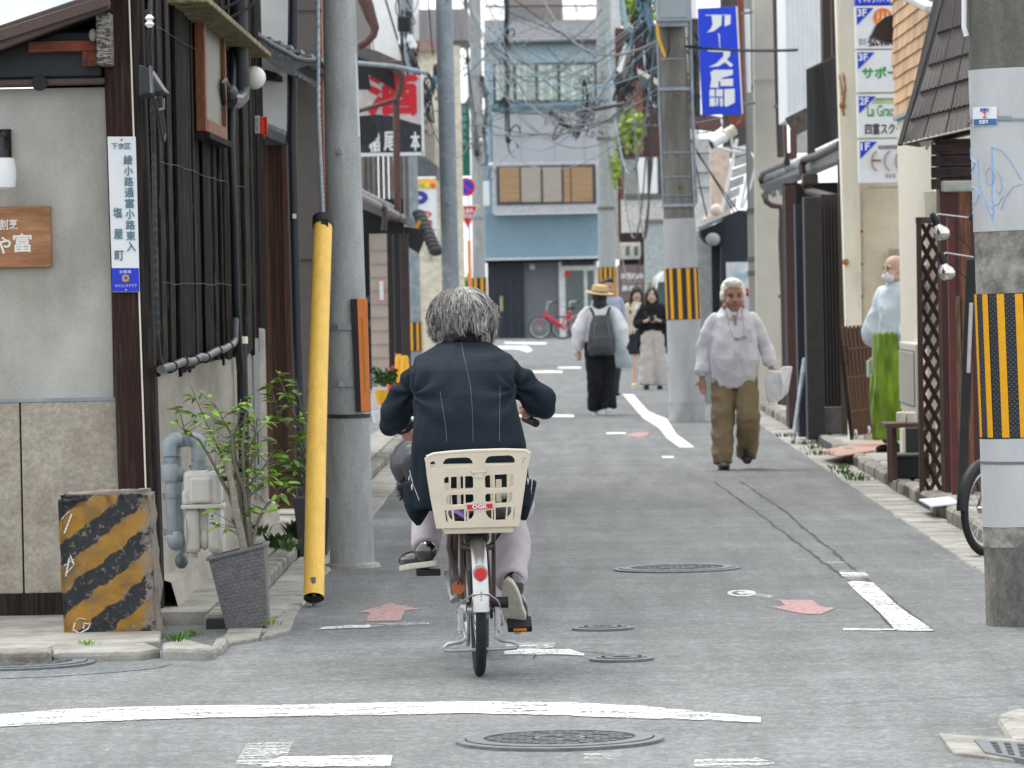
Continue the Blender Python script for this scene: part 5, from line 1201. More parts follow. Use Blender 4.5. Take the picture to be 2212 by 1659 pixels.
# cones, pots at the foot of the dark house
def cone(x, yt, yb, D, mat, label, nm='yellow_cone', cat='traffic cone', grp=None):
 t = PY(x, yt, D); b = PY(x, yb, D); h = t.z-b.z; r = thing(nm, label, cat, (b.x, D, b.z), 0, grp)
 MB().lathe([(.10, 0), (.10, .03), (.085, .04), (.045, h*.7), (.038, h*.95), (.02, h)], n=18).build('cone_body', mat, r, smooth=True, world=False)
 MB().box(-.15, .15, -.15, .15, -.02, .01).build('cone_foot', mat, r, world=False, bevel=.006)
CY = M('cone_yellow', (.80, .40, .02), .45)
cone(864, 765, 880, 51.5, CY, 'left one of two slim yellow cones beside the dark house'); cone(877, 768, 880, 51, CY, 'right one of two slim yellow cones, nearest the cyclist shoulder')
cone(851, 760, 870, 53, M('cone_red', (.65, .03, .04), .5), 'slim red cone behind the two yellow cones', 'red_cone')
fpt = thing('flower_pot', 'yellow pot of dark green flowering plant beside the cones', 'potted plant', PY(833, 860, 50))
b = PY(833, 872, 50); MB().lathe([(.09, 0), (.12, .14), (.11, .14)], (b.x, 50, b.z), 18).build('pot', CY, fpt, smooth=True)
tf = MB()
for _ in range(380):
 a = random.uniform(0, 6.28); e = random.uniform(.0, 1.4); r_ = random.uniform(.04, .13)
 c_ = Vector((b.x+math.cos(a)*r_, 50+math.sin(a)*r_, b.z+.17+r_*1.1*math.sin(e)+random.uniform(0, .08))); s = .02; u = Vector((random.uniform(-1,1), random.uniform(-1,1), random.uniform(-1,1))).normalized()*s; v = u.cross(Vector((.3, .8, .5))).normalized()*s
 tf.add([c_-u, c_-v, c_+u, c_+v], [(0,1,2,3)])
tag(tf.build('foliage', LEAFD, fpt, fix=False), kind='stuff')
bk_ = thing('white_bucket', 'small pale bucket on the kerb below the orange reflector', 'bucket', PY(818, 900, 46))
b = PY(819, 913, 46); MB().lathe([(.055, 0), (.07, .11), (.062, .11)], (b.x, 46, b.z), 18).build('bucket_body', SWHITE, bk_, smooth=True)
wbk = thing('wire_basket', 'bicycle wire basket sticking out beside the reflector plate', 'wire basket', PY(796, 830, 44))
mb = MB(); 
for i in range(7):
 mb.tube([PY(787+i*.4, 800+i*9, 44), PY(812-i*1.6, 815+i*7, 43.8)], .003, 5); mb.tube([PY(787+i*3.6, 802+i*2.2, 44), PY(786+i*2.4, 860-i*1.4, 44)], .003, 5)
mb.build('basket_wires', STEEL, wbk)
# ================================================================ END OF THE STREET: blue building
BD = 145
bb = thing('blue_building', 'three-storey blue and grey house closing the end of the street', 'building', PY(1175, 730, BD))
fwall('lower_wall', 1046, 462, 1302, 560, BD, BLUEW, bb, 5)
fwall('corner_column', 1022, 245, 1063, 560, BD+.02, M('blue_light', (.24, .36, .42), .8), bb, 5)
fwall('canopy_edge', 1046, 556, 1302, 560, BD-.3, M('canopy_white', (.62, .65, .66), .7), bb, .3)
fwall('middle_wall', 1063, 242, 1300, 352, BD+.01, GREYT, bb, 5)
for x in (1124, 1198, 1262): fwall('wall_joint', x, 246, x+.9, 350, BD, M('joint_grey', (.26, .27, .3), .9), bb, .02)
fwall('wall_joint', 1063, 297, 1300, 298, BD, M('joint_grey', (.26, .27, .3), .9), bb, .02)
fwall('bay_frame', 1063, 350, 1297, 460, BD-.6, M('bay_grey', (.44, .46, .49), .7), bb, .6, .02)
wn = fwall('window', 1073, 357, 1287, 441, BD-.64, M('frame_dark', (.045, .05, .055), .5), bb, .05)
PB = M('blind_beige', (.36, .32, .27), .6, 0, .12, 1.0, st=(.4, 1, 6)); PO = M('blind_amber', (.34, .22, .12), .5, 0, .2, 1.2, st=(.4, 1, 6))
for (x0, x1, m_) in ((1079, 1122, PO), (1126, 1168, PB), (1173, 1213, PB), (1218, 1280, PO)): fwall('pane', x0, 361, x1, 436, BD-.66, m_, wn, .02)
for x in (1232,): fwall('glazing_bar', x, 361, x+2.5, 436, BD-.67, M('frame_dark', (.045, .05, .055)), wn, .02)
wn = fwall('window', 1066, 136, 1290, 222, BD-.05, M('frame_dark', (.045, .05, .055)), bb, .1)
for (x0, x1) in ((1071, 1109), (1115, 1156), (1162, 1204), (1210, 1284)): fwall('pane', x0, 140, x1, 216, BD-.08, GLASSG, wn, .02)
for x0 in (1071, 1117, 1130, 1166, 1186, 1212, 1235, 1262): fwall('curtain_fold', x0, 141, x0+7, 215, BD-.085, M('curtain', (.52, .58, .54), .8), wn, .01)
fwall('upper_wall', 1046, 92, 1302, 245, BD+.02, M('blue_pale', (.36, .47, .52), .8), bb, 5)
fwall('sill_band', 1062, 222, 1300, 236, BD-.1, M('sill_dark', (.08, .16, .2), .6), bb, .15)
fwall('roof_edge', 1046, 88, 1304, 95, BD-.4, M('edge_dark', (.05, .055, .06), .6), bb, .5)
rf_ = MB(); V = [PY(1046, 90, BD-.4), PY(1304, 88, BD-.4), PY(1304, 42, BD+2), PY(1046, 44, BD+2)]; rf_.add(V, [(0,1,2,3)]); rf_.build('roof_slope', M('roof_slate', (.16, .165, .18), .7, 0, .1, 2), bb)
for i in range(7): 
 t = (i+.5)/7; MB().bar(V[0].lerp(V[3], t), V[1].lerp(V[2], t), .03, .03).build('roof_course', M('roof_slate2', (.12, .125, .14), .7), bb)
rl = MB(); rl.bar(PY(1046, 14, BD+2), PY(1304, 12, BD+2), .05, .05)
for i in range(44): rl.bar(PY(1050+i*5.8, 44, BD+2), PY(1050+i*5.8, 14, BD+2), .018, .018)
tag(rl.build('roof_railing', M('rail_dark', (.06, .06, .065), .6), bb), kind='stuff')
fwall('entrance_wall', 1130, 560, 1212, 733, BD+.6, M('entry_grey', (.15, .165, .18), .7, 0, .05, 2), bb, .2)
fwall('entrance_soffit', 1046, 560, 1302, 566, BD+.3, BLACK, bb, .5)
dr_ = fwall('door', 1054, 562, 1132, 733, BD+.5, M('door_navy', (.018, .025, .035), .45), bb, .1)
for x in (1064, 1083, 1102, 1118): fwall('door_groove', x, 570, x+2, 728, BD+.49, M('door_line', (.035, .045, .06), .5), dr_, .01)
fwall('handle', 1080, 640, 1086, 672, BD+.45, M('brass', (.42, .36, .2), .35, .6), dr_, .03)
dr2 = fwall('glass_door', 1208, 562, 1292, 733, BD+.45, M('door_frame_white', (.62, .64, .63), .6), bb, .1)
fwall('door_pane', 1222, 584, 1262, 728, BD+.43, M('door_glass', (.09, .13, .12), .2, spec=.7), dr2, .02); fwall('side_pane', 1270, 584, 1284, 725, BD+.43, M('door_glass', (.09, .13, .12)), dr2, .02)
fwall('transom', 1213, 565, 1284, 574, BD+.42, M('frame_dark', (.045, .05, .055)), dr2, .02); fwall('red_sticker', 1220, 585, 1232, 596, BD+.41, RED, dr2, .01)
p = PY(1150, 577, BD+.5); MB().cyl(p, p+Vector((0, .1, 0)), .09, 16).build('round_lamp', M('meter_glass', (.42, .44, .44), .4), bb)
rbh = thing('tiled_house_behind', 'house with brown tiled roof seen above the blue building', 'house', PY(1140, 0, 170))
fwall('roof', 1096, -50, 1215, 46, 170, M('brown_roof', (.27, .235, .22), .8, 0, .2, 1, st=(9, 1, 1)), rbh, 3)
# letters of pinkish building right of it
rd = thing('brick_house', 'red brown brick house with white plaster bay right of the blue building', 'house', PY(1370, 730, 122))
BRK = M('brick_red', (.26, .11, .085), .8, 0, .15, 3)
fwall('brick_wall', 1335, 60, 1440, 760, 122, M('maroon_wall', (.10, .045, .04), .8), rd, .6)
fwall('brick_strip', 1341, 372, 1372, 500, 121.9, BRK, rd, .2); fwall('brick_upper', 1368, 128, 1388, 335, 121.8, BRK, rd, .3)
fwall('grey_gable', 1345, 100, 1369, 240, 121.7, M('gable_taupe', (.16, .135, .12), .7), rd, .3)
fwall('pale_wall', 1302, -100, 1345, 560, 123, M('pale_far', (.58, .60, .60), .8), rd, .6)
MB().add([PY(1330, 150, 121), PY(1358, 70, 121), PY(1362, 78, 121), PY(1342, 160, 121)], [(0,1,2,3)]).build('gable_board', SWHITE, rd)
wp = fwall('plaster_bay', 1346, 338, 1436, 424, 121.6, M('bay_shadow', (.08, .08, .085), .8), rd, .3)
for i in range(6): fwall('bay_slat', 1350+i*5, 345, 1352.4+i*5, 420, 121.55, M('slat_pale', (.55, .54, .52), .8), rd, .03)
for x0, x1 in ((1378, 1398), (1404, 1420)): fwall('plaster_panel', x0, 340, x1, 418, 121.55, WHITEW, rd, .03)
fwall('bay_base', 1346, 420, 1436, 429, 121.4, M('base_grey', (.13, .13, .135), .8), rd, .4)
tw = fwall('tiled_wall', 1342, 430, 1434, 502, 121.5, M('white_tile', (.57, .56, .53), .6), rd, .3)
bme = MB().box(-.062, .062, -.01, 0, -.032, .032).mesh('wall_tile'); bme.materials.append(M('white_tile2', (.62, .61, .58), .5, rnd=.07))
for r_i in range(8):
 for c_i in range(9):
  p = PY(1366+c_i*7.6+(3.6 if r_i % 2 else 0), 436+r_i*8.2, 121.49)
  if p.x > PY(1434, 0, 121.5).x-.05: continue
  o = bpy.data.objects.new('wall_tile', bme); o.location = p-wloc(rd); o.scale = (.62, 1, 1.15); link(o, rd)
fwall('pale_grey_wall', 1394, 478, 1444, 760, 118, M('sage_grey', (.37, .41, .41), .8), rd, .5)
fwall('capping', 1392, 474, 1444, 480, 117.9, M('cap_brown', (.22, .17, .12), .8), rd, .5)
fwall('opening', 1342, 506, 1394, 600, 121.45, M('opening_dark', (.035, .018, .018), .8), rd, .1)
ac = fwall('meter_cabinet', 1338, 524, 1384, 560, 121.2, M('cabinet_cream', (.52, .51, .46), .6), rd, .3, .02)
for x in (1352, 1370): fwall('cabinet_window', x, 532, x+8, 552, 121.17, M('win_dk', (.10, .12, .12), .4), ac, .02)
sg = thing('brown_noticeboard', 'brown board with two rows of pale characters right of the far pole', 'sign board', PY(1365, 610, 121))
fwall('board', 1334, 572, 1396, 650, 120.9, M('board_mauve', (.17, .13, .13), .7), sg, .1)
WL = M('pale_letter', (.62, .6, .58), .7)
for i, c in enumerate('木彫細々'): letter_px(c, 1341+i*12.5, 590, 1352+i*12.5, 603, 120.88, WL, sg, bold=.012)
for i, c in enumerate('萬福家'): letter_px(c, 1344+i*14.5, 617, 1356+i*14.5, 628, 120.88, WL, sg, bold=.012)
letter_px('KYOTO 1F', 1346, 606, 1385, 611, 120.88, WL, sg)
# planters and small trees on the far right balconies
def far_bush(name, x0, y0, x1, y1, D, n, label, mats=(LEAF,), s=.06):
 a = R(x0, y0, x1, y1, D); cx_, cz = (a[0]+a[1])/2, (a[2]+a[3])/2; root = thing(name, label, 'shrub', (cx_, D, a[2]))
 mb = MB()
 for _ in range(n):
  u = Vector((random.gauss(0, .42), random.gauss(0, .3), random.gauss(0, .42))); c_ = Vector((cx_+u.x*(a[1]-a[0])/2, D+u.y*.5, cz+u.z*(a[3]-a[2])/2))
  d1 = Vector((random.uniform(-1,1), random.uniform(-1,1), random.uniform(-1,1))).normalized()*s*random.uniform(.6, 1.3); d2 = d1.cross(Vector((random.uniform(-1,1), .5, random.uniform(-1,1)))).normalized()*s*.5
  mb.add([c_-d1, c_-d2, c_+d1, c_+d2], [(0,1,2,3)])
 tag(mb.build('foliage', mats[0], root, fix=False), kind='stuff')
 mb = MB()
 for _ in range(5): mb.tube([(cx_, D, a[2]), (cx_+random.uniform(-.4, .4)*(a[1]-a[0]), D, cz+random.uniform(0, .4)*(a[3]-a[2]))], .015, 5)
 mb.build('stems', BARK, root); return root
YG = M('leaf_yellowgreen', (.24, .34, .05), .6, 0, .3, 8)
far_bush('balcony_shrub', 1336, 240, 1392, 325, 119, 520, 'bright green shrub on the balcony right of the far pole', (YG,), .10)
far_bush('vine', 1316, 330, 1346, 400, 111, 170, 'thin vine hanging beside the far pole', (YG,), .07)
far_bush('rooftop_tree', 1322, -20, 1420, 50, 128, 420, 'yellow green treetop above the wires at the top', (YG,), .14)
far_bush('roadside_shrub', 984, 590, 1020, 655, 112, 260, 'green shrub behind the far signpost', (LEAF,), .08)
far_bush('low_plant', 1382, 690, 1398, 720, 100, 60, 'small green plant behind the two young women', (LEAF,), .06)
# van behind the middle pole
vn = thing('white_van', 'white van with dark side windows parked behind the middle pole', 'van', PY(1440, 775, 86))
a = R(1408, 588, 1500, 778, 86); WV = M('van_white', (.72, .74, .74), .3, 0, .03, 2, coat=.5)
x0, x1, z0_, z1_ = a[0], a[1], a[2], a[3]
MB().prism([(x0+.02, .35), (x0, .9), (x0+.03, 1.05), (x0+.10, 1.62), (x0+.2, 1.74), (x1, 1.76), (x1, .30)], 86, 89.2, 'y').build('van_body', WV, vn, bevel=.05)
MB().prism([(x0+.05, 1.05), (x0+.12, 1.55), (x0+.9, 1.58), (x0+.9, 1.05)], 85.985, 86.01, 'y').build('windscreen', M('van_glass', (.05, .085, .09), .1, spec=.8), vn)
MB().box(x0-.012, x0+.01, 86.3, 88.6, 1.08, 1.55).build('side_window', M('van_glass', (.05, .085, .09)), vn)
for yy in (86.6, 88.6): MB().cyl((x0-.0, yy, .3), (x0+.18, yy, .3), .3, 22).build('wheel', BLACK, vn)
MB().box(x0+.05, x1, 85.98, 86.02, .30, .44).build('bumper', BLACK, vn); MB().box(x0+.04, x0+.2, 85.97, 86.02, .72, .88).build('headlight', SWHITE, vn, bevel=.02)
MB().box(x0-.15, x0-.02, 86.2, 86.3, 1.05, 1.2).build('wing_mirror', BLACK, vn, bevel=.02)
# lamps and arms among the wires
for (nm, lab, pts, r, m_, D) in (('street_lamp', 'long dark tubular street lamp arm crossing before the blue building', [(1242, 243), (1300, 233), (1357, 222)], .055, M('lamp_dark', (.06, .065, .07), .4), 84),
 ('street_lamp', 'small white lamp head on the left of the far right pole', [(1262, 278), (1276, 281), (1290, 284)], .045, SWHITE, 110),
 ('street_lamp', 'small white lamp head high on the far left pole', [(1030, 308), (1040, 303), (1053, 300)], .06, SWHITE, 107),
 ('street_lamp', 'lower small white lamp on the far left pole', [(1048, 362), (1056, 357), (1066, 352)], .05, SWHITE, 107)):
 r_ = thing(nm, lab, 'street lamp', PY(*pts[1], D)); MB().tube([PY(x, y, D) for x, y in pts], [(r, r*.8), (r, r*.8), (r*.7, r*.5)], 10).build('lamp_head', m_, r_, smooth=True)
 MB().tube([PY(pts[-1][0], pts[-1][1], D), PY(pts[-1][0]+(14 if 'right' in lab or 'long' in lab else -26), pts[-1][1]+6, D+.3)], .02, 6).build('lamp_arm', CABLE, r_)
wbx = thing('pole_box', 'white box on the side of the far left pole', 'box', PY(1050, 415, 106)); fwall('box_body', 1044, 392, 1057, 445, 106, SWHITE, wbx, .15, .02)
fl = thing('flood_light', 'square cream floodlight pointing down left of the middle pole', 'floodlight', PY(1398, 165, 70))
V = [PY(1378, 148, 70), PY(1422, 172, 70), PY(1422, 184, 70), PY(1378, 158, 70)]
MB().add(V+[v+Vector((0, .25, .0)) for v in V], [(0,1,2,3),(7,6,5,4),(0,4,5,1),(1,5,6,2),(2,6,7,3),(3,7,4,0)]).build('lamp_housing', M('lamp_cream', (.66, .64, .52), .5), fl)
MB().add([PY(1382, 160, 69.99), PY(1420, 184, 69.99), PY(1405, 190, 69.99), PY(1378, 192, 69.99)], [(0,1,2,3)]).build('lamp_visor', M('visor', (.10, .11, .12), .5), fl)
# ================================================================ RIGHT SIDE
# ---- blue hanging sign
bs = thing('blue_sign', 'tall blue vertical sign with white stylised characters beside the middle pole', 'shop sign', PY(1555, 130, 58))
D_ = 58.0
a_ = [PY(x, y, D_) for x, y in [(1507, 18), (1589, 14), (1602, 246), (1517, 248)]]
MB().add(a_+[v+Vector((0, .12, 0)) for v in a_], [(0,1,2,3),(7,6,5,4),(0,4,5,1),(1,5,6,2),(2,6,7,3),(3,7,4,0)]).build('panel', BLUE, bs, bevel=.006)
e_ = [PY(x, y, D_) for x, y in [(1589.5, 14), (1593, 14), (1605, 245), (1602.5, 246)]]
MB().add(e_+[v+Vector((0, .12, 0)) for v in e_], [(0,1,2,3),(7,6,5,4),(0,4,5,1),(1,5,6,2),(2,6,7,3),(3,7,4,0)]).build('side_trim', SWHITE, bs)
def s4(x, y): return (2700+x*.603)/1.852, y*.603/1.852
def glyph(pts):
 V = [PY(*s4(x, y), D_-.012) for x, y in pts]; MB().add(V+[v+Vector((0, .01, 0)) for v in V], [tuple(range(len(V)))]).build('character_stroke', SWHITE, bs, fix=False)
for g_ in ([(200,98),(370,98),(368,102),(205,103)], [(243,100),(312,100),(308,166),(262,205),(212,216),(238,190),(250,160)], [(330,104),(370,102),(368,160),(330,176)],
           [(285,222),(297,225),(300,300),(304,318),(296,312),(290,240)], [(217,335),(368,334),(366,370),(345,395),(387,432),(370,446),(332,412),(290,440),(222,446),(275,420),(320,375),(322,345),(217,340)],
           [(235,480),(262,463),(385,463),(383,497),(330,512),(300,525),(386,520),(386,570),(302,572),(302,540),(290,540),(290,582),(232,582),(243,520),(240,500)],
           [(230,595),(263,592),(268,700),(262,706),(230,704)], [(273,592),(318,592),(318,706),(300,704),(296,640),(290,640),(286,700),(273,704)], [(328,592),(396,588),(398,680),(345,708),(328,704)]):
 glyph(g_)
for g_ in ([(318,512),(385,512),(386,520),(318,520)], [(232,640),(262,640),(262,648),(232,648)], [(273,640),(318,640),(318,648),(273,648)]):
 V = [PY(*s4(x, y), D_-.016) for x, y in g_]; MB().add(V, [(0,1,2,3)]).build('character_gap', BLUE, bs, fix=False)
MB().tube([PY(1600, 30, D_+.06), PY(1625, 26, D_+.2)], .018, 6).build('bracket', CABLEG, bs); MB().tube([PY(1604, 225, D_+.06), PY(1630, 222, D_+.2)], .018, 6).build('bracket', CABLEG, bs)
# ---- far right strip of buildings behind the sign
fr = thing('white_row_house', 'white and pink walled houses behind the blue sign', 'house', PY(1550, 700, 78))
fwall('white_wall', 1484, -120, 1512, 900, 80, WHITEW, fr, .5)
fwall('white_gable', 1490, 300, 1542, 900, 77, M('offwhite', (.60, .62, .62), .8), fr, .5)
fwall('pink_wall', 1536, 318, 1578, 480, 75, M('pinkish', (.60, .48, .40), .8), fr, .5)
fwall('dark_gap', 1560, -80, 1625, 340, 76, M('dark_gap', (.07, .065, .065), .8), fr, .5)
fwall('dark_eaves', 1490, 40, 1512, 260, 79, M('dark_foliage', (.06, .06, .055), .9, 0, .5, 6), fr, 1)
P = [(1492, 252), (1520, 246), (1556, 252), (1560, 272), (1548, 280), (1495, 272)]
V = [PY(x, y, 70) for x, y in P]; MB().add(V+[v+Vector((0, 1.2, 0)) for v in V], [tuple(range(6)), tuple(range(11, 5, -1))]+[(i, i+6, (i+1) % 6+6, (i+1) % 6) for i in range(6)]).build('maroon_awning', M('maroon', (.14, .065, .065), .6), fr)
for y in (285, 330, 372, 404): fwall('window_band', 1505, y, 1532, y+3, 76.9, CABLEG, fr, .05)
# louvre shutter panel slanting down
lv = thing('louvre_panel', 'pale slatted awning frame slanting down beside the thin grey pole', 'louvre', PY(1605, 390, 63))
for i in range(6):
 y = 318+i*24; x = 1592-i*5
 MB().add([PY(x, y, 63), PY(x+40-i*3, y-12, 63), PY(x+38-i*3, y+8, 63), PY(x-3, y+20, 63)], [(0,1,2,3)]).build('louvre_slat', M('louvre_pale', (.46, .48, .46), .7, rnd=.1), lv)
MB().tube([PY(1592, 300, 62.9), PY(1560, 455, 62.9)], .02, 6).build('louvre_rail', SWHITE, lv); MB().tube([PY(1630, 300, 62.9), PY(1600, 450, 62.9)], .02, 6).build('louvre_rail', SWHITE, lv)
# thin pole
tp, axt = pole('thin_pole', 'thin grey pipe-covered pole beside the beige building', 1636, 880, 1622, 0, 60, .085, .0005, M('pole_mid', (.29, .29, .27), .8, 0, .1, 4, st=(1, 1, .3)), 9)
for yy, t in ((190, .012), (455, .012), (560, .012), (590, .01)): ring(tp, axt, 60, pz(1628, yy, 60), .06, t, CONC_POLE_D)
MB().tube([PY(1606, 40, 59.7), PY(1612, 250, 59.7), PY(1617, 450, 59.7)], .016, 7).build('side_pipe', CABLEG, tp); MB().tube([PY(1614, 20, 59.8), PY(1617, 200, 59.8)], .03, 8).build('white_conduit', SWHITE, tp)
rd_ = thing('rust_downpipe', 'rust red downpipe running down beside the blue sign', 'downpipe', PY(1608, 130, 61))
MB().tube([PY(1599, -30, 61), PY(1603, 120, 61), PY(1608, 250, 61), PY(1600, 268, 61), PY(1588, 275, 61)], .04, 10).build('pipe', M('rust_red', (.22, .055, .035), .6, 0, .15, 5), rd_, smooth=True)
MB().add([PY(1573, 252, 61), PY(1590, 252, 61), PY(1592, 285, 61), PY(1584, 282, 61)], [(0,1,2,3)]).build('hopper', M('rust_red', (.22, .055, .035)), rd_)
cv = thing('security_camera', 'white security camera on a bracket below the blue sign', 'camera', PY(1565, 300, 60))
MB().tube([PY(1537, 312, 60), PY(1566, 296, 60.1)], .062, 12).build('camera_body', SWHITE, cv, smooth=True)
MB().tube([PY(1566, 292, 60.15), PY(1586, 280, 60.2)], .07, 12).build('camera_back', M('lamp_cream', (.66, .64, .52)), cv, smooth=True)
MB().tube([PY(1534, 314, 60), PY(1538, 312, 60)], .05, 12).build('camera_lens', BLACK, cv)
MB().tube([PY(1578, 290, 60.2), PY(1583, 318, 60.2), PY(1625, 325, 60.2)], .022, 8).build('camera_arm', SWHITE, cv); MB().tube([PY(1560, 322, 60), PY(1600, 330, 60)], .02, 8).build('camera_arm', SWHITE, cv)
MB().tube([PY(1618, 320, 60), PY(1634, 350, 59.8), PY(1622, 400, 59.8), PY(1604, 450, 59.8)], .014, 7).build('camera_cable', SWHITE, cv)
cv2 = thing('wall_lamps', 'cream floodlight heads on the roof of the dark box shop', 'lamp', PY(1540, 470, 64))
MB().ell(PY(1548, 455, 64), (.09, .09, .09), 14, 9).build('lamp_head', M('lamp_beige', (.66, .56, .46), .5), cv2, smooth=True); MB().tube([PY(1520, 478, 64), PY(1540, 468, 64), PY(1552, 478, 64)], .05, 10).build('lamp_arm', M('lamp_beige', (.66, .56, .46)), cv2, smooth=True)
# black shop box with lamp and notice
bx_ = thing('black_shopfront', 'black boxed shopfront with curved black awning behind the elderly man', 'shopfront', PY(1590, 880, 62))
V = [PY(x, y, 61) for x, y in [(1558, 470), (1596, 454), (1625, 455), (1636, 890), (1556, 890)]]
MB().add(V+[v+Vector((0, 1.5, 0)) for v in V], [tuple(range(5)), tuple(range(9, 4, -1))]+[(i, i+5, (i+1) % 5+5, (i+1) % 5) for i in range(5)]).build('box_front', M('shop_black', (.022, .028, .038), .5, 0, .08, 3), bx_)
pts = [(1512, 498), (1514, 510), (1524, 524), (1538, 530), (1560, 532), (1560, 478)]
V = [PY(x, y, 60.9) for x, y in pts]; MB().add(V+[v+Vector((0, .8, 0)) for v in V], [tuple(range(6)), tuple(range(11, 5, -1))]+[(i, i+6, (i+1) % 6+6, (i+1) % 6) for i in range(6)]).build('curved_awning', BLACK, bx_)
MB().ell(PY(1540, 517, 60.8), (.09, .06, .08), 14, 9).build('lamp_globe', M('globe_grey', (.33, .34, .34), .4), bx_, smooth=True)
MB().tube([PY(1508, 494, 60.8), PY(1560, 470, 60.8)], .03, 8).build('awning_edge', STEEL, bx_)
fwall('pilaster', 1540, 530, 1560, 900, 61.4, M('shop_black', (.022, .028, .038)), bx_, .2)
fwall('grey_wall', 1506, 500, 1544, 900, 62, M('offgrey', (.50, .53, .53), .8), bx_, .5)
nt_ = thing('white_poster', 'white poster with pale blue letters and a red band behind the man', 'poster', PY(1600, 600, 60))
fwall('sheet', 1569, 566, 1626, 640, 60.6, M('poster_grey', (.62, .66, .70), .5), nt_, .02); fwall('red_band', 1569, 624, 1632, 636, 60.58, RED, nt_, .02)
fwall('under_panel', 1569, 636, 1634, 720, 60.6, M('poster_grey2', (.50, .53, .56), .5), nt_, .02)
letter_px('Nun', 1588, 584, 1616, 599, 60.58, M('pale_blue', (.35, .58, .72), .5), nt_, bold=.003); letter_px('RECRUITING', 1595, 627, 1625, 633, 60.56, M('pink_letter', (.7, .2, .3), .5), nt_)
fwall('yellow_clip', 1626, 585, 1629, 625, 60.5, M('clip_cream', (.6, .5, .3), .5), nt_, .02)
# ---- beige building
bg_ = thing('beige_building', 'tall plain beige building with brown downpipe behind the man', 'building', PY(1670, 880, 58))
vs = [PY(1637, 900, 58.5), PY(1703, 900, 58.5), PY(1690, -300, 58.5), PY(1625, -300, 58.5)]
MB().add(vs+[v+Vector((0, .4, 0)) for v in vs], [(0,1,2,3),(7,6,5,4),(0,4,5,1),(1,5,6,2),(2,6,7,3),(3,7,4,0)]).build('front_wall', BEIGE, bg_)
fwall('wall_joint', 1628, 172, 1690, 174, 58.45, M('joint_beige', (.35, .33, .28), .9), bg_, .02)
MB().tube([PY(1676, -40, 58.2), PY(1682, 200, 58.2), PY(1687, 340, 58.2)], .045, 10).build('upper_downpipe', PIPEBR, bg_, smooth=True)
MB().tube([PY(1690, -40, 57.9), PY(1694, 160, 57.9), PY(1698, 330, 57.9)], .02, 8).build('thin_pipe', RB, bg_, smooth=True)
MB().tube([PY(1650, 418, 56.5), PY(1656, 436, 56.5), PY(1668, 444, 56.5), PY(1685, 446, 56.5), PY(1689, 460, 56.5), PY(1687, 520, 56.5), PY(1692, 640, 56.5), PY(1697, 880, 56.5)], .034, 10).build('lower_downpipe', PIPEBR, bg_, smooth=True)
for yy in (230, 500, 640, 810): p = PY(1680 if yy < 300 else 1690, yy, 56.6 if yy > 300 else 58.2); MB().tube([p-Vector((0, 0, .02)), p+Vector((0, 0, .02))], .05, 10).build('pipe_clip', CABLEG, bg_)
fwall('foot_pipe', 1680, 815, 1700, 895, 56.8, M('pipe_dark', (.05, .05, .05), .6), bg_, .1)
# ---- dark machiya on the right with tiled eave
d2 = thing('black_townhouse', 'black fronted townhouse with tiled eave, brown pipes and white upper wall', 'house', PY(1770, 945, 46))
V = [PY(x, y, 54) for x, y in [(1698, -200), (1790, -200), (1790, 130), (1752, 160), (1720, 255), (1704, 250)]]
fwall('white_upper', 1696, -260, 1800, 255, 54, M('white_panel', (.78, .80, .82), .6, 0, .03, 2), d2, 2)
for i in range(9): fwall('panel_rib', 1702+i*10, -260, 1703+i*10, 240, 53.98, M('rib_pale', (.68, .70, .72), .7), d2, .02)
fwall('lower_white', 1716, 255, 1760, 330, 53.9, M('white_dim', (.5, .51, .51), .8), d2, .1)
MB().bar(PY(1706, 275, 53.5), PY(1770, 243, 53.5), .12, .22).build('eave_beam', wood('grey_beam', (.12, .10, .085), (.06, .05, .045), 5, (3, 3, 3), .3), d2)
fwall('gap_post', 1708, 280, 1722, 400, 53.2, RB, d2, .1)
fwall('timber_frame', 1776, -260, 1838, 240, 50, M('dark_timber', (.045, .03, .027), .7, 0, .2, 4, st=(9, 9, .4)), d2, .4)
fwall('timber_post', 1797, -260, 1818, 345, 49, M('dark_timber', (.045, .03, .027)), d2, .2)
fwall('timber_post', 1808, 200, 1822, 345, 47.8, M('dark_timber', (.045, .03, .027)), d2, .2)
# louvre screen made of single slats, receding
V0, V1 = PY(1742, 150, 49.2), PY(1808, 120, 47.6)
for i in range(17):
 t = i/16; x = 1743+t*63; yt = 152-t*32; yb = 335-t*8; D = 49.2-1.6*t
 a_ = PY(x, yt, D); b_ = PY(x+2.5, yb, D); MB().box(a_.x, a_.x+.013, D, D+.04, b_.z, a_.z).build('screen_slat', M('screen_black', (.03, .03, .032), .6, rnd=.3), d2)
V = [PY(1741, 150, 49.3), PY(1810, 117, 47.7), PY(1812, 330, 47.7), PY(1744, 338, 49.3)]; MB().add(V, [(0,1,2,3)]).build('screen_back', BLACK, d2)
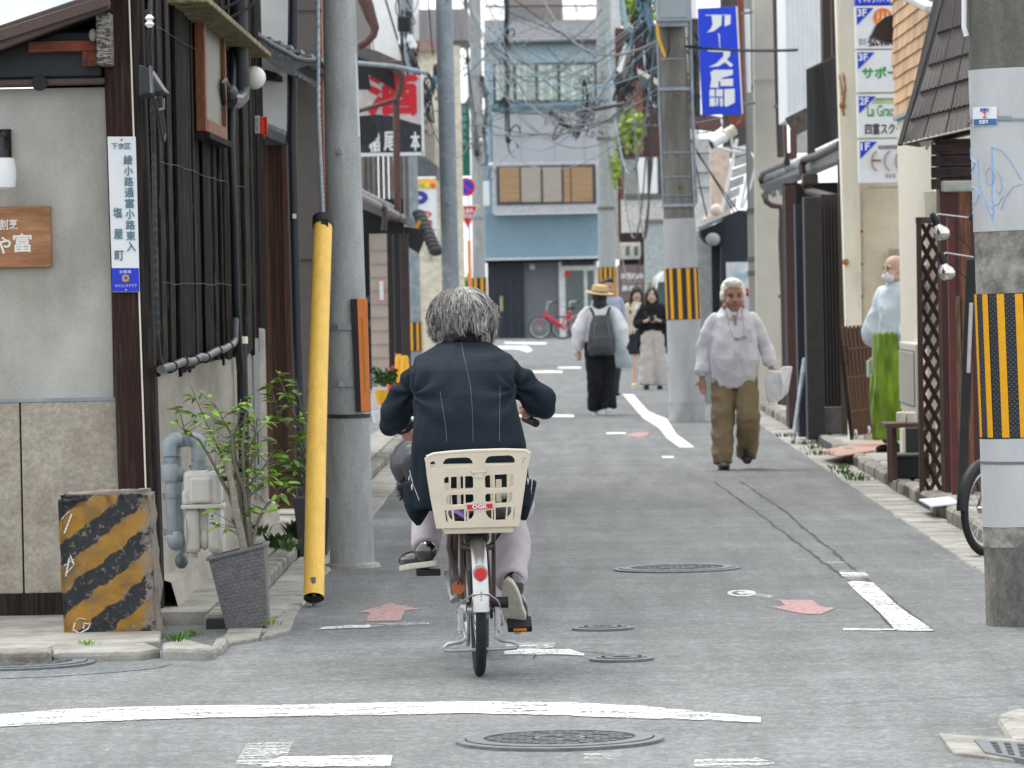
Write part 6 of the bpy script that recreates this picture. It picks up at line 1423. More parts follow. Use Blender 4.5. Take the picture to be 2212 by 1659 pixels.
# tiled eave over the shopfront
V = [PY(1640, 402, 55), PY(1816, 320, 46), PY(1818, 345, 46), PY(1656, 420, 55)]
MB().add(V+[v+Vector((.9, 0, .35)) for v in V], [(0,1,2,3),(0,4,5,1),(4,7,6,5),(2,6,7,3),(3,7,4,0),(1,5,6,2)]).build('eave_slab', M('eave_grey2', (.17, .175, .18), .6), d2)
et2 = MB().tube([(0, 0, 0), (.42, 0, .17)], .06, 10).mesh('eave_tile', smooth=True); et2.materials.append(M('tile_light', (.42, .44, .46), .45, .1, .15, 6, rnd=.2))
for i in range(17):
 t = i/16; p = PY(1646+t*158, 388-t*72, 55-t*8.5); o = bpy.data.objects.new('eave_tile', et2); o.location = p-wloc(d2); link(o, d2)
for i in range(6): p = PY(1652+i*17, 405-i*4, 54.5-i*.9); MB().tube([p+Vector((0,0,-.05)), p+Vector((.02, 0, -.12))], .03, 8).build('scalloped_end', TILE, d2)
MB().tube([PY(x, y, D) for x, y, D in [(1648, 398, 55), (1643, 385, 55), (1650, 372, 54), (1700, 352, 51.5), (1702, 330, 51.5)]], .035, 10).build('gutter_pipe', PIPEBR, d2, smooth=True)
MB().tube([PY(x, y, D) for x, y, D in [(1815, 311, 46), (1770, 335, 48), (1738, 345, 49), (1732, 358, 49), (1734, 385, 49)]], .038, 10).build('gutter_pipe', PIPEBR, d2, smooth=True)
MB().tube([PY(x, y, D) for x, y, D in [(1736, 392, 48.9), (1746, 412, 48.9), (1818, 430, 46.8)]], .04, 10).build('gutter_pipe', PIPEBR, d2, smooth=True)
MB().box(*sorted([PY(1725, 0, 48.8).x, PY(1760, 0, 48.8).x]), 48.7, 48.9, pz(1740, 400, 48.8), pz(1740, 376, 48.8)).build('gutter_hopper', PIPEBR, d2, bevel=.02)
MB().box(*sorted([PY(1648, 0, 55).x, PY(1664, 0, 55).x]), 54.9, 55.1, pz(1655, 420, 55), pz(1655, 395, 55)).build('gutter_hopper', PIPEBR, d2, bevel=.02)
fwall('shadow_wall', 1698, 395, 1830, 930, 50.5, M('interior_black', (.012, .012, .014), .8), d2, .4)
fwall('maroon_post', 1700, 400, 1724, 930, 50, M('maroon_timber', (.055, .028, .025), .7), d2, .2)
fwall('black_pillar', 1722, 440, 1742, 944, 46.3, M('pillar_navy', (.018, .024, .034), .55), d2, .3)
fwall('black_pillar', 1741, 425, 1778, 950, 45.4, M('pillar_black', (.028, .029, .031), .55), d2, .3, .01)
fwall('sliding_door', 1778, 420, 1822, 945, 45.9, M('door_brownblack', (.032, .026, .026), .6, 0, .15, 4, st=(8, 8, .4)), d2, .1)
for x in (1783, 1790, 1797, 1804, 1811): fwall('door_slat', x, 440, x+3.5, 880, 45.85, M('slat_dkbrown', (.045, .035, .033), .6), d2, .03)
fwall('grey_sill_box', 1780, 880, 1822, 935, 45.6, M('sill_grey', (.14, .135, .13), .8), d2, .3)
fwall('edge_board', 1815, 345, 1836, 960, 45.3, M('edge_brown', (.06, .045, .035), .7), d2, .08)
ml = thing('leaning_pipe', 'galvanised pipe leaning against the black pillar', 'pipe', PY(1715, 900, 46)); MB().tube([PY(1738, 775, 45.9), PY(1725, 870, 45.6), PY(1713, 955, 45.3)], .022, 10).build('pipe', STEEL, ml, smooth=True)
# ---- cream building: facing wall with the stacked signs
cb_ = thing('cream_building', 'cream rendered building with blue cornered signs and a thin conduit', 'building', PY(1880, 960, 44))
V = [PY(1838, 1000, 44), PY(2120, 1000, 44), PY(2110, -300, 44), PY(1797, -300, 44)]
MB().add(V+[v+Vector((0, .3, 0)) for v in V], [(0,1,2,3),(7,6,5,4),(0,4,5,1),(1,5,6,2),(2,6,7,3),(3,7,4,0)]).build('rendered_wall', CREAM, cb_)
V = [PY(1836, 965, 43.8), PY(1866, 965, 43.8), PY(1845, -300, 43.8), PY(1797, -300, 43.8)]
MB().add(V+[v+Vector((0, .2, 0)) for v in V], [(0,1,2,3),(7,6,5,4),(0,4,5,1),(1,5,6,2),(2,6,7,3),(3,7,4,0)]).build('corner_pilaster', CREAM_S, cb_, bevel=.01)
RPAINT = paint('rust_paint', (.36, .15, .04), 1, 26, (1, 1, .2), .47, .62)
RST = M('rust_stain', (.36, .16, .05), .9, 0, .3, 12)
for pts in ([(1813, 160), (1820, 200), (1816, 225), (1824, 250)], [(1822, 155), (1826, 195), (1820, 240)], [(1829, 690), (1831, 740), (1833, 800)]):
 MB().tube([PY(x, y, 43.79) for x, y in pts], [(.012, .002)]*len(pts), 6).build('rust_streak', RPAINT, cb_)
MB().ell(PY(1820, 228, 43.78), (.03, .01, .03), 8, 6).build('rust_spot', RST, cb_); MB().ell(PY(1827, 566, 43.78), (.03, .02, .03), 8, 6).build('rust_spot', RST, cb_)
MB().tube([PY(x, y, 43.9) for x, y in [(1945, 403), (1880, 404), (1868, 410), (1864, 422), (1866, 700), (1870, 960)]], .014, 8).build('conduit', M('conduit_cream', (.5, .47, .37), .6), cb_, smooth=True)
for yy in (500, 570, 640, 712, 790): MB().ell(PY(1862, yy, 43.88), (.014, .01, .014), 8, 6).build('conduit_clip', RST, cb_)
fwall('wall_window', 1922, 538, 1950, 640, 43.9, M('win_dull', (.33, .30, .25), .6), cb_, .05)
# stacked signs
SD_ = 43.4
ss = [('sign_panel', 'top blue panel of the stacked shop signs', -40, 10, None), ('x', 'white sign marked 3F with an orange emblem behind the dark lamp', 14, 106, '3F'), ('x', 'white sign marked 3F with green kana', 110, 200, '3F'),
      ('x', 'white sign marked 2F with green and dark lettering', 205, 298, '2F'), ('x', 'white sign marked 1F with large brown letters, lowest of the stack', 303, 396, '1F')]
GRN = M('sign_green', (.04, .30, .08), .5); BRN = M('sign_brown', (.26, .10, .03), .5); INK = M('sign_ink', (.05, .045, .06), .5)
for i, (nm, lab, y0, y1, fl_) in enumerate(ss):
 xo = 1846+ (y0+y1)/2*.0245; t = thing('shop_sign', lab, 'shop sign', PY(1895, (y0+y1)/2, SD_), 0, 'stacked floor signs')
 a_ = [PY(x, y, SD_) for x, y in [(xo, y0), (1960, y0-2), (1962, y1-1), (xo+2, y1)]]
 MB().add(a_+[v+Vector((0, .2, 0)) for v in a_], [(0,1,2,3),(7,6,5,4),(0,4,5,1),(1,5,6,2),(2,6,7,3),(3,7,4,0)]).build('sign_box', SWHITE if fl_ else BLUE, t, bevel=.006)
 if not fl_:
  letter_px('(有)京都', 1855, -8, 1935, 6, SD_-.002, SWHITE, t); continue
 tri = [PY(x, y, SD_-.008) for x, y in [(xo+3, y0+3), (xo+40, y0+3), (xo+4, y0+40)]]; MB().add(tri, [(0,1,2)]).build('blue_corner', BLUE, t, fix=False)
 letter_px(fl_, xo+5, y0+6, xo+24, y0+21, SD_-.012, SWHITE, t, bold=.003)
 if i == 1:
  letter_px('株式\n会社', 1855, 83, 1872, 97, SD_-.004, INK, t, spacing=.95); letter_px('弘和電', 1876, 80, 1945, 99, SD_-.004, INK, t, bold=.003)
  p = PY(1907, 38, SD_-.008); MB().cyl(p, p+Vector((0, .006, 0)), .085, 24).build('orange_emblem', M('emblem_orange', (.75, .20, .03), .5), t)
  for dx in (-10, 0, 10): V = [PY(1907+dx-2, 40, SD_-.012), PY(1907+dx, 22, SD_-.012), PY(1907+dx+2, 40, SD_-.012)]; MB().add(V, [(0,1,2)]).build('emblem_ray', SWHITE, t, fix=False)
 if i == 2: letter_px('サポー', 1863, 145, 1940, 168, SD_-.004, GRN, t, bold=.004); 
 if i == 3:
  fwall('green_label', 1885, 211, 1945, 223, SD_-.006, M('label_grn', (.45, .55, .3), .6), t, .004); letter_px('LESSON SALON', 1890, 212, 1943, 216, SD_-.01, INK, t)
  letter_px('La Grace', 1874, 227, 1938, 251, SD_-.004, GRN, t, bold=.001); letter_px('四富スクー', 1869, 266, 1950, 290, SD_-.004, NAVY if False else INK, t, bold=.002)
 if i == 4:
  fwall('dark_label', 1898, 314, 1945, 321, SD_-.006, INK, t, .004); letter_px('HAIR FASHION', 1900, 315, 1944, 320, SD_-.01, SWHITE, t)
  for (cx_, a0, a1) in ((1897, 100, 260), (1925, 100, 260), (1949, 60, 420)):
   MB().tube([PY(cx_+(14*math.cos(math.radians(a0+(a1-a0)*k/14))), 347-21*math.sin(math.radians(a0+(a1-a0)*k/14)), SD_-.008) for k in range(15)], [(.008+.014*math.sin(math.pi*k/14), .003) for k in range(15)], 6).build('brown_letter', BRN, t)
  MB().bar(PY(1885, 346, SD_-.008), PY(1903, 346, SD_-.008), .012, .012).build('brown_letter', BRN, t)
  letter_px('美容室　エ', 1912, 375, 1950, 384, SD_-.004, CABLEG, t)
# ---- nearer cream house with wood shingles
wsx = 2.78
sh = thing('shingled_house', 'cream house with tan wooden shingles above and an air conditioner at its side', 'house', (wsx+.3, 38, 0))
def facade(x, y, X=wsx): return PXX(x, y, X)
Dn, Df = facade(2016, 400).y, facade(1940, 400).y
MB().box(wsx, wsx+2.5, Dn-.8, Df, 0, facade(1975, 243).z).build('rendered_wall', M('cream_near', (.68, .64, .54), .9, 0, .05, 4, .5, 45), sh, bevel=.008)
MB().box(wsx-.03, wsx+.1, Dn-.8, Df+.03, facade(1975, 243).z, facade(1975, 243).z+.03).build('flashing', STEEL, sh)
MB().box(wsx+.01, wsx+2.5, Dn-.8, Df, facade(1975, 243).z+.03, 5).build('shingle_backing', M('tan_back', (.20, .12, .06), .8), sh)
row = 0; z = facade(1975, 243).z+.03; sm_ = [MB().prism([(0, 0), (.014, 0), (.003, .14), (0, .14)], -.5, .5, 'x') for _ in range(1)][0]
shm = MB(); shm.add([(-.016, -.5, 0), (.002, -.5, .0), (.002, -.5, .125), (-.003, -.5, .125), (-.016, .5, 0), (.002, .5, 0), (.002, .5, .125), (-.003, .5, .125)], [(0,3,2,1),(4,5,6,7),(0,1,5,4),(1,2,6,5),(2,3,7,6),(3,0,4,7)])
shme = shm.mesh('shingle'); shme.materials.append(M('tan_shingle', (.56, .36, .20), .75, 0, .18, 6, .3, 50, rnd=.22, st=(6, 6, .6)))
while z < 3.75:
 y = Dn-.8-random.uniform(0, .2)
 while y < Df:
  w = random.uniform(.16, .34); o = bpy.data.objects.new('shingle', shme); o.location = Vector((wsx-.004, y+w/2, z+random.uniform(-.004, .004)))-wloc(sh); o.scale = (1, w-.012, 1); link(o, sh); y += w
 z += .103; row += 1
MB().cyl(PY(2020, -20, 36), PY(2022, 300, 36), .04, 12).build('white_pipe', SWHITE, sh, smooth=True)
MB().ell(PY(2014, 250, 36.2), (.05, .05, .07), 12, 8).build('white_lamp', SWHITE, sh, smooth=True)
MB().box(*sorted([PY(1985, 0, 35.5).x, PY(2040, 0, 35.5).x]), 35.3, 35.8, pz(2010, 880, 35.5), pz(2010, 415, 35.5)).build('wall_cabinet_block', M('cream_near', (.68, .64, .54)), sh)
ld = thing('fan_shade', 'dark brown fan shaped shade jutting in front of the stacked signs', 'lamp shade', PY(1915, 60, 40))
P = [(1882, 76), (1893, 52), (1912, 36), (1934, 28), (1940, 27), (1940, 92), (1915, 91), (1900, 84)]; V = [PY(x, y, 39.8) for x, y in P]; n = len(P)
MB().add(V+[v+Vector((0, .3, 0)) for v in V], [tuple(range(n)), tuple(range(2*n-1, n-1, -1))]+[(i, i+n, (i+1) % n+n, (i+1) % n) for i in range(n)]).build('shade', M('shade_brown', (.055, .04, .038), .55), ld, bevel=.01)
MB().tube([PY(1940, 150-60, 39.8), PY(1932, 130, 39.7), PY(1930, 165, 39.7), PY(1945, 190, 39.7)], .005, 6).build('loose_wire', SWHITE, ld)
fx = thing('tube_light', 'white fluorescent lamp arm at the top above the shingles', 'lamp', PY(1990, 12, 36))
MB().bar(PY(1950, -14, 36), PY(2015, 20, 34.5), .10, .05).build('lamp_housing', M('white_dull', (.56, .56, .53), .6), fx, bevel=.01)
# air conditioner with box and table
acn = thing('air_conditioner', 'cream outdoor air conditioner unit beside the lattice screen', 'air conditioner', PY(1980, 890, 36.5))
AX = 2.66; d0, d1 = PXX(1979, 800, AX).y, PXX(1944, 800, AX).y; zt_, zb_ = pz(1965, 740, 37.2), pz(1965, 890, 37.2)
MB().box(AX, AX+.33, d0, d1, zb_, zt_).build('casing', M('ac_cream', (.56, .55, .48), .5, 0, .05, 4), acn, bevel=.01)
MB().box(AX-.006, AX, d0+.12, d1-.06, zb_+.06, zt_-.05).build('grille', M('grille_grey', (.20, .20, .18), .6), acn)
gl_ = MB()
for i in range(26): zz = zb_+.07+i*(zt_-zb_-.13)/26; gl_.box(AX-.012, AX-.006, d0+.12, d1-.06, zz, zz+.009)
tag(gl_.build('grille_bars', M('ac_cream', (.56, .55, .48)), acn), kind='stuff')
fwall('side_louvre', 2003-18, 742, 2000, 746, d0-.02, BLACK, acn, .01); fwall('side_vent', 1990, 760, 2002, 770, d0-.02, BLACK, acn, .01)
tb = thing('small_table', 'small dark brown wooden table holding two pale blocks', 'table', PY(1950, 1040, 34.6))
TD = 34.5; TW = M('table_brown', (.075, .04, .032), .55, 0, .15, 6)
a = R(1913, 914, 2010, 924, TD); MB().box(a[0], a[1], TD, TD+.5, a[2], a[3]).build('table_top', TW, tb, bevel=.004)
for x0, x1, D in ((1917, 1928, TD), (1928, 1938, TD+.35)): a = R(x0, 924, x1, 1044 if D == TD else 1042, D); MB().box(a[0], a[1], D, D+.05, .08, a[3]).build('leg', TW, tb, bevel=.003)
MB().box(*sorted([PY(1995, 0, TD).x, PY(2005, 0, TD).x]), TD, TD+.05, .08, a[3]).build('leg', TW, tb)
for x0, x1 in ((1938, 1958), (1958, 1982)):
 bl = thing('pale_block', ('left' if x0 == 1938 else 'right')+' pale foam block on the small brown table', 'block', PY((x0+x1)/2, 914, TD+.2)); a = R(x0, 890, x1, 914, TD+.2)
 MB().box(a[0], a[1]-.008, TD+.15, TD+.3, a[2], a[3]).build('block_body', M('block_cream', (.60, .57, .46), .8, 0, .1, 12), bl, bevel=.01)
dbx = thing('dark_crate', 'black crate under the small table by the lattice', 'crate', PY(1970, 1020, 35)); a = R(1935, 988, 2008, 1036, 35)
MB().box(a[0], a[1], 35, 35.4, .085, a[3]).build('crate_body', BLACK, dbx, bevel=.01); MB().box(a[0]-.01, a[1], 34.98, 35.42, a[3], a[3]+.02).build('crate_rim', M('crate_rim', (.04, .04, .04), .6), dbx, bevel=.004)
pb = thing('storage_box', 'pale box standing behind the small table', 'box', PY(1960, 960, 35.6)); a = R(1956, 925, 1992, 990, 35.6); MB().box(a[0], a[1], 35.6, 35.9, .085, a[3]).build('box_body', M('dark_panel', (.05, .055, .05), .6), pb); MB().box(a[0]-.02, a[0], 35.59, 35.9, .085, a[3]).build('box_edge', CREAM_S, pb)
em_ = thing('electric_meter', 'grey electricity meter boxes on the wall behind the lattice', 'meter', PY(1995, 620, 35.4))
fwall('meter_body', 1985, 570, 2008, 740, 35.2, M('meter_grey', (.45, .46, .44), .6), em_, .1, .01)
for yy in (585, 625, 665): p = PY(1994, yy, 35.15); MB().ell(p, (.035, .03, .045), 10, 7).build('meter_dial', CABLEG, em_)
# ---- leaning slatted gate
sg_ = thing('slatted_gate', 'brown slatted wooden gate panel leaning at the alley with shiny hinges', 'gate', PY(1860, 955, 42))
GDp = 42.2; TL, TR, BL, BR = (1814, 706), (1893, 699), (1842, 950), (1905, 940)
SLT = M('slat_brown', (.115, .065, .04), .55, 0, .15, 5, rnd=.12, st=(8, 8, .5))
def gq(u, v): x = (TL[0]*(1-u)+TR[0]*u)*(1-v)+(BL[0]*(1-u)+BR[0]*u)*v; y = (TL[1]*(1-u)+TR[1]*u)*(1-v)+(BL[1]*(1-u)+BR[1]*u)*v; return PY(x, y, GDp+.1*v*0)
for i in range(9):
 u = (i+.5)/9; MB().bar(gq(u, 0), gq(u, .97), .028, .02, (0, 1, 0)).build('slat', SLT, sg_, bevel=.002)
for v in (.08, .45, .75): MB().bar(gq(0, v)+Vector((0, .03, 0)), gq(1, v)+Vector((0, .03, 0)), .02, .05, (0, 0, 1)).build('cross_rail', DKWOOD, sg_)
MB().add([gq(0, .02)+Vector((0, .05, 0)), gq(1, .02)+Vector((0, .05, 0)), gq(1, .95)+Vector((0, .05, 0)), gq(0, .95)+Vector((0, .05, 0))], [(0,1,2,3)]).build('backing', BLACK, sg_)
MB().bar(gq(-.03, 0), gq(-.03, 1), .03, .03, (0, 1, 0)).build('stile', DKWOOD, sg_, bevel=.002)
hh = MB().tube([PY(1823, 748, GDp-.05), PY(1828, 748, GDp-.1), PY(1832, 785, GDp-.1), PY(1827, 786, GDp-.05)], .01, 8); hh.build('handle', BLACK, sg_)
for x, y in ((1849, 938), (1877, 930)): p = PY(x, y, GDp-.06); MB().ell(p, (.018, .018, .045), 10, 7).build('hinge', CHROME, sg_, smooth=True)
for i in range(7):
 for v in (.2, .45, .75): p = gq((i+.5)/9+.05, v)+Vector((0, -.02, 0)); MB().ell(p, (.005, .004, .005), 6, 5).build('nail_head', CHROME, sg_)
pk_ = chunk('pink_paving', [(1770, 973), (1895, 950), (1915, 958), (1895, 972), (1810, 985)], .093, .01, M('pink_tile', (.40, .24, .19), .8, 0, .15, 8), None, 0, 0); tag(pk_, kind='structure')
bw = thing('parked_wheel_bicycle', 'bicycle mostly hidden behind the monk, only its wheel showing', 'bicycle', PY(1905, 850, 41.5))
p = PY(1912, 880, 41.6); MB().tube([p+Vector((.05*math.cos(t)*1.0, .12*math.cos(t), .29*math.sin(t))) for t in np.linspace(0, 2*math.pi, 40)], .018, 8, cap=False).build('tyre', BLACK, bw, smooth=True)
MB().tube([p+Vector((.05*math.cos(t)*.9, .12*math.cos(t)*.9, .262*math.sin(t))) for t in np.linspace(0, 2*math.pi, 40)], .008, 6, cap=False).build('rim', CHROME, bw, smooth=True)
# ---- maroon shop: tiled mansard, lattice, timber, lamps
ms = thing('maroon_shop', 'dark maroon wooden shop with grey tiled mansard roof at the right edge', 'house', (2.9, 33, 0))
LX = 2.80
MAR = M('maroon_boards', (.085, .035, .032), .6, 0, .2, 4, .2, 40, st=(9, 9, .4))
fwall('boarded_wall', 2035, 300, 2140, 1100, 32.6, MAR, ms, .3)
UB = wood('upper_board', (.07, .045, .042), (.035, .025, .025), 5, (2, 2, 12), .6, .25)
for i in range(4): fwall('clad_board', 2012, 310+i*25, 2140, 333+i*25, 32.55-.004*i, UB, ms, .03, .003)
TK = M('mansard_tile', (.11, .098, .092), .6, .05, .22, 5, .4, 30, rnd=.2, st=(14, 14, .8), col2=(.15, .13, .125), lo=.5, hi=.7)
roof = [[(2048, 15), (2095, -6)], [(2030, 78), (2098, 52)], [(2006, 168), (2104, 134)], [(1985, 254), (2109, 218)], [(1966, 312), (2115, 275)]]
roof = [[(2030, -30), (2110, -60)], [(2023, 37), (2116, 5)], [(2008, 125), (2122, 85)], [(1991, 176+0), (2128, 137)], [(1970, 252), (2134, 204)], [(1945, 314), (2140, 262)]]
rows = [(2030, -40, 2190, -90), (2021, 45, 2190, -15), (2006, 126, 2190, 62), (1991, 177, 2190, 110), (1973, 232, 2190, 165), (1944, 308, 2190, 240)]
rows = [(2044, -45, 2190, -85), (2024, 70, 2190, 18), (2005, 140, 2190, 85), (1987, 198, 2190, 140), (1966, 257, 2190, 200), (1945, 311, 2190, 252)]
for r_i in range(5):
 x0a, y0a, x1a, y1a = rows[r_i]; x0b, y0b, x1b, y1b = rows[r_i+1]; nT = 5
 for k in range(nT):
  u0, u1 = k/nT, (k+1)/nT-.012; Du = 32.9-.14*r_i; Dl = Du-.14
  A = [PY(mixv(x0a, x1a, u0), mixv(y0a, y1a, u0), Du), PY(mixv(x0a, x1a, u1), mixv(y0a, y1a, u1), Du), PY(mixv(x0b, x1b, u1), mixv(y0b, y1b, u1), Dl-.03), PY(mixv(x0b, x1b, u0), mixv(y0b, y1b, u0), Dl-.03)]
  nn = 8; vs = []
  for j in range(nn+1):   # wavy butt edge
   t = j/nn; w = (.006 if j % 2 else -.004)
   top_ = A[0].lerp(A[1], t); bot = A[3].lerp(A[2], t)+Vector((0, 0, w)); vs += [top_, bot, bot+Vector((0, .035, .004))]
  MB().add(vs, [f for j in range(nn) for f in ((3*j, 3*j+1, 3*j+4, 3*j+3), (3*j+1, 3*j+2, 3*j+5, 3*j+4))]).build('roof_tile', TK, ms, fix=False)
V = [PY(2030, -60, 33.2), PY(1946, 308, 32.3), PY(2190, 252, 32.3), PY(2190, -90, 33.2)]; MB().add(V, [(0,1,2,3)]).build('roof_backing', BLACK, ms)
MB().bar(PY(2050, -60, 32.9), PY(1944, 313, 32.15), .03, .02).build('verge_strip', BLACK, ms)
MB().add([PY(1946, 312, 32.2), PY(2190, 258, 32.2), PY(2190, 270, 33), PY(1985, 318, 33)], [(0,1,2,3)]).build('soffit', BLACK, ms)
for pts in ([(1985, 308), (1995, 305), (2015, 303), (2008, 316), (2003, 325), (1998, 322), (2000, 315), (1992, 318)],): V = [PY(x, y, 32.18) for x, y in pts]; MB().add(V, [tuple(range(len(V)))]).build('loose_tile_bit', M('broken', (.25, .22, .18), .8), ms, fix=False)
fwall('orange_timber', 2078, 400, 2100, 1100, 32.3, wood('orange_timber', (.24, .10, .05), (.11, .05, .03), 5, (9, 9, .6), .7, .1, .7), ms, .1, .004)
fwall('bare_timber', 2062, 640, 2078, 1090, 32.28, wood('bare_timber', (.26, .19, .14), (.12, .07, .05), 6, (12, 12, .7), .9, .1, .8), ms, .1, .004)
fwall('maroon_door', 2052, 470, 2066, 1075, 32.2, M('maroon_gloss', (.10, .022, .018), .4), ms, .08)
lp = thing('lattice_screen', 'tall brown diagonal lattice screen standing in a narrow frame', 'lattice', PY(2020, 1075, 33))
LD = 32.9; LW = M('lattice_brown', (.085, .048, .04), .5, 0, .12, 6)
def lq(u, v): x0 = 1981+7.5*v; x1 = 2048+9*v; return PY(x0+(x1-x0)*u, 472+(1077-472)*v, LD+.25*u)
for u0 in (.05, .88): MB().bar(lq(u0, 0), lq(u0, 1), .035 if u0 < .5 else .055, .035, (0, 1, 0)).build('frame_post', LW, lp, bevel=.003)
for v in (.006, .985): MB().bar(lq(0, v), lq(.95, v), .04, .03, (0, 1, 0)).build('frame_rail', LW, lp, bevel=.003)
NL = 13
for i in range(-2, NL+1):
 v0 = i/NL+.01; v1 = v0+2.05/NL
 def clipseg(ua, va, ub, vb):
  if va > vb: ua, va, ub, vb = ub, vb, ua, va
  if vb < 0.02 or va > .97: return None
  if va < .02: t = (.02-va)/(vb-va); ua, va = ua+(ub-ua)*t, .02
  if vb > .97: t = (vb-.97)/(vb-va); ub, vb = ub+(ua-ub)*t, .97
  return ua, va, ub, vb
 s = clipseg(.1, v0, .86, v1)
 if s: MB().bar(lq(s[0], s[1])-Vector((0, .012, 0)), lq(s[2], s[3])-Vector((0, .012, 0)), .030, .010, (0, 1, 0)).build('lattice_slat', LW, lp)
 s = clipseg(.86, v0, .1, v1)
 if s: MB().bar(lq(s[0], s[1])+Vector((0, .012, 0)), lq(s[2], s[3])+Vector((0, .012, 0)), .030, .010, (0, 1, 0)).build('lattice_slat', LW, lp)
def spot(x, y, D, label, tiltx):
 r = thing('spot_lamp', label, 'spot lamp', PY(x, y, D)); c = PY(x, y, D); 
 MB().lathe([(.0, -.045), (.025, -.042), (.045, -.028), (.055, 0), (.05, .028), (.03, .05), (.018, .07)], (0, 0, 0), 22, Matrix.Translation(c) @ Matrix.Rotation(tiltx, 4, 'Y')).build('bulb_reflector', M('mirror_bulb', (.66, .62, .58), .12, .9, .1, 9), r, smooth=True)
 MB().lathe([(.02, .06), (.025, .08), (.022, .13), (.012, .15)], (0, 0, 0), 14, Matrix.Translation(c) @ Matrix.Rotation(tiltx, 4, 'Y')).build('socket', BLACK, r, smooth=True)
 t = Matrix.Rotation(tiltx, 3, 'Y') @ Vector((0, 0, .12))
 MB().tube([c+t, c+t+Vector((.03, 0, .02)), c+Vector((.19, .05, .10))], .006, 7).build('arm', CHROME, r); MB().cbox(c+Vector((.20, .05, .10)), (.04, .03, .03)).build('clamp', BLACK, r, bevel=.004)
 MB().tube([c+t, c+t+Vector((.06, 0, -.05)), c+Vector((.17, .03, -.08)), c+Vector((.22, .03, -.20))], .004, 6).build('cord', BLACK, r, smooth=True)
 return r
spot(2035, 505, 31.9, 'upper silver spot lamp clamped beside the lattice', -.45); spot(2046, 591, 31.8, 'lower silver spot lamp clamped beside the lattice', -.3)
fwall('wall_light', 2035, 390, 2110, 414, 32.1, M('fluoro_grey', (.33, .34, .30), .4), ms, .08, .01)
lb = thing('leaning_board', 'long black board with a white strip leaning behind the right pole', 'board', PY(2085, 1050, 31.5))
MB().bar(PY(2098, 560, 31.2), PY(2076, 1105, 31.4), .06, .03, (0, 1, 0)).build('board', M('board_black', (.02, .022, .022), .6), lb); MB().bar(PY(2098, 655, 31.1), PY(2092, 805, 31.15), .022, .02, (0, 1, 0)).build('white_strip', M('dull_white', (.5, .48, .47), .6), lb)
pb2 = thing('flat_packet', 'white sheet lying on the pavement under the lattice', 'sheet', G(2030, 1085, .09)); chunk('sheet', [(1985, 1078), (2050, 1072), (2075, 1085), (2010, 1092)], .10, .01, SWHITE, pb2, 0, 0)
# ================================================================ WIRES
def wire(a, b, Da, Db, r=.011, sag=.0, mat=CABLE, parent=None, label=None, grp=None, n=14):
 A, B = PY(*a, Da), PY(*b, Db); s = sag*(B-A).length
 o = MB().tube([A.lerp(B, i/n)-Vector((0, 0, 4*s*(i/n)*(1-i/n))) for i in range(n+1)], r, 5).build('overhead_cable', mat, parent, smooth=True)
 return tag(o, label, 'cable', grp) if label else o
W_ = [((1010,10),(1440,175),95,54,.016,.03,0),((1040,-10),(1560,255),100,54,.013,.02,0),((1050,120),(1300,215),106,84,.02,.05,0),((1060,40),(1420,150),106,58,.02,.03,0),
 ((1175,0),(1420,90),110,54,.022,.01,0),((1420,92),(1722,102+6),54,52,.020,.015,0),((1000,-20),(1240,130),100,84,.014,.06,0),((1060,230),(1320,215),106,112,.03,.005,2),
 ((1062,238),(1300,226),106,112,.02,.02,0),((870,150),(1100,-20),70,110,.012,.02,2),((1000,165),(1120,20),100,100,.022,.08,2),((1050,175),(1330,90),106,112,.012,.03,0),
 ((1060,270),(1310,262),106,112,.014,.04,0),((1060,290),(1300,250),106,112,.014,.03,0),((1045,100),(1300,300),106,112,.013,.01,1),((1075,60),(1300,190),110,110,.013,.05,2),
 ((1180,100),(1300,180),110,110,.012,.12,0),((1190,95),(1300,20),110,110,.012,.15,0),((830,-10),(905,235),68,68,.018,.01,0),((860,-5),(882,300),66,68,.014,.02,0),
 ((925,0),(935,120),66,66,.012,.05,0),((868,20),(875,260),67,68,.016,.02,0),((800,60),(872,120),60,68,.008,.1,1),((905,190),(1060,60),66,100,.010,.05,0),
 ((1200,250),(1080,350),108,120,.008,0,1),((1330,195),(1400,260),105,80,.018,.1,0),((1300,150),(1430,60),112,70,.016,.1,0),((1310,60),(1420,30),112,60,.016,.05,2),
 ((1380,0),(1440,120),80,58,.020,.05,2),((1360,20),(1410,160),90,60,.018,.1,0),((1490,560-90),(1650,620-150),58,56,.0,.0,0),((1505,330),(1600,465),60,60,.010,.0,0),((1490,300),(1590,465),60,60,.010,0,0),
 ((1500,340),(1528,470),60,60,.012,.05,0),((1040,130),(1190,20),106,118,.014,.03,0),((1100,-10),(1310,140),112,112,.016,.01,0),((1240,-10),(1430,200),112,66,.014,.04,0)]
for i, (a, b, Da, Db, r, sg, m_) in enumerate(W_):
 if r: wire(a, b, Da, Db, r*.8, sg, (CABLE, CABLEG, CABLEB)[m_], None, ('dark', 'grey', 'blue')[m_]+' overhead cable strung between the poles', 'overhead cables')
rng = random.Random(5)
for i in range(34):
 a = (rng.choice([1040, 1055, 1030])+rng.uniform(-8, 8), rng.uniform(-10, 290)); b = (rng.uniform(1295, 1320), rng.uniform(-10, 290)) if i % 3 else (rng.uniform(1400, 1440), rng.uniform(-10, 240))
 D0, D1 = rng.uniform(100, 112), rng.uniform(90, 112) if i % 3 else 62; m_ = rng.choice([0, 0, 0, 1, 1, 2])
 wire(a, b, D0, D1, rng.uniform(.005, .010), rng.uniform(0, .035), (CABLE, CABLEG, CABLEB)[m_], None, ('dark', 'grey', 'blue')[m_]+' overhead cable strung between the poles', 'overhead cables')
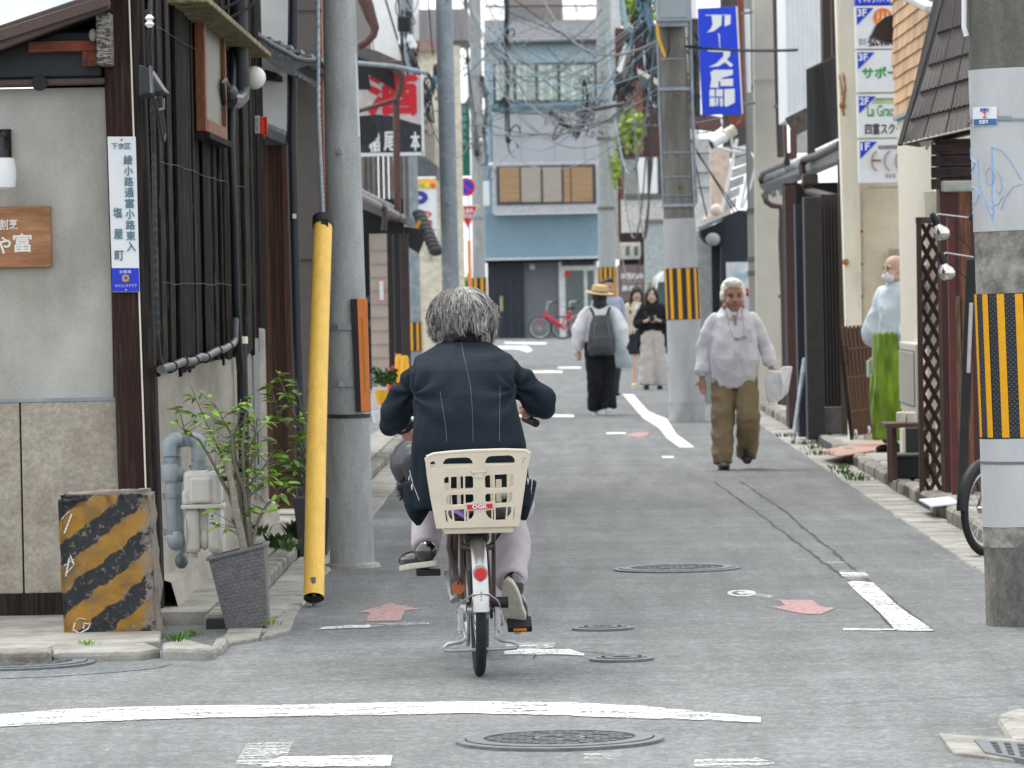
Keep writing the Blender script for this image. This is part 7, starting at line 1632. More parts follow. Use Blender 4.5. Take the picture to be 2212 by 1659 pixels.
def bundle(name, label, px, D, r, mat, n, jit, lr=.010, loops=0):
 t = thing('cable_bundle', label, 'cable bundle', PY(*px[0], D)); rg = random.Random(len(label)); mb = MB()
 for k in range(n):
  o = Vector((rg.uniform(-jit, jit), rg.uniform(-jit, jit), 0)); mb.tube([PY(x, y, D)+o+Vector((rg.uniform(-jit, jit)*.6, 0, rg.uniform(-jit, jit))) for x, y in px], lr*rg.uniform(.6, 1.6), 5)
 for k in range(loops):
  x, y = px[rg.randrange(len(px))]; c = PY(x+rg.uniform(-14, 14), y+rg.uniform(-25, 25), D); R_ = rg.uniform(.05, .2); ph = rg.uniform(0, 6)
  mb.tube([c+Vector((R_*.6*math.cos(a+ph), rg.uniform(-.02, .02), R_*math.sin(a))) for a in np.linspace(0, rg.uniform(3, 6.2), 12)], lr*rg.uniform(.6, 1.3), 5)
 tag(mb.build('tangled_cables', mat, t), kind='stuff')
 for x, y in px[::2]: MB().ell(PY(x, y, D-.1), (lr*4, lr*4, lr*7), 8, 6).build('connector', CABLE, t)
bundle('a', 'thick black cable bundle hanging before the blue building left side', [(1094,-20),(1092,80),(1096,160),(1095,220),(1098,300)], 104, 0, CABLE, 7, .035, .016, 12)
bundle('b', 'tangle of black and pale cables left of the far concrete pole', [(1004,-10),(1006,60),(1010,130),(1016,220),(1030,330)], 103, 0, CABLEG, 7, .06, .013, 26)
bundle('c', 'looping black cables round the slim steel pole', [(880,30),(884,90),(892,130),(905,170),(925,200),(928,260)], 68, 0, CABLE, 5, .05, .009, 22)
bundle('d', 'knotted cables right of the far concrete pole', [(1190,240),(1215,262),(1245,282),(1275,262),(1285,225)], 109, 0, CABLEG, 6, .05, .012, 20)
bundle('e', 'dense tangle of dark cables and boxes left of the grey cabinet', [(1345,200),(1375,150),(1385,60),(1395,0),(1405,120),(1400,200),(1420,210)], 74, 0, CABLE, 8, .09, .012, 50)
bundle('f', 'pale blue sleeved cables hanging at the top right of the far pole', [(1340,-20),(1346,30),(1356,80),(1366,124)], 90, 0, M('sleeve_blue', (.30, .42, .45), .6), 6, .05, .018, 3)
bundle('g', 'teal and blue cables beside the grey cabinet', [(1388,-10),(1400,30),(1412,70),(1432,110)], 72, 0, CABLEB, 6, .05, .014, 10)
bundle('h', 'dark looped wires behind the blue sign', [(1496,110),(1500,150),(1494,200),(1502,245)], 66, 0, CABLE, 5, .05, .010, 16)
bundle('i', 'pale blue cable tails hanging from the slim steel pole', [(942,150),(936,180),(918,215),(905,240)], 69, 0, CABLEB, 4, .03, .012, 4)
bundle('j', 'grey cables climbing the far concrete pole beside the banner', [(1040,170),(1050,220),(1045,280),(1050,360)], 106.5, 0, CABLEG, 6, .05, .012, 16)
bundle('k', 'thick grey cables looping below the dark lamp arm', [(1212,262),(1250,290),(1262,255),(1268,210),(1262,180)], 107, 0, CABLE, 5, .06, .014, 14)
for x, y in ((868, 88), (886, 84), (892, 96)): 
 t = thing('insulator', 'glossy white insulator on the slim steel pole', 'insulator', PY(x, y, 67.5), 0, 'white insulators on the steel pole'); p = PY(x, y, 67.5)
 MB().lathe([(.02, -.06), (.05, -.045), (.055, 0), (.04, .03), (.045, .05), (.02, .06)], p, 12).build('porcelain', SWHITE, t, smooth=True)
tf_ = thing('cable_box', 'black closure box on the slim steel pole', 'cable box', PY(872, 50, 67.6)); p = PY(873, 52, 67.6); MB().box(p.x-.09, p.x+.09, 67.5, 67.8, p.z-.1, p.z+.1).build('box_body', BLACK, tf_, bevel=.02)

# ================================================================ BICYCLES
def bike(root, fm, wr=.256, wb=1.10, detail=True):
 bl = lambda mb, nm, m_, sm=True, **k: mb.build(nm, m_, root, smooth=sm, world=False, **k)
 V_ = Vector
 for wy in (0, wb):
  tt = np.linspace(0, 2*math.pi, 49)
  w_ = MB().tube([(0, wy+(wr-.020)*math.cos(t), wr+(wr-.020)*math.sin(t)) for t in tt], .021, 12, ref=(1, 0, 0), cap=False); wo_ = bl(w_, 'tyre', M('tyre_rubber', (.018, .019, .02), .8, 0, .15, 20, .2, 90))
  r_ = MB().tube([(0, wy+(wr-.046)*math.cos(t), wr+(wr-.046)*math.sin(t)) for t in tt], [(.013, .008)]*49, 10, ref=(1, 0, 0), cap=False); bl(r_, 'rim', CHROME)
  s_ = MB()
  for k in range(28):
   a = 2*math.pi*k/28; s_.tube([((.025 if k % 2 else -.025), wy+.02*math.cos(a+.8), wr+.02*math.sin(a+.8)), (0, wy+(wr-.05)*math.cos(a), wr+(wr-.05)*math.sin(a))], .0013, 4)
  tag(bl(s_, 'spokes', CHROME), kind='stuff'); bl(MB().cyl((-.045, wy, wr), (.045, wy, wr), .02, 14), 'hub', CHROME)
 fd = MB(); n = 26
 for (wy, a0, a1) in ((0, 178, 30), ):
  vs = []
  for i in range(n+1):
   a = math.radians(a0+(a1-a0)*i/n)
   for x, dr in ((-.030, -.016), (-.024, -.003), (-.010, .005), (0, .0065), (.010, .005), (.024, -.003), (.030, -.016)):
    vs.append((x, wy+(wr+.028+dr)*math.cos(a), wr+(wr+.028+dr)*math.sin(a)))
  fd.add(vs, [(7*i+k, 7*i+k+1, 7*i+k+8, 7*i+k+7) for i in range(n) for k in range(6)])
 bl(fd, 'mudguard', M('mudguard_silver', (.50, .50, .49), .32, .85, .06, 8), fix=False)
 bb = V_((0, .40, .27)); hd = V_((0, wb-.17, .66)); st = V_((0, .24, .72))
 t_ = MB().tube([hd, V_((0, .62, .38)), bb], .021, 12); bl(t_, 'down_tube', fm); bl(MB().cyl(bb, st, .016, 12), 'seat_tube', fm); bl(MB().cyl(hd-V_((0, -.02, .08)), hd+V_((0, -.03, .10)), .021, 12), 'head_tube', fm)
 for s in (-1, 1):
  bl(MB().tube([(s*.05, 0, wr), (s*.04, .2, .26), bb], .010, 8), 'chain_stay', fm); bl(MB().tube([(s*.055, 0, wr+.01), (s*.045, .14, .48), st-V_((0, 0, .06))], .008, 8), 'seat_stay', fm)
  bl(MB().tube([hd-V_((0, -.03, .08)), (s*.04, wb-.05, wr+.24), (s*.05, wb, wr)], .012, 8), 'fork', fm)
 sd_ = MB(); sd_.ell((0, .22, .80), (.085, .13, .04), 18, 10); bl(sd_, 'saddle', BLACK); bl(MB().cyl(st, (0, .23, .79), .012, 10), 'seat_post', CHROME)
 bl(MB().cyl(hd, hd+V_((0, -.05, .30)), .012, 10), 'stem', CHROME)
 hb = [(-.27, wb-.42, .96), (-.22, wb-.32, .98), (-.1, wb-.21, .96), (0, wb-.20, .94), (.1, wb-.21, .96), (.22, wb-.32, .98), (.27, wb-.42, .96)]
 bl(MB().tube(hb, .011, 10), 'handlebar', CHROME)
 for s in (-1, 1): bl(MB().cyl((s*.235, wb-.35, .975), (s*.275, wb-.44, .955), .016, 12), 'grip', BLACK)
 L, R_ = V_((-.175, .49, .378)), V_((.175, .32, .175))
 bl(MB().tube([(-.075, .40, .27), (-.09, .43, .31), (-.10, .485, .378)], [.020, .012, .012], 10), 'crank_arm', SILV); bl(MB().tube([(.075, .40, .27), (.09, .36, .22), (.10, .32, .175)], [.018, .012, .012], 10), 'crank_arm', SILV)
 for p, ang in ((L, 0), (R_, .5)):
  Mx = Matrix.Translation(p) @ Matrix.Rotation(ang, 4, 'X'); pd = bl(MB().box(-.048, .048, -.04, .04, -.013, .013, Mx), 'pedal', BLACK, False, bevel=.004)
  for yy in ((-.042,) if p.x > 0 or not detail else ()): MB().box(-.026, .026, yy, yy+.002, -.006, .006, Mx).build('pedal_reflector', M('amber', (.75, .25, .02), .3), pd, world=False)
 bl(MB().cyl((.05, .40, .27), (.056, .40, .27), .075, 30), 'chainring', CHROME); bl(MB().cyl((.045, 0, wr), (.055, 0, wr), .035, 20), 'sprocket', BLACK)
 if not detail: return
 # rack
 for s in (-1, 1):
  bl(MB().tube([(s*.062, -.06, .562), (s*.062, -.045, .50), (s*.060, -.01, wr+.02)], .0085, 8), 'rack_strut', fm); bl(MB().tube([(s*.1, .02, .555), (s*.105, .02, .50), (s*.075, .06, .36), (s*.055, .03, wr)], .014, 8) if s < 0 else MB().tube([(.1, .1, .555), (.06, .14, .5)], .008, 8), 'rack_stay', fm)
  bl(MB().tube([(s*.085, -.03, .265), (s*.07, -.16, .30), (0+s*.03, -.275, .333), (s*.001, -.283, .336)], .0035, 6), 'mudguard_stay', CHROME)
  sp = MB(); sp.tube([(s*.075+.010*math.cos(i*1.3)*.7, -.05-.02*i/40+.010*math.sin(i*1.3)*.7, .255-.085*i/60) for i in range(60)], .0022, 5); bl(sp, 'stand_spring', CHROME)
  bl(MB().cyl((s*.05, 0, wr), (s*.085, 0, wr), .012, 6), 'axle_nut', CHROME)
 bl(MB().tube([(-.062, -.062, .565), (-.055, -.075, .572), (.055, -.075, .572), (.062, -.062, .565), (.07, .25, .565), (-.07, .25, .565), (-.062, -.062, .565)], .0095, 8), 'rack_frame', fm)
 bl(MB().tube([(-.062, -.05, .505), (-.03, -.055, .497), (0, -.056, .494), (.03, -.055, .497), (.062, -.05, .505)], [(.009, .012)]*5, 8), 'rack_bridge', fm)
 bl(MB().ell((0, .0, .54), (.05, .07, .04), 14, 8), 'mudguard_lamp', BLACK)
 rf = V_((0, -.262, .41)); bl(MB().tube([rf+V_((0, .03, .004)), rf+V_((0, .002, 0))], .0285, 26), 'reflector_housing', SILV); rr_ = bl(MB().tube([rf, rf-V_((0, .006, 0))], .0235, 26), 'red_reflector', M('reflector_red', (.62, .01, .015), .25, 0, .25, 60, spec=.7))
 for i in range(5): MB().box(-.0225*math.cos((i-2)*.4), .0225*math.cos((i-2)*.4), -.2705, -.268, .392+i*.009, .394+i*.009).build('reflector_rib', RED, rr_, world=False)
 stp_ = [(-.07, 0, .25), (-.062, -.09, .19), (-.055, -.125, .155), (-.075, -.145, .143), (-.125, -.155, .137), (-.142, -.158, .125), (-.137, -.16, .113), (-.10, -.16, .112), (.10, -.16, .115), (.137, -.16, .117), (.145, -.158, .128), (.125, -.155, .14), (.08, -.145, .146), (.06, -.125, .158), (.065, -.09, .19), (.07, 0, .25)]
 bl(MB().tube(stp_, .0075, 10), 'kickstand', M('stand_grey', (.36, .37, .38), .45, .6, .1, 9))
 for x in (-.07, .07): bl(MB().box(x-.008, x+.008, -.1, .01, .18, .27), 'stand_bracket', SILV, False, bevel=.003)
 bl(MB().cyl((.06, -.03, .285), (.115, -.03, .285), .022, 14), 'hub_dynamo', BLACK); bl(MB().cyl((-.05, -.01, wr), (-.072, -.01, wr), .045, 24), 'brake_drum', CHROME)
 bl(MB().tube([(-.045, .05, .42), (-.075, -.04, .37), (-.078, -.045, .36)], .004, 6), 'lock_cord', BLACK); bl(MB().cyl((-.078, -.03, .345), (-.078, -.022, .345), .026, 20), 'key_tag', M('tag_orange', (.42, .11, .03), .5))
 for z in (.342, .328, .314): bl(MB().ell((0, -.287+.0*z, z), (.004, .004, .004), 8, 6), 'rivet', SILV)
 bl(MB().tube([(-.09, .3, .30), (-.11, .12, .54), (-.105, .1, .60), (-.10, .15, .62)], .004, 6), 'brake_cable', CABLEG)
BH = math.radians(3.4)
bc = thing('bicycle', 'dark brown step-through bicycle with a cream rear basket, ridden up the street', 'bicycle', G(1036, 1460), BH)
bike(bc, M('frame_brown', (.055, .032, .030), .35, .1, .08, 5, coat=.3))
KM = .000233; BX = 1090
def bq(x, y): return ((x-BX)*KM, (1400-y)*KM)
IV = M('basket_ivory', (.62, .55, .44), .5, 0, .05, 6, .05, 90, fine=.05, fines=500)
outl = [(385,1385),(1740,1375),(1765,1280),(1885,500),(1900,400),(1950,215),(1945,170),(1860,128),(1500,110),(1000,115),(640,130),(360,155),(262,185),(225,225),(240,480),(300,900)]
holes = [[(505,340),(515,290),(550,235),(610,215),(900,208),(950,225),(990,270),(1005,330),(985,358),(540,372)], [(1200,320),(1215,255),(1250,210),(1310,195),(1600,188),(1650,205),(1690,260),(1690,315),(1665,338),(1230,348)],
 [(300,380),(305,280),(355,258),(382,285),(380,380)], [(1815,335),(1820,225),(1850,212),(1880,235),(1850,280),(1835,335)],
 [(525,560),(560,528),(600,525),(608,765),(560,765),(535,720)], [(640,530),(838,522),(840,752),(632,760)], [(870,522),(975,520),(1002,550),(1004,710),(975,745),(868,750)],
 [(1195,560),(1215,518),(1330,508),(1334,738),(1230,740),(1198,700)], [(1355,508),(1580,500),(1562,735),(1365,740)], [(1608,500),(1650,500),(1672,540),(1660,700),(1630,725),(1592,728)],
 [(555,860),(590,830),(628,830),(630,1000),(590,1005),(560,960)], [(645,830),(845,822),(842,1000),(655,1005)], [(872,822),(985,820),(1005,850),(1005,940),(975,965),(940,970),(872,975)],
 [(1198,850),(1225,815),(1335,812),(1335,955),(1230,965),(1198,940)], [(1362,810),(1575,800),(1550,980),(1360,985)], [(1595,800),(1635,800),(1645,830),(1636,950),(1610,980),(1575,985)],
 [(580,1090),(640,1078),(655,1255),(610,1210),(585,1150)], [(668,1078),(848,1070),(848,1280),(690,1272)], [(874,1100),(894,1098),(893,1275),(874,1275)], [(918,1100),(1010,1100),(1005,1170),(970,1230),(920,1258)],
 [(1202,1100),(1296,1092),(1296,1252),(1240,1210),(1208,1150)], [(1318,1090),(1338,1088),(1338,1262),(1318,1262)], [(1362,1055),(1545,1045),(1525,1265),(1365,1268)], [(1565,1045),(1625,1050),(1625,1120),(1600,1180),(1552,1225)],
 [(528,1085),(552,1082),(580,1285),(552,1292)], [(1662,1050),(1690,1048),(1672,1258),(1650,1260)]]
ang = math.radians(90-11)
TB = Matrix.Translation((.0, -.215, .582)) @ Matrix.Rotation(math.radians(90+8), 4, 'X')
bk2 = thing('rear_basket', 'cream plastic basket with oblong openings and a red badge on the bicycle rack', 'basket', (0, 0, 0)); bk2.parent = None
bk2.location = bc.location; bk2.rotation_euler = (0, 0, BH)
plate('back_panel', [[bq(*p) for p in outl]]+[[bq(*p) for p in h] for h in holes], .006, IV, bk2, TB, world=False)

def bpt(x, y, off=.0): u, v = bq(x, y); return TB @ Vector((u, v, off))
MB().tube([bpt(x, y, -.002) for x, y in [(262,190),(360,150),(640,125),(1000,110),(1500,105),(1860,122),(1940,175)]], .0075, 10).build('rim', IV, bk2, smooth=True, world=False)

ctr = [bpt(300, 430, -.003), bpt(1880, 430, -.003)]; MB().bar(ctr[0], ctr[1], .012, .012, (0, 1, 0)).build('cross_rib', IV, bk2, world=False, bevel=.003)
MB().bar(bpt(985, 452, .008), bpt(1220, 440, .008), .010, .006, (0, 1, 0)).build('latch_bar', IV, bk2, world=False, bevel=.002); P_ = [bpt(1035, 465, .009), bpt(1168, 460, .009), bpt(1168, 545, .009), bpt(1035, 550, .009)]
MB().add(P_+[p+Vector((0, .006, 0)) for p in P_], [(0,1,2,3),(0,4,5,1),(1,5,6,2),(2,6,7,3),(3,7,4,0)]).build('latch', IV, bk2, world=False)
bdg = plate('badge', [[bq(*p) for p in [(895,1000),(1310,985),(1318,1060),(900,1078)]]], .003, RED, bk2, TB @ Matrix.Translation((0, 0, .006)), world=False)
lt = lettering('OGK', -.028, .028, -.0075, .0075, 0, SWHITE, bk2, name='badge_letters', bold=.0012, Mx=TB @ Matrix.Translation((*bq(1104, 1024), .0085)) @ Matrix.Rotation(math.radians(2), 4, 'Z') @ Matrix.Rotation(math.radians(-90), 4, 'X'))
lt.location = (0, 0, 0)
w = wloc(bk2)
for v in lt.data.vertices: v.co = v.co+w
for s in (-1, 1):
 sp_l = [(0, 0), (.30, 0), (.33, .22), (.01, .27)]; h2 = [[(.04+i*.07, .03+j*.08), (.09+i*.07, .03+j*.08), (.095+i*.07, .09+j*.08), (.04+i*.07, .09+j*.08)] for i in range(4) for j in range(3) if i < 4]
 Ms = Matrix.Translation((s*.155, -.21, .60)) @ Matrix.Rotation(math.radians(s*8.5), 4, 'Y') @ Matrix(((0, 0, 1, 0), (1, 0, 0, 0), (0, 1, 0, 0), (0, 0, 0, 1)))
 plate('side_panel', [sp_l]+h2, .004, IV, bk2, Ms, world=False)
Mf = Matrix.Translation((0, .10, .60)) @ Matrix.Rotation(math.radians(90), 4, 'X')
plate('front_panel', [[(-.155, 0), (.155, 0), (.19, .22), (-.19, .22)]]+[[(-.12+i*.065, .03+j*.095), (-.07+i*.065, .03+j*.095), (-.07+i*.065, .10+j*.095), (-.12+i*.065, .10+j*.095)] for i in range(4) for j in range(2)], .004, IV, bk2, Mf, world=False)
MB().box(-.155, .155, -.21, .11, .585, .595).build('floor', IV, bk2, world=False); MB().box(-.133, .133, -.20, .08, .562, .588).build('base_tray', IV, bk2, world=False, bevel=.006)
U = [(-.115, -.02, .75), (-.113, -.02, .67), (-.10, -.02, .655), (.08, -.02, .66), (.088, -.02, .68), (.088, -.02, .76)]; MB().tube(U, .011, 12).build('cream_loop', IV, bk2, smooth=True, world=False)
bg2 = thing('black_bag', 'shiny black bag with a purple fold lying in the rear basket', 'bag', (0, 0, 0)); bg2.location = bc.location; bg2.rotation_euler = (0, 0, BH)
MB().ell((.055, -.08, .635), (.085, .1, .045), 18, 10).build('bag_body', M('bag_black', (.02, .021, .026), .3, 0, .1, 9, .8, 30), bg2, smooth=True, world=False)
MB().ell((-.07, -.06, .625), (.06, .09, .032), 16, 9).build('bag_end', M('bag_black', (.02, .021, .026)), bg2, smooth=True, world=False); MB().tube([(-.11, -.12, .655), (-.07, -.14, .635), (-.03, -.14, .61)], [(.02, .006)]*3, 8).build('purple_fold', M('purple', (.16, .06, .32), .5), bg2, smooth=True, world=False)
MB().cyl((.088, -.17, .70), (.118, -.17, .70), .009, 12).build('grey_clip', CABLEG, bg2, world=False)
cvr = thing('basket_cover', 'dark grey fabric cover over the front basket left of the rider', 'basket cover', PY(866, 990, 20.2))
mb = MB(); c0 = PY(905, 1000, 20.2); mb.ell((c0.x+.04, c0.y+.05, c0.z+.0), (.16, .17, .115), 20, 12); mb.ell((c0.x+.02, c0.y+.02, c0.z-.09), (.11, .13, .06), 16, 9)
fuse(mb, 'cover_fabric', M('cover_grey', (.06, .062, .07), .4, 0, .1, 5, .3, 30), cvr, .012, 3, .012, (14, 14, 9), 3, world=True)
fz = thing('fur_charm', 'black fluffy charm hanging under the front basket cover', 'charm', PY(872, 1055, 20)); mb = MB(); c0 = PY(872, 1056, 20)
for _ in range(160):
 d = Vector((random.gauss(0, 1), random.gauss(0, 1), random.gauss(0, 1))).normalized(); b = c0+Vector((d.x*.015, d.y*.015, d.z*.035)); mb.tube([b, b+d*.022], [.002, .0005], 4)
tag(mb.build('fur_strands', BLACK, fz), kind='stuff'); MB().ell(c0, (.018, .018, .038), 10, 8).build('charm_core', BLACK, fz)
BG = M('bell_silver', (.6, .6, .6), .25, .9, .05, 9)
# brake lever on the right grip, seen beyond the sleeve
MB().tube([PY(1132, 888, 19.9), PY(1142, 897, 19.8), PY(1150, 906, 19.75), PY(1160, 915, 19.7)], [.010, .008, .007, .009], 10).build('brake_lever', BG, bc, smooth=True, world=True).rotation_euler = (0, 0, -BH)
bc.children[-1].rotation_euler = (0, 0, -BH)
kb = thing('kerbside_bicycle', 'bicycle half hidden behind the striped right pole, its spoked wheel showing', 'bicycle', (PY(2130, 1066, 26.5).x, 26.5, .0), -.62); bike(kb, M('frame_brown', (.055, .032, .030)), .25, 1.0, False)
for c_ in kb.children:
 if c_.name.startswith('mudguard'): c_.data.materials.clear(); c_.data.materials.append(BLACK)
rdm = M('bike_red', (.58, .015, .04), .4, 0, .1, 5)
for i, (x, lab, rz) in enumerate([(1252, 'red bicycle parked at the left against the grey entrance wall', 1.45), (1300, 'red bicycle parked nearer the glass door behind the straw hat', 1.75)]):
 r_ = thing('red_bicycle', lab, 'bicycle', (PY(x, 700, 141).x, 141+i*.4, 0), rz, 'red bicycles by the blue building'); bike(r_, rdm, .30, 1.05, False); r_.scale = (1.1,)*3
 MB().tube([(0, .9, .62), (0, .70, .50), (0, .4, .27)], .045, 8).build('frame_cover', rdm, r_, world=False)
# ================================================================ PEOPLE
V_ = Vector
def loft(mb, rings, n=20):           # rings: (x, y, z, rx, ry)
 vs = []; m = len(rings)
 for (x, y, z, rx, ry) in rings:
  for k in range(n):
   a = 2*math.pi*k/n; vs.append((x+rx*math.cos(a), y+ry*math.sin(a), z))
 fs = [(i*n+k, i*n+(k+1) % n, (i+1)*n+(k+1) % n, (i+1)*n+k) for i in range(m-1) for k in range(n)]
 return mb.add(vs, fs+[tuple(range(n-1, -1, -1)), tuple(range((m-1)*n, m*n))])
def limb(mb, pts, rs, n=14):
 mb.tube(pts, rs, n)
 for p, r in zip(pts, rs):
  r = r if isinstance(r, (int, float)) else min(r); mb.ell(p, (r*.98,)*3, 12, 8)
 return mb
def hand(mb, w, d, side, s=1.0, curl=.5, fwd=V_((0, -1, 0))):
 """palm and five bent fingers; w wrist, d direction of the hand"""
 w = V_(w); d = V_(d).normalized(); f = V_(fwd); x = d.cross(f).normalized()
 mb.tube([w-d*.015, w+d*.03*s, w+d*.075*s, w+d*.085*s], [(.020*s, .018*s), (.034*s, .016*s), (.038*s, .014*s), (.034*s, .012*s)], 12, ref=f)
 for k, (o, L) in enumerate(((-.026, .062), (-.009, .072), (.009, .067), (.025, .052))):
  a = w+d*.08*s+x*(o*s); b = a+(d+f*curl*.5).normalized()*L*.5*s; c = b+(d+f*curl*1.6).normalized()*L*.5*s; mb.tube([a, b, c], [.0095*s, .0088*s, .007*s], 8); mb.ell(c, (.007*s,)*3, 8, 6)
 t0 = w+d*.025*s+x*(-.028*s*side); t1 = t0+(d*.6-x*side*.9+f*.4).normalized()*.035*s; t2 = t1+(d+f*.6).normalized()*.028*s; mb.tube([t0, t1, t2], [.013*s, .011*s, .008*s], 8)
def head(mb, c, s=1.0, yaw=0, jaw=1.0):
 c = V_(c); R3 = Matrix.Rotation(yaw, 3, 'Z'); T = lambda x, y, z: c+R3 @ V_((x*s, y*s, z*s))
 Mx = Matrix.Translation(c) @ Matrix.Rotation(yaw, 4, 'Z') @ Matrix.Scale(s, 4)
 E = lambda p, r, n=16, m=10: mb.ell(p, r, n, m, Mx)
 E((0, .015, .035), (.073, .092, .082), 22, 14); E((0, -.012, -.03), (.062*jaw, .075, .075)); E((0, -.03, -.082), (.036*jaw, .045, .030)); E((0, -.078, -.012), (.014, .020, .028)); E((0, -.090, -.026), (.017, .017, .013))
 for q in (-1, 1): E((q*.072, .01, -.012), (.012, .020, .032)); E((q*.035, -.055, -.035), (.026, .026, .026)); E((q*.028, -.070, .022), (.028, .016, .010)); E((q*.050*jaw, -.01, -.065), (.026, .04, .026))
 E((0, -.068, -.055), (.025, .016, .010)); mb.tube([T(0, .02, -.05), T(0, .03, -.13)], [.052*s, .055*s], 14)
 return T
def features(root, T, s, skin_dark, brow, lips=True, eyes=True):
 if eyes:
  for q in (-1, 1):
   MB().ell(T(q*.029, -.079, .006), (.012*s, .006*s, .0045*s), 10, 6).build('eye', M('eye_dark', (.02, .014, .012), .3), root, world=False, smooth=True)
   MB().tube([T(q*.012, -.086, .026), T(q*.030, -.088, .031), T(q*.048, -.078, .026)], .0035*s, 6).build('eyebrow', brow, root, world=False)
 if lips: MB().tube([T(-.024, -.083, -.056), T(0, -.092, -.053), T(.024, -.083, -.056)], [(.003*s, .004*s), (.006*s, .006*s), (.003*s, .004*s)], 8).build('lips', M('lips', (.30, .11, .10), .5), root, world=False, smooth=True)
def cloth(name, col, var=.06, bump=.25, rough=.85, **k): return M(name, col, rough, 0, var, 6, bump, 60, spec=.2, **k)
def skinm(name, col): return M(name, col, .5, 0, .06, 14, .1, 60, spec=.35)
SK1 = skinm('skin_tan', (.34, .19, .135)); SK2 = skinm('skin_light', (.52, .35, .275))
BHAIR = M('hair_black', (.016, .013, .013), .45, 0, .3, 12, .6, 40, st=(9, 9, .6))
def shoe(root, a, yaw, mat, sole, s=1.0, pitch=0, nm='shoe'):
 Mx = Matrix.Translation(V_(a)) @ Matrix.Rotation(yaw, 4, 'Z') @ Matrix.Rotation(pitch, 4, 'X')
 mb = MB(); mb.ell((0, .02*s, -.01*s), (.042*s, .06*s, .045*s), 14, 9, Mx); mb.ell((0, -.07*s, -.028*s), (.046*s, .11*s, .036*s), 16, 9, Mx); ob = fuse(mb, nm, mat, root, .007, 3, world=False)
 MB().prism([(.04*s*math.cos(t)*(1 if math.sin(t) > 0 else 1.12), -.05*s+(.125*s)*math.sin(t)) for t in np.linspace(0, 2*math.pi, 21)[:-1]], -.068*s, -.050*s, 'z').build('sole', sole, ob, world=False).matrix_local = Mx
 return ob
def strands(name, mat, root, gen, n, r=.0013, world=False):
 mb = MB()
 for i in range(n):
  P = gen(i)
  if P: mb.tube(P, [r]*(len(P)-1)+[r*.3], 3, cap=False)
 return tag(mb.build(name, mat, root, smooth=True, world=world, fix=False), kind='stuff')
def person(label, px, h, rotz=0, z=0, D=None):
 p = G(*px) if D is None else PY(px[0], px[1], D); return thing('person', label, 'person', (p.x, p.y, z), rotz)
# generic walker, facing -Y. legs: ((hipx, kneeoff, ankle), ...)
def body(root, h, skin, legs, arms, yaw=0, tilt=0, hands=True, wide=1.0, voxel=.009, hs=1.0, jaw=1.0, curl=.6):
 mb = MB(); k = h/1.6
 loft(mb, [(0, 0, .80*k, .13*wide, .09), (0, 0, .95*k, .12*wide, .09), (0, 0, 1.15*k, .13*wide, .085), (0, 0, 1.26*k, .12*wide, .075), (0, 0, 1.34*k, .08, .06)])
 for (kn, an) in legs: q = 1 if an[0] > 0 else -1; limb(mb, [(q*.08*k, 0, .82*k), kn, an], [.075, .048, .034]); mb.ell((an[0], an[1]-.05, an[2]-.04), (.032, .08, .025), 12, 8)
 for i, (sh_, el, wr_, hd) in enumerate(arms):
  limb(mb, [sh_, el, wr_], [.036, .034, .023])
  if hands: hand(mb, wr_, hd, 1 if i else -1, .95, curl)
 T = head(mb, (0, -.02, 1.455*k), hs, yaw, jaw); fuse(mb, 'body', skin, root, voxel, 3, world=False); return T
def trousers(root, name, mat, h, legs, rw, rk, ra, top=.90, wide=1.0, wr=.010, drop=.03, depth=.11, seed=1, voxel=.011):
 mb = MB(); k = h/1.6; wr *= .6
 loft(mb, [(0, 0, .72*k, .10*wide, depth*.8), (0, 0, .82*k, .165*wide, depth), (0, 0, top*k, .155*wide, depth*.95)])
 for (kn, an) in legs:
  q = 1 if an[0] > 0 else -1; a = V_(an)-V_((0, 0, drop)); m_ = (V_(kn)+a)/2
  mb.tube([(q*.082*k*wide, 0, .84*k), ((kn[0]+q*.085*k)/2, kn[1]*.5, .63*k), kn, m_, a], [(rw, rw*1.05), (rw*.93, rw), (rk, rk), ((rk+ra)/2, (rk+ra)/2), (ra, ra)], 18)
 return fuse(mb, name, mat, root, voxel, 3, wr, (10, 10, 7), seed, world=False)
# ---------------- elderly man walking towards the camera
KHAKI = cloth('khaki', (.245, .185, .115)); SHIRT = cloth('shirt_pale', (.62, .61, .66), .04)
mn = person('elderly man with white hair in a pale loose shirt and khaki trousers walking this way', (1590, 1008), 1.61, .06, D=39.6); mn.location = (PY(1588, 900, 39.6).x, 39.6, 0)
h = 1.53; lg = [((-.105, -.05, .40), (-.12, -.09, .075)), ((.10, -.10, .42), (.10, .10, .135))]
ar = [((-.14, .0, 1.17), (-.245, .03, .97), (-.265, -.03, .74), (.05, -.15, -1)), ((.14, 0, 1.17), (.265, .03, .98), (.295, -.06, .82), (.0, -.3, -1))]
T = body(mn, h, SK1, lg, ar, yaw=.08, wide=1.1, hs=1.16, jaw=1.12, voxel=.008); features(mn, T, 1.16, None, M('brow_grey', (.20, .14, .12), .8))
trousers(mn, 'trousers', KHAKI, h, lg, .100, .090, .080, top=.80, wide=.93, wr=.028, drop=.02, depth=.09, voxel=.009)
mb = MB(); loft(mb, [(0, 0, .665, .178, .128), (0, -.01, .74, .192, .142), (0, -.03, .90, .195, .165), (0, -.02, 1.04, .19, .15), (0, 0, 1.16, .185, .125), (0, 0, 1.23, .16, .105), (0, .01, 1.285, .10, .085), (0, .01, 1.32, .075, .075)])
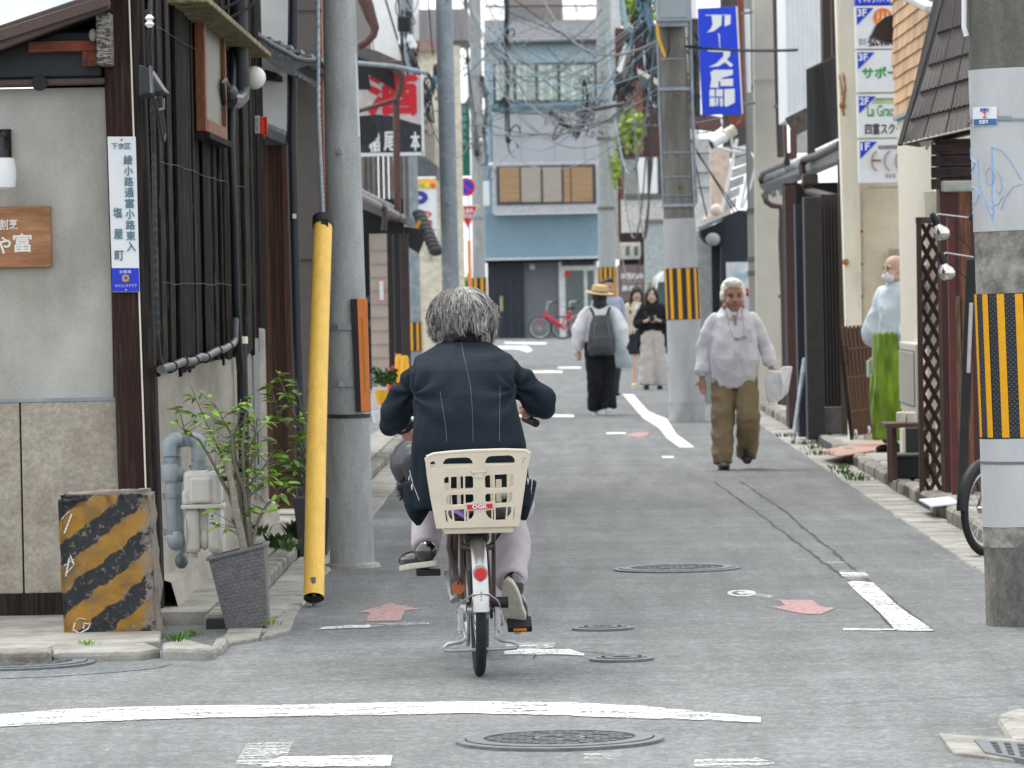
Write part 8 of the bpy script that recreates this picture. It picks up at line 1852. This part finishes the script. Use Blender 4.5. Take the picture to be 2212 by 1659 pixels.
for s in (-1, 1):
 e = ar[0 if s < 0 else 1]; limb(mb, [(s*.150, 0, 1.20), (s*.20, .01, 1.10), e[1], V_(e[1]).lerp(V_(e[2]), .72)], [.062, .060, .056, .050]); c1 = V_(e[1]).lerp(V_(e[2]), .55); c2 = V_(e[1]).lerp(V_(e[2]), .80); mb.tube([c1, c2], .055, 16)
fuse(mb, 'shirt', SHIRT, mn, .008, 3, .016, (9, 9, 6), 2, world=False)
for s in (-1, 1):    # collar wings, open neck
 MB().add([(s*.018, -.098, 1.27), (s*.030, -.085, 1.335), (s*.062, -.055, 1.375), (s*.075, -.085, 1.33), (s*.045, -.108, 1.275)], [(0,1,2,3,4)]).build('collar', SHIRT, mn, world=False).location = (0, -.014, -.055)
MB().add([(-.022, -.112, 1.30), (.022, -.112, 1.30), (.006, -.128, 1.215), (-.002, -.128, 1.215)], [(0,1,2,3)]).build('open_neck', SK1, mn, world=False).location = (0, -.014, -.055)
MB().tube([(0, -.128, 1.21), (.004, -.162, 1.1), (.006, -.190, 1.0), (.004, -.165, .86)], [(.011, .003)]*4, 6).build('shirt_placket', SHIRT, mn, world=False).location = (0, -.014, -.055)
for z in (1.15, 1.05, .95, .86): MB().ell((.006, -.185+abs(z-1)*.2, z), (.006, .003, .006), 8, 5).build('button', SWHITE, mn, world=False).location = (0, -.014, -.055)
MB().box(.055, .135, -.152, -.147, 1.09, 1.185).build('chest_pocket', SHIRT, mn, world=False).location = (0, -.014, -.055)
MB().tube([(-.06, -.08, 1.34), (-.05, -.135, 1.22), (-.02, -.158, 1.12), (.04, -.168, 1.10), (.09, -.15, 1.12), (.065, -.13, 1.22), (.06, -.08, 1.34)], .0013, 5).build('neck_cord', BLACK, mn, world=False).location = (0, -.014, -.055)
for x in (.005, .06): MB().tube([(x+.022*math.cos(t), -.172, 1.107+.022*x*10+.009*math.sin(t)) for t in np.linspace(0, 6.28, 14)], .0022, 5).build('hanging_glasses', BLACK, mn, world=False).location = (0, -.014, -.055)
WHAIR = M('hair_white', (.78, .76, .70), .8, 0, .12, 30, .8, 60); mb = MB(); c = V_((0, -.02, 1.455*h/1.6)); 
mb.ell(c+V_((0, .034, .062)), (.097, .105, .092), 20, 12); mb.ell(c+V_((0, -.052, .112)), (.074, .042, .034), 14, 8)
for s in (-1, 1): mb.ell(c+V_((s*.083, .02, .018)), (.020, .058, .055), 12, 8)
fuse(mb, 'hair', WHAIR, mn, .007, 3, .006, (25, 25, 25), 4, world=False)
for (kn, an), yw, pt in zip(lg, (.1, -.15), (0, -.35)): shoe(mn, (an[0], an[1]-.01, an[2]-.01), yw, M('shoe_dkgreen', (.03, .038, .036), .5), BLACK, 1.0, pt)
pbg = thing('white_packet', 'white folded paper packet held in the elderly man hand', 'packet', (mn.location.x+.36, 39.5, .62)); bx = pbg.location
mb = MB(); mb.tube([V_((bx.x-.08+.05*math.sin(t), 39.5-.03*t, .53+.0*t+.10*t)) for t in (0, .8, 1.6, 2.6)], [(.010, .05), (.09, .09), (.085, .08), (.008, .07)], 16, ref=(0, 1, 0))
mb = MB(); c0 = V_((bx.x-.02, 39.48, .70)); prof_ = [(-.075, .10), (-.10, -.02), (-.085, -.14), (-.03, -.175), (.04, -.13), (.085, -.08), (.125, .125), (.05, .125), (.02, .09)]
mb.add([c0+V_((x, -.03-.02*math.cos(x*20), z)) for x, z in prof_]+[c0+V_((x, .045, z)) for x, z in prof_], [tuple(range(9)), tuple(range(17, 8, -1))]+[(i, i+9, (i+1) % 9+9, (i+1) % 9) for i in range(9)])
mb.build('packet_body', M('paper_white', (.72, .72, .74), .6), pbg, bevel=.01); MB().add([c0+V_((.015, -.06, .11)), c0+V_((.035, -.10, -.02)), c0+V_((.03, -.085, -.12)), c0+V_((.075, -.05, -.05)), c0+V_((.12, -.045, .12))], [(0,1,2,3,4)]).build('packet_flap', M('paper_white', (.72, .72, .74)), pbg)
# ---------------- woman with straw hat, seen from behind
bw_ = person('woman in straw hat with white blouse and wide black trousers walking away', (1300, 893), 1.55, math.pi+.05, D=57); h = 1.50
lg = [((-.075, -.03, .43), (-.085, .02, .07)), ((.08, .05, .42), (.07, -.08, .06))]
ar = [((-.18, 0, 1.2), (-.24, 0, .97), (-.25, -.06, .76), (0, 0, -1)), ((.18, 0, 1.2), (.24, 0, .97), (.25, -.06, .76), (0, 0, -1))]
body(bw_, h, SK2, lg, ar, voxel=.012); trousers(bw_, 'wide_trousers', cloth('black_cloth', (.010, .011, .013)), h, lg, .105, .085, .088, wide=1.1, wr=.02, drop=-.01, voxel=.013)
mb = MB(); loft(mb, [(0, 0, .86, .17, .11), (0, 0, 1.0, .17, .11), (0, 0, 1.18, .19, .11), (0, 0, 1.24, .14, .09), (0, 0, 1.28, .06, .06)])
for s in (-1, 1): limb(mb, [(s*.15, 0, 1.19), (s*.23, 0, 1.0), (s*.25, -.04, .83)], [.075, .095, .075])
fuse(mb, 'blouse', cloth('blouse_white', (.68, .67, .70)), bw_, .012, 3, .018, (8, 8, 5), 6, world=False)
c = V_((0, -.02, 1.455*h/1.6)); mb = MB(); mb.ell(c+V_((0, .02, .02)), (.088, .10, .10), 16, 10); mb.ell(c+V_((0, .05, -.10)), (.082, .07, .13), 16, 10); mb.ell(c+V_((.0, .09, -.2)), (.04, .035, .07), 12, 8); fuse(mb, 'hair', BHAIR, bw_, .011, 3, .01, (20, 20, 12), 1, world=False)
ht = MB().lathe([(.165, .0), (.168, .006), (.10, .014), (.098, .028), (.094, .075), (.085, .092), (.05, .10), (.0, .101)], (0, 0, 0), 32); ho = ht.build('straw_hat', M('straw', (.56, .42, .22), .8, 0, .15, 30, .6, 150), bw_, smooth=True, world=False); ho.location = c+V_((0, .01, .055)); ho.rotation_euler = (-.12, -.10, 0)
MB().lathe([(.1005, .016), (.1005, .030)], n=32, cap=False).build('hat_band', M('band_brown', (.25, .15, .06), .7), ho, world=False)
for (kn, an) in lg: shoe(bw_, (an[0], an[1], an[2]), 0, SWHITE, SWHITE, .92)
bp_ = thing('backpack', 'dark grey backpack worn by the woman in the straw hat', 'backpack', bw_.location, bw_.rotation_euler.z); BKM = M('backpack_grey', (.045, .05, .055), .5, 0, .12, 6, .3, 50)
mb = MB(); loft(mb, [(0, .18, .70, .14, .07), (0, .20, .76, .165, .10), (0, .21, .90, .16, .11), (0, .18, 1.06, .13, .08), (0, .16, 1.16, .085, .05)]); fuse(mb, 'pack_body', BKM, bp_, .012, 4, .006, (9, 9, 9), 3, world=False)
mb = MB(); loft(mb, [(0, .285, .72, .11, .04), (0, .30, .80, .12, .05), (0, .29, .92, .11, .04)]); fuse(mb, 'front_pocket', BKM, bp_, .012, 3, world=False)
MB().tube([(-.07, .255, 1.09), (-.09, .29, .93), (.09, .29, .93), (.07, .255, 1.09)], .005, 6).build('seam_piping', M('piping_grey', (.16, .17, .18), .5), bp_, world=False)
for s in (-1, 1): MB().tube([(s*.07, .14, 1.14), (s*.11, .08, 1.25), (s*.12, -.06, 1.24), (s*.14, -.11, 1.05), (s*.15, .06, .85)], [(.022, .006)]*5, 8).build('strap', BKM, bp_, world=False)
tt_ = thing('tote_bag', 'pale blue-grey tote bag hanging at the right side of the hatted woman', 'tote bag', bw_.location, bw_.rotation_euler.z); TM = cloth('tote_blue', (.36, .43, .45))
mb = MB(); loft(mb, [(-.27, -.02, .55, .10, .05), (-.24, .0, .62, .13, .06), (-.19, .05, .80, .09, .05), (-.15, .09, 1.0, .04, .03), (-.13, .10, 1.22, .025, .02)]); fuse(mb, 'tote_body', TM, tt_, .012, 3, .012, (8, 8, 6), 2, world=False)
# ---------------- young man behind her
ym = person('young man with short dark hair in a blue shirt with a shoulder strap', (1316, 850), 1.68, .45, D=66); ym.location = (PY(1312, 650, 66).x, 66, 0); h = 1.62
lg = [((-.09, 0, .44), (-.09, 0, .07)), ((.09, -.05, .45), (.09, .05, .07))]; ar = [((-.19, 0, 1.29), (-.23, .02, 1.03), (-.23, -.05, .8), (0, 0, -1)), ((.19, 0, 1.29), (.23, .02, 1.03), (.23, -.05, .8), (0, 0, -1))]
T = body(ym, h, skinm('skin_pink', (.52, .27, .21)), lg, ar, yaw=.45, voxel=.012); features(ym, T, 1, None, BHAIR); trousers(ym, 'trousers', cloth('dark_trousers', (.03, .035, .045)), h, lg, .09, .075, .065, voxel=.013)
mb = MB(); loft(mb, [(0, 0, .82, .17, .11), (0, 0, 1.0, .17, .12), (0, 0, 1.2, .19, .12), (0, 0, 1.30, .17, .10), (0, 0, 1.355, .08, .07)]); [limb(mb, [(s*.165, 0, 1.28), (s*.23, .02, 1.05)], [.068, .065]) for s in (-1, 1)]
fuse(mb, 'shirt', cloth('shirt_blue', (.30, .34, .45)), ym, .012, 3, .012, (8, 8, 5), 3, world=False); MB().tube([(-.15, -.07, 1.36), (-.06, -.125, 1.22), (.08, -.14, 1.05), (.17, -.08, .9)], [(.022, .006)]*4, 8).build('shoulder_strap', BLACK, ym, world=False)
mb = MB(); c = V_((0, -.02, 1.455*h/1.6)); mb.ell(c+V_((0, .035, .06)), (.080, .09, .066), 18, 10); mb.ell(c+V_((.02, -.03, .10)), (.06, .05, .032), 14, 8); fuse(mb, 'hair', M('hair_brown', (.035, .022, .016), .6, 0, .3, 30), ym, .010, 2, .008, (25, 25, 25), 5, world=False)
for (kn, an) in lg: shoe(ym, an, 0, BLACK, SWHITE)
# ---------------- two young women
def longhair(root, c, fringe=True, L=.34):
 mb = MB(); mb.ell(c+V_((0, .028, .035)), (.086, .095, .088), 18, 12)
 for s in (-1, 1): mb.tube([c+V_((s*.065, .0, .04)), c+V_((s*.082, .01, -.06)), c+V_((s*.088, -.01, -.18)), c+V_((s*.085, -.04, -L*.8)), c+V_((s*.075, -.05, -L))], [(.028, .04), (.026, .045), (.03, .045), (.028, .035), .008], 12)
 mb.tube([c+V_((0, .07, .02)), c+V_((0, .085, -.15)), c+V_((0, .09, -L))], [(.08, .04), (.09, .035), (.07, .02)], 14)
 if fringe: mb.ell(c+V_((0, -.062, .055)), (.056, .022, .028), 14, 8)
 fuse(mb, 'hair', BHAIR, root, .010, 2, .007, (30, 30, 6), 2, world=False)
w1 = person('young woman with fringe in cream cardigan, dark skirt and yellow shoes, left of the pair', (1379, 830), 1.5, .0, D=72); h = 1.51
lg = [((-.06, -.08, .42), (-.06, -.15, .065)), ((.06, .04, .42), (.055, .12, .09))]; ar = [((-.16, 0, 1.19), (-.2, 0, .95), (-.18, -.05, .74), (0, 0, -1)), ((.16, 0, 1.19), (.2, 0, .95), (.18, -.05, .74), (0, 0, -1))]
T = body(w1, h, SK2, lg, ar, yaw=.1, voxel=.011, wide=.85, hs=.93); features(w1, T, .93, None, BHAIR); longhair(w1, V_((0, -.02, 1.455*h/1.6)))
mb = MB(); loft(mb, [(0, 0, .78, .155, .10), (0, 0, .95, .145, .10), (0, 0, 1.15, .16, .10), (0, 0, 1.23, .12, .08), (0, 0, 1.27, .06, .05)]); [limb(mb, [(s*.13, 0, 1.19), (s*.19, 0, .97), (s*.18, -.04, .78)], [.056, .056, .05]) for s in (-1, 1)]
fuse(mb, 'cardigan', cloth('cardigan_cream', (.56, .50, .38)), w1, .011, 3, .012, (8, 8, 5), 3, world=False); mb = MB(); loft(mb, [(0, 0, .50, .20, .14), (0, 0, .65, .17, .125), (0, 0, .86, .13, .10)]); fuse(mb, 'skirt', cloth('skirt_navy', (.022, .027, .035)), w1, .011, 2, .012, (14, 14, 2), 3, world=False)
MB().add([(-.035, -.105, 1.0), (.035, -.105, 1.0), (.04, -.10, 1.2), (0, -.09, 1.24), (-.04, -.10, 1.2)], [(0,1,2,3,4)]).build('white_top', SWHITE, w1, world=False)
for (kn, an) in lg: shoe(w1, an, 0, M('shoe_cream', (.55, .47, .25), .5), SWHITE, .9)
w2 = person('young woman in black cardigan and beige wide trousers looking at her phone', (1412, 840), 1.48, -.05, D=70.5); h = 1.49
lg = [((-.08, -.05, .42), (-.10, -.06, .065)), ((.08, 0, .42), (.09, .04, .06))]; ar = [((-.17, 0, 1.17), (-.21, .0, .94), (-.05, -.20, 1.0), (.7, -.3, .3)), ((.17, 0, 1.17), (.22, 0, .94), (.07, -.20, 1.0), (-.7, -.3, .3))]
T = body(w2, h, SK2, lg, ar, yaw=-.1, voxel=.011, wide=.9, hs=.93, curl=.2); features(w2, T, .93, None, BHAIR); longhair(w2, V_((0, -.02, 1.455*h/1.6)), False, .38)
trousers(w2, 'wide_trousers', cloth('beige_cloth', (.44, .41, .38)), h, lg, .105, .105, .115, wide=1.0, wr=.022, drop=-.005, voxel=.012)
mb = MB(); loft(mb, [(0, .02, .72, .19, .08), (0, .01, .85, .16, .10), (0, 0, 1.0, .16, .105), (0, 0, 1.15, .175, .10), (0, 0, 1.22, .13, .08), (0, 0, 1.26, .06, .05)])
for s in (-1, 1): limb(mb, [(s*.14, 0, 1.17), (s*.22, .01, .95), (s*.16, -.10, .95)], [.062, .066, .058]); mb.tube([(s*.15, -.02, .95), (s*.19, .0, .62)], [(.05, .06), (.055, .05)], 12)
fuse(mb, 'cardigan', cloth('cardigan_black', (.014, .014, .017)), w2, .011, 3, .016, (8, 8, 5), 7, world=False)
MB().box(-.035, .035, -.262, -.252, .98, 1.07).build('phone_case', BLACK, w2, world=False); w2.children[-1].name = 'phone'
for (kn, an) in lg: shoe(w2, an, 0, BLACK, BLACK, .9)
# ---------------- man with mask at the alley
mk_ = person('bald man in face mask and pale blue tunic with green apron at the alley', (1925, 960), 1.65, -.9, .08, D=40.6); mk_.location = (PY(1938, 800, 40.6).x, 40.6, .08); h = 1.66
lg = [((-.08, 0, .45), (-.08, 0, .06)), ((.08, 0, .45), (.08, 0, .06))]; ar = [((-.17, 0, 1.3), (-.21, -.02, 1.04), (-.21, -.06, .80), (.0, -.2, -1)), ((.17, 0, 1.3), (.22, 0, 1.05), (.2, -.08, .82), (0, -.2, -1))]
T = body(mk_, h, SK2, lg, ar, yaw=-.12, voxel=.008); features(mk_, T, 1, None, M('brow_grey', (.2, .14, .12)), False)
mb = MB(); c = V_((0, -.02, 1.455*h/1.6)); Mx = Matrix.Translation(c) @ Matrix.Rotation(-.12, 4, 'Z'); mb.ell((0, -.045, -.058), (.064, .058, .052), 18, 10, Mx); fuse(mb, 'face_mask', cloth('mask_white', (.66, .66, .68)), mk_, .006, 3, .004, (20, 20, 40), 2, world=False)
for s in (-1, 1): MB().tube([T(s*.05, -.055, -.035), T(s*.074, .0, -.0)], .0025, 5).build('mask_strap', SWHITE, mk_, world=False)
mb = MB(); loft(mb, [(0, 0, .88, .175, .12), (0, 0, 1.05, .17, .125), (0, 0, 1.2, .18, .12), (0, 0, 1.3, .16, .10), (0, .0, 1.36, .085, .075), (0, 0, 1.40, .07, .07)]); [limb(mb, [(s*.15, 0, 1.3), (s*.20, -.01, 1.14), (s*.23, -.02, .98)], [.07, .09, .115]) for s in (-1, 1)]
fuse(mb, 'tunic', cloth('tunic_blue', (.56, .64, .69)), mk_, .008, 3, .02, (6, 6, 5), 5, world=False)
mb = MB(); mb.tube([(0, -.12, .98), (0, -.13, .75), (.0, -.13, .5), (0, -.12, .12)], [(.13, .03), (.15, .035), (.17, .05), (.19, .05)], 20, ref=(0, 1, 0)); loft(mb, [(0, 0, .12, .15, .11), (0, 0, .5, .14, .11), (0, 0, .98, .165, .12)])
fuse(mb, 'green_apron', M('apron_green', (.11, .20, .014), .45, 0, .35, 2.2, .2, 30, col2=(.19, .30, .02), st=(2, 2, .8), lo=.45, hi=.6), mk_, .009, 3, .026, (11, 11, 2.2), 9, world=False)
for (kn, an) in lg: shoe(mk_, an, 0, BLACK, BLACK)
MB().box(-.235, -.205, -.13, -.10, .62, .76).build('pale_bottle', M('bottle_mint', (.45, .6, .55), .4), mk_, world=False, bevel=.006)
# ================================================================ CYCLIST (in place)
cy = thing('person', 'woman with curly grey hair and dark navy jacket riding the bicycle, seen from behind', 'person', (PY(1015, 960, 19.3).x, 19.3, 0))
NAVYJ = M('jacket_navy', (.013, .020, .029), .85, 0, .10, 5, .35, 70, spec=.12, fine=.12, fines=420, col2=(.019, .028, .038), lo=.45, hi=.7)
def rg_(y, xl, xr, D, ry): a, b = PY(xl, y, D), PY(xr, y, D); return ((a.x+b.x)/2, D, (a.z+b.z)/2, (b.x-a.x)/2, ry)
SKC = skinm('skin_hand', (.50, .26, .20)); TRW = cloth('trouser_lilac', (.46, .41, .44), .04, .15)
mb = MB(); loft(mb, [rg_(1060, 925, 1105, 19.3, .12), rg_(960, 930, 1100, 19.28, .12), rg_(850, 915, 1080, 19.35, .11), rg_(790, 930, 1065, 19.45, .08), rg_(750, 970, 1030, 19.55, .05)])
hc = PY(999, 695, 19.62)
Tc = head(mb, hc, 1.02, math.pi)
aL = [PY(922, 820, 19.42), PY(853, 893, 19.48), PY(868, 925, 19.85), PY(872, 925, 19.93)]; aR = [PY(1085, 795, 19.42), PY(1166, 868, 19.45), PY(1152, 878, 19.80), PY(1141, 884, 19.86)]
for A_, s in ((aL, -1), (aR, 1)): limb(mb, A_, [.038, .042, .03, .026]); hand(mb, A_[3], (0.1*-s, .9, -.15), s, .9, .9, V_((0, 0, -1)))
kL = [PY(965, 1030, 19.35), PY(925, 1040, 19.85), PY(920, 1190, 19.50)]; kR = [PY(1065, 1030, 19.35), PY(1108, 1090, 19.75), PY(1102, 1262, 19.30)]
for K_ in (kL, kR): limb(mb, K_, [.075, .05, .033])
fuse(mb, 'body', SKC, cy, .010, 3, world=True)
# bare fingers seen at the right grip
mb = MB()
for i in range(4): p = PY(1127+i*4.5, 884+i*1.5, 19.70); mb.tube([p, p+V_((.006, -.012, -.016)), p+V_((.008, .0, -.034))], [.0085, .009, .007], 8)
mb.ell(PY(1133, 880, 19.73), (.024, .02, .016), 12, 8); fuse(mb, 'fingers', SKC, cy, .004, 2, world=True)
mb = MB()
for K_, w0, w1_, ex in ((kL, .080, .052, -.012), (kR, .085, .060, -.03)): e = K_[2].lerp(K_[1], .04); mb.tube([K_[0], K_[1], K_[1].lerp(e, .5), e], [(w0+.02, w0+.02), (w0, w0), ((w0+w1_)/2, (w0+w1_)/2), (w1_, w1_)], 20); mb.ell(K_[1], (w0,)*3, 14, 9)
loft(mb, [rg_(1060, 915, 1115, 19.33, .15), rg_(960, 915, 1110, 19.30, .14)]); tro = fuse(mb, 'trousers', TRW, cy, .008, 5, .010, (9, 9, 6), 3, world=True)
mb = MB(); loft(mb, [rg_(1095, 893, 1135, 19.32, .185), rg_(1040, 888, 1142, 19.30, .185), rg_(960, 890, 1138, 19.25, .165), rg_(900, 897, 1122, 19.26, .15), rg_(850, 893, 1112, 19.30, .145), rg_(800, 884, 1112, 19.36, .135), rg_(772, 893, 1100, 19.42, .115), rg_(752, 925, 1078, 19.48, .085), rg_(741, 950, 1052, 19.54, .075)])
limb(mb, [PY(912, 812, 19.42), PY(884, 848, 19.44), PY(851, 890, 19.48), PY(858, 902, 19.68), PY(870, 912, 19.86)], [.062, .058, .060, .055, .05])
limb(mb, [PY(1080, 803, 19.42), PY(1122, 828, 19.44), PY(1166, 865, 19.46), PY(1164, 870, 19.66), PY(1158, 872, 19.76)], [.066, .056, .060, .055, .045])
limb(mb, [PY(860, 905, 19.47), PY(843, 918, 19.56)], [.045, .04]); limb(mb, [PY(1172, 878, 19.46), PY(1178, 884, 19.55)], [.045, .042])
for x0, x1, y1, D in ((900, 905, 1140, 19.34), (1128, 1134, 1120, 19.34)): mb.tube([PY(x0, 1040, D), PY((x0+x1)/2, 1090, D), PY(x1, y1, D)], [(.055, .10), (.045, .08), (.008, .02)], 12)
def jf(c, n):   # creases radiating from the armpits and at the elbows, sleeve seam groove
 h_ = 0
 for sx, cxp, czp in ((-1, PY(892, 850, 19.4).x, PY(892, 850, 19.4).z), (1, PY(1112, 840, 19.4).x, PY(1112, 840, 19.4).z)):
  dx, dz = (c.x-cxp)*sx, c.z-czp; r = math.hypot(dx, dz)
  if r < .20: h_ += .012*math.sin(math.atan2(dz, dx)*7+sx+r*14)*(1-r/.20)*min(1, r/.03)
  if abs(dx) < .010 and -.02 < dz < .16: h_ -= .004*(1-abs(dx)/.010)
 if c.z < .72: h_ += .012*math.sin(c.x*55+c.y*20)*(.72-c.z)/.12
 return c+n*h_
jk = fuse(mb, 'jacket', NAVYJ, cy, .0062, 5, .011, (5, 5, 3.2), 11, fn=jf, world=True)
from mathutils.bvhtree import BVHTree
bv = BVHTree.FromPolygons([v.co+jk.location+wloc(cy) for v in jk.data.vertices], [tuple(p.vertices) for p in jk.data.polygons])
def on_j(x, y, off=.0008):
 d = ray(x, y).normalized(); hit = bv.ray_cast(V_((0, 0, EYE)), d); return hit[0]+hit[1]*off*(-1 if hit[1].dot(d) > 0 else 1) if hit[0] else None
def stitch(nm, pts, r, mat):
 Q = []
 for (x0, y0), (x1, y1) in zip(pts, pts[1:]):
  for i in range(10): q = on_j(x0+(x1-x0)*i/10, y0+(y1-y0)*i/10); Q += [q] if q else []
 if len(Q) > 2: MB().tube(Q, r*.8, 5).build(nm, mat, cy)
THR = M('thread_pale', (.24, .23, .20), .8); 
def t2(x, y): return (1400+x/1.843)/1.852, (1100+y/1.843)/1.852
stitch('back_seam', [t2(*p) for p in [(818,490),(840,600),(868,720),(888,820),(900,950),(906,1100),(908,1240)]], .0007, THR)
stitch('dart_seam', [t2(*p) for p in [(665,862),(685,980),(705,1100),(716,1245)]], .0008, THR); stitch('dart_seam', [t2(*p) for p in [(1106,815),(1104,950),(1103,1100),(1102,1240)]], .0008, THR)
stitch('sleeve_seam', [t2(*p) for p in [(430,650),(470,720),(488,820),(490,920),(470,1060)]], .0007, M('seam_dark', (.012, .016, .022), .8)); stitch('sleeve_seam', [t2(*p) for p in [(1190,555),(1200,680),(1225,800),(1250,950)]], .0007, M('seam_dark', (.012, .016, .022)))
stitch('zip', [t2(*p) for p in [(440,1425),(455,1500),(478,1570),(512,1660)]]+[(906,1082)], .0022, CHROME); stitch('zip', [t2(*p) for p in [(1338,1440),(1345,1500),(1335,1580),(1338,1620)]], .0022, CHROME)
for x, y in ((893, 1052), (1137, 1040)): q = on_j(x, y, .006); q and MB().ell(q, (.005, .004, .014), 8, 6).build('zip_puller', CHROME, cy)
q = on_j(1000, 743, 0)
# hair: solid curls underneath, strands over them
HG, HD, HL = (M('hair_grey', (.27, .255, .24), .6, 0, .25, 20, spec=.4), M('hair_dark', (.05, .045, .042), .6, 0, .25, 20), M('hair_pale', (.56, .54, .52), .5, 0, .2, 20, spec=.5))
hb = PY(998, 690, 19.60); mb = MB(); mb.ell(hb+V_((0, 0, .02)), (.108, .115, .095), 22, 14); mb.ell(hb+V_((0, .0, -.030)), (.114, .10, .058), 22, 12); mb.ell(hb+V_((0, .0, -.062)), (.092, .085, .045), 20, 12); rr = random.Random(3)
for _ in range(46):
 a = rr.uniform(0, 6.28); z_ = rr.uniform(-.095, .05); R_ = .112*math.sqrt(max(.1, 1-(max(0, z_)/.11)**2))*(1 if z_ > -.05 else .86); mb.ell(hb+V_((R_*math.cos(a), R_*.92*math.sin(a), z_)), (rr.uniform(.014, .028),)*3, 8, 6)
fuse(mb, 'hair', HD, cy, .007, 2, .008, (24, 24, 18), 6, world=True)
def hairgen(i):
 a = rr.uniform(0, 2*math.pi) if i % 4 else rr.uniform(math.pi+.1, 2*math.pi-.1); L = rr.uniform(.13, .26); crown = hb+V_((rr.gauss(0, .016), .02+rr.gauss(0, .02), .112)); P = [crown]; th = .12; w_ = rr.uniform(0, 6.28); fr = rr.uniform(2.5, 6.5); am = rr.uniform(.006, .021); st_ = 11; end = 1.0+1.25*abs(noise.noise(V_((math.cos(a)*2.2, math.sin(a)*2.2, 3))))*1.6+rr.uniform(.15, .75)
 for k in range(1, st_+1):
  t = k/st_; th = .12+end*t*1.0; ex = 1.035+.05*t+rr.uniform(-.01, .012)
  rxy = (.112+.010*min(1, th/1.6))*ex*(1-.16*max(0, th-1.6)); p = hb+V_((math.sin(min(th, 1.75))*rxy*math.cos(a+.12*math.sin(w_)), math.sin(min(th, 1.75))*rxy*.98*math.sin(a+.12*math.sin(w_)), .115*math.cos(min(th, 1.9))*ex+.012-(max(0, th-1.5)*.075)))
  q = noise.noise_vector((p-hb)*13+V_((0, 0, 3*math.sin(a*2)))); r3 = noise.noise_vector((p-hb)*34); p = p+(V_((q.x, q.y, q.z*.6))*.020+r3*.007)*min(1, .25+t)+V_((math.cos(w_+fr*t*2), math.sin(w_+fr*t*2), 0))*am*.30*t; P.append(p)
 if i % 7 == 0: P[-1] += V_((math.cos(a), math.sin(a), .3))*.02
 return P
strands('hair_strands', HG, cy, hairgen, 1700, .0011, True); strands('pale_strands', HL, cy, hairgen, 900, .0009, True); strands('dark_strands', HD, cy, hairgen, 700, .0011, True)
# shoes: patent black with cream soles
PAT = M('patent_black', (.012, .012, .014), .12, 0, .1, 9, spec=.8, coat=.6); SOL = M('sole_cream', (.50, .47, .40), .6, 0, .1, 20)
def cshoe(c, Mr, s=1.0):
 Mx = Matrix.Translation(c) @ Mr; mb = MB(); mb.ell((0, -.02*s, .03*s), (.040*s, .062*s, .045*s), 16, 10, Mx); mb.ell((0, .07*s, .005*s), (.046*s, .095*s, .036*s), 18, 10, Mx); fuse(mb, 'shoe', PAT, cy, .0055, 3, world=True)
 n = 22; P = [((.038+.008*(math.sin(t) > 0))*s*math.cos(t), .035*s+.128*s*math.sin(t)) for t in np.linspace(0, 2*math.pi, n+1)[:-1]]; m2 = MB(); m2.prism(P, -.036*s, -.012*s, 'z'); m2.v = [tuple(Mx @ V_(v)) for v in m2.v]; m2.build('sole', SOL, cy, bevel=.005)
cshoe(PY(915, 1208, 19.46), Matrix.Rotation(.62, 4, 'Z') @ Matrix.Rotation(-.12, 4, 'X'), 1.0)
cshoe(PY(1108, 1284, 19.30), Matrix.Rotation(-.25, 4, 'Z') @ Matrix.Rotation(-1.0, 4, 'X'), 1.05)
MB().tube([PY(918, 1196, 19.5), PY(920, 1176, 19.5)], .034, 14).build('sock', M('sock_grey', (.22, .19, .19), .9, 0, .3, 60), cy)
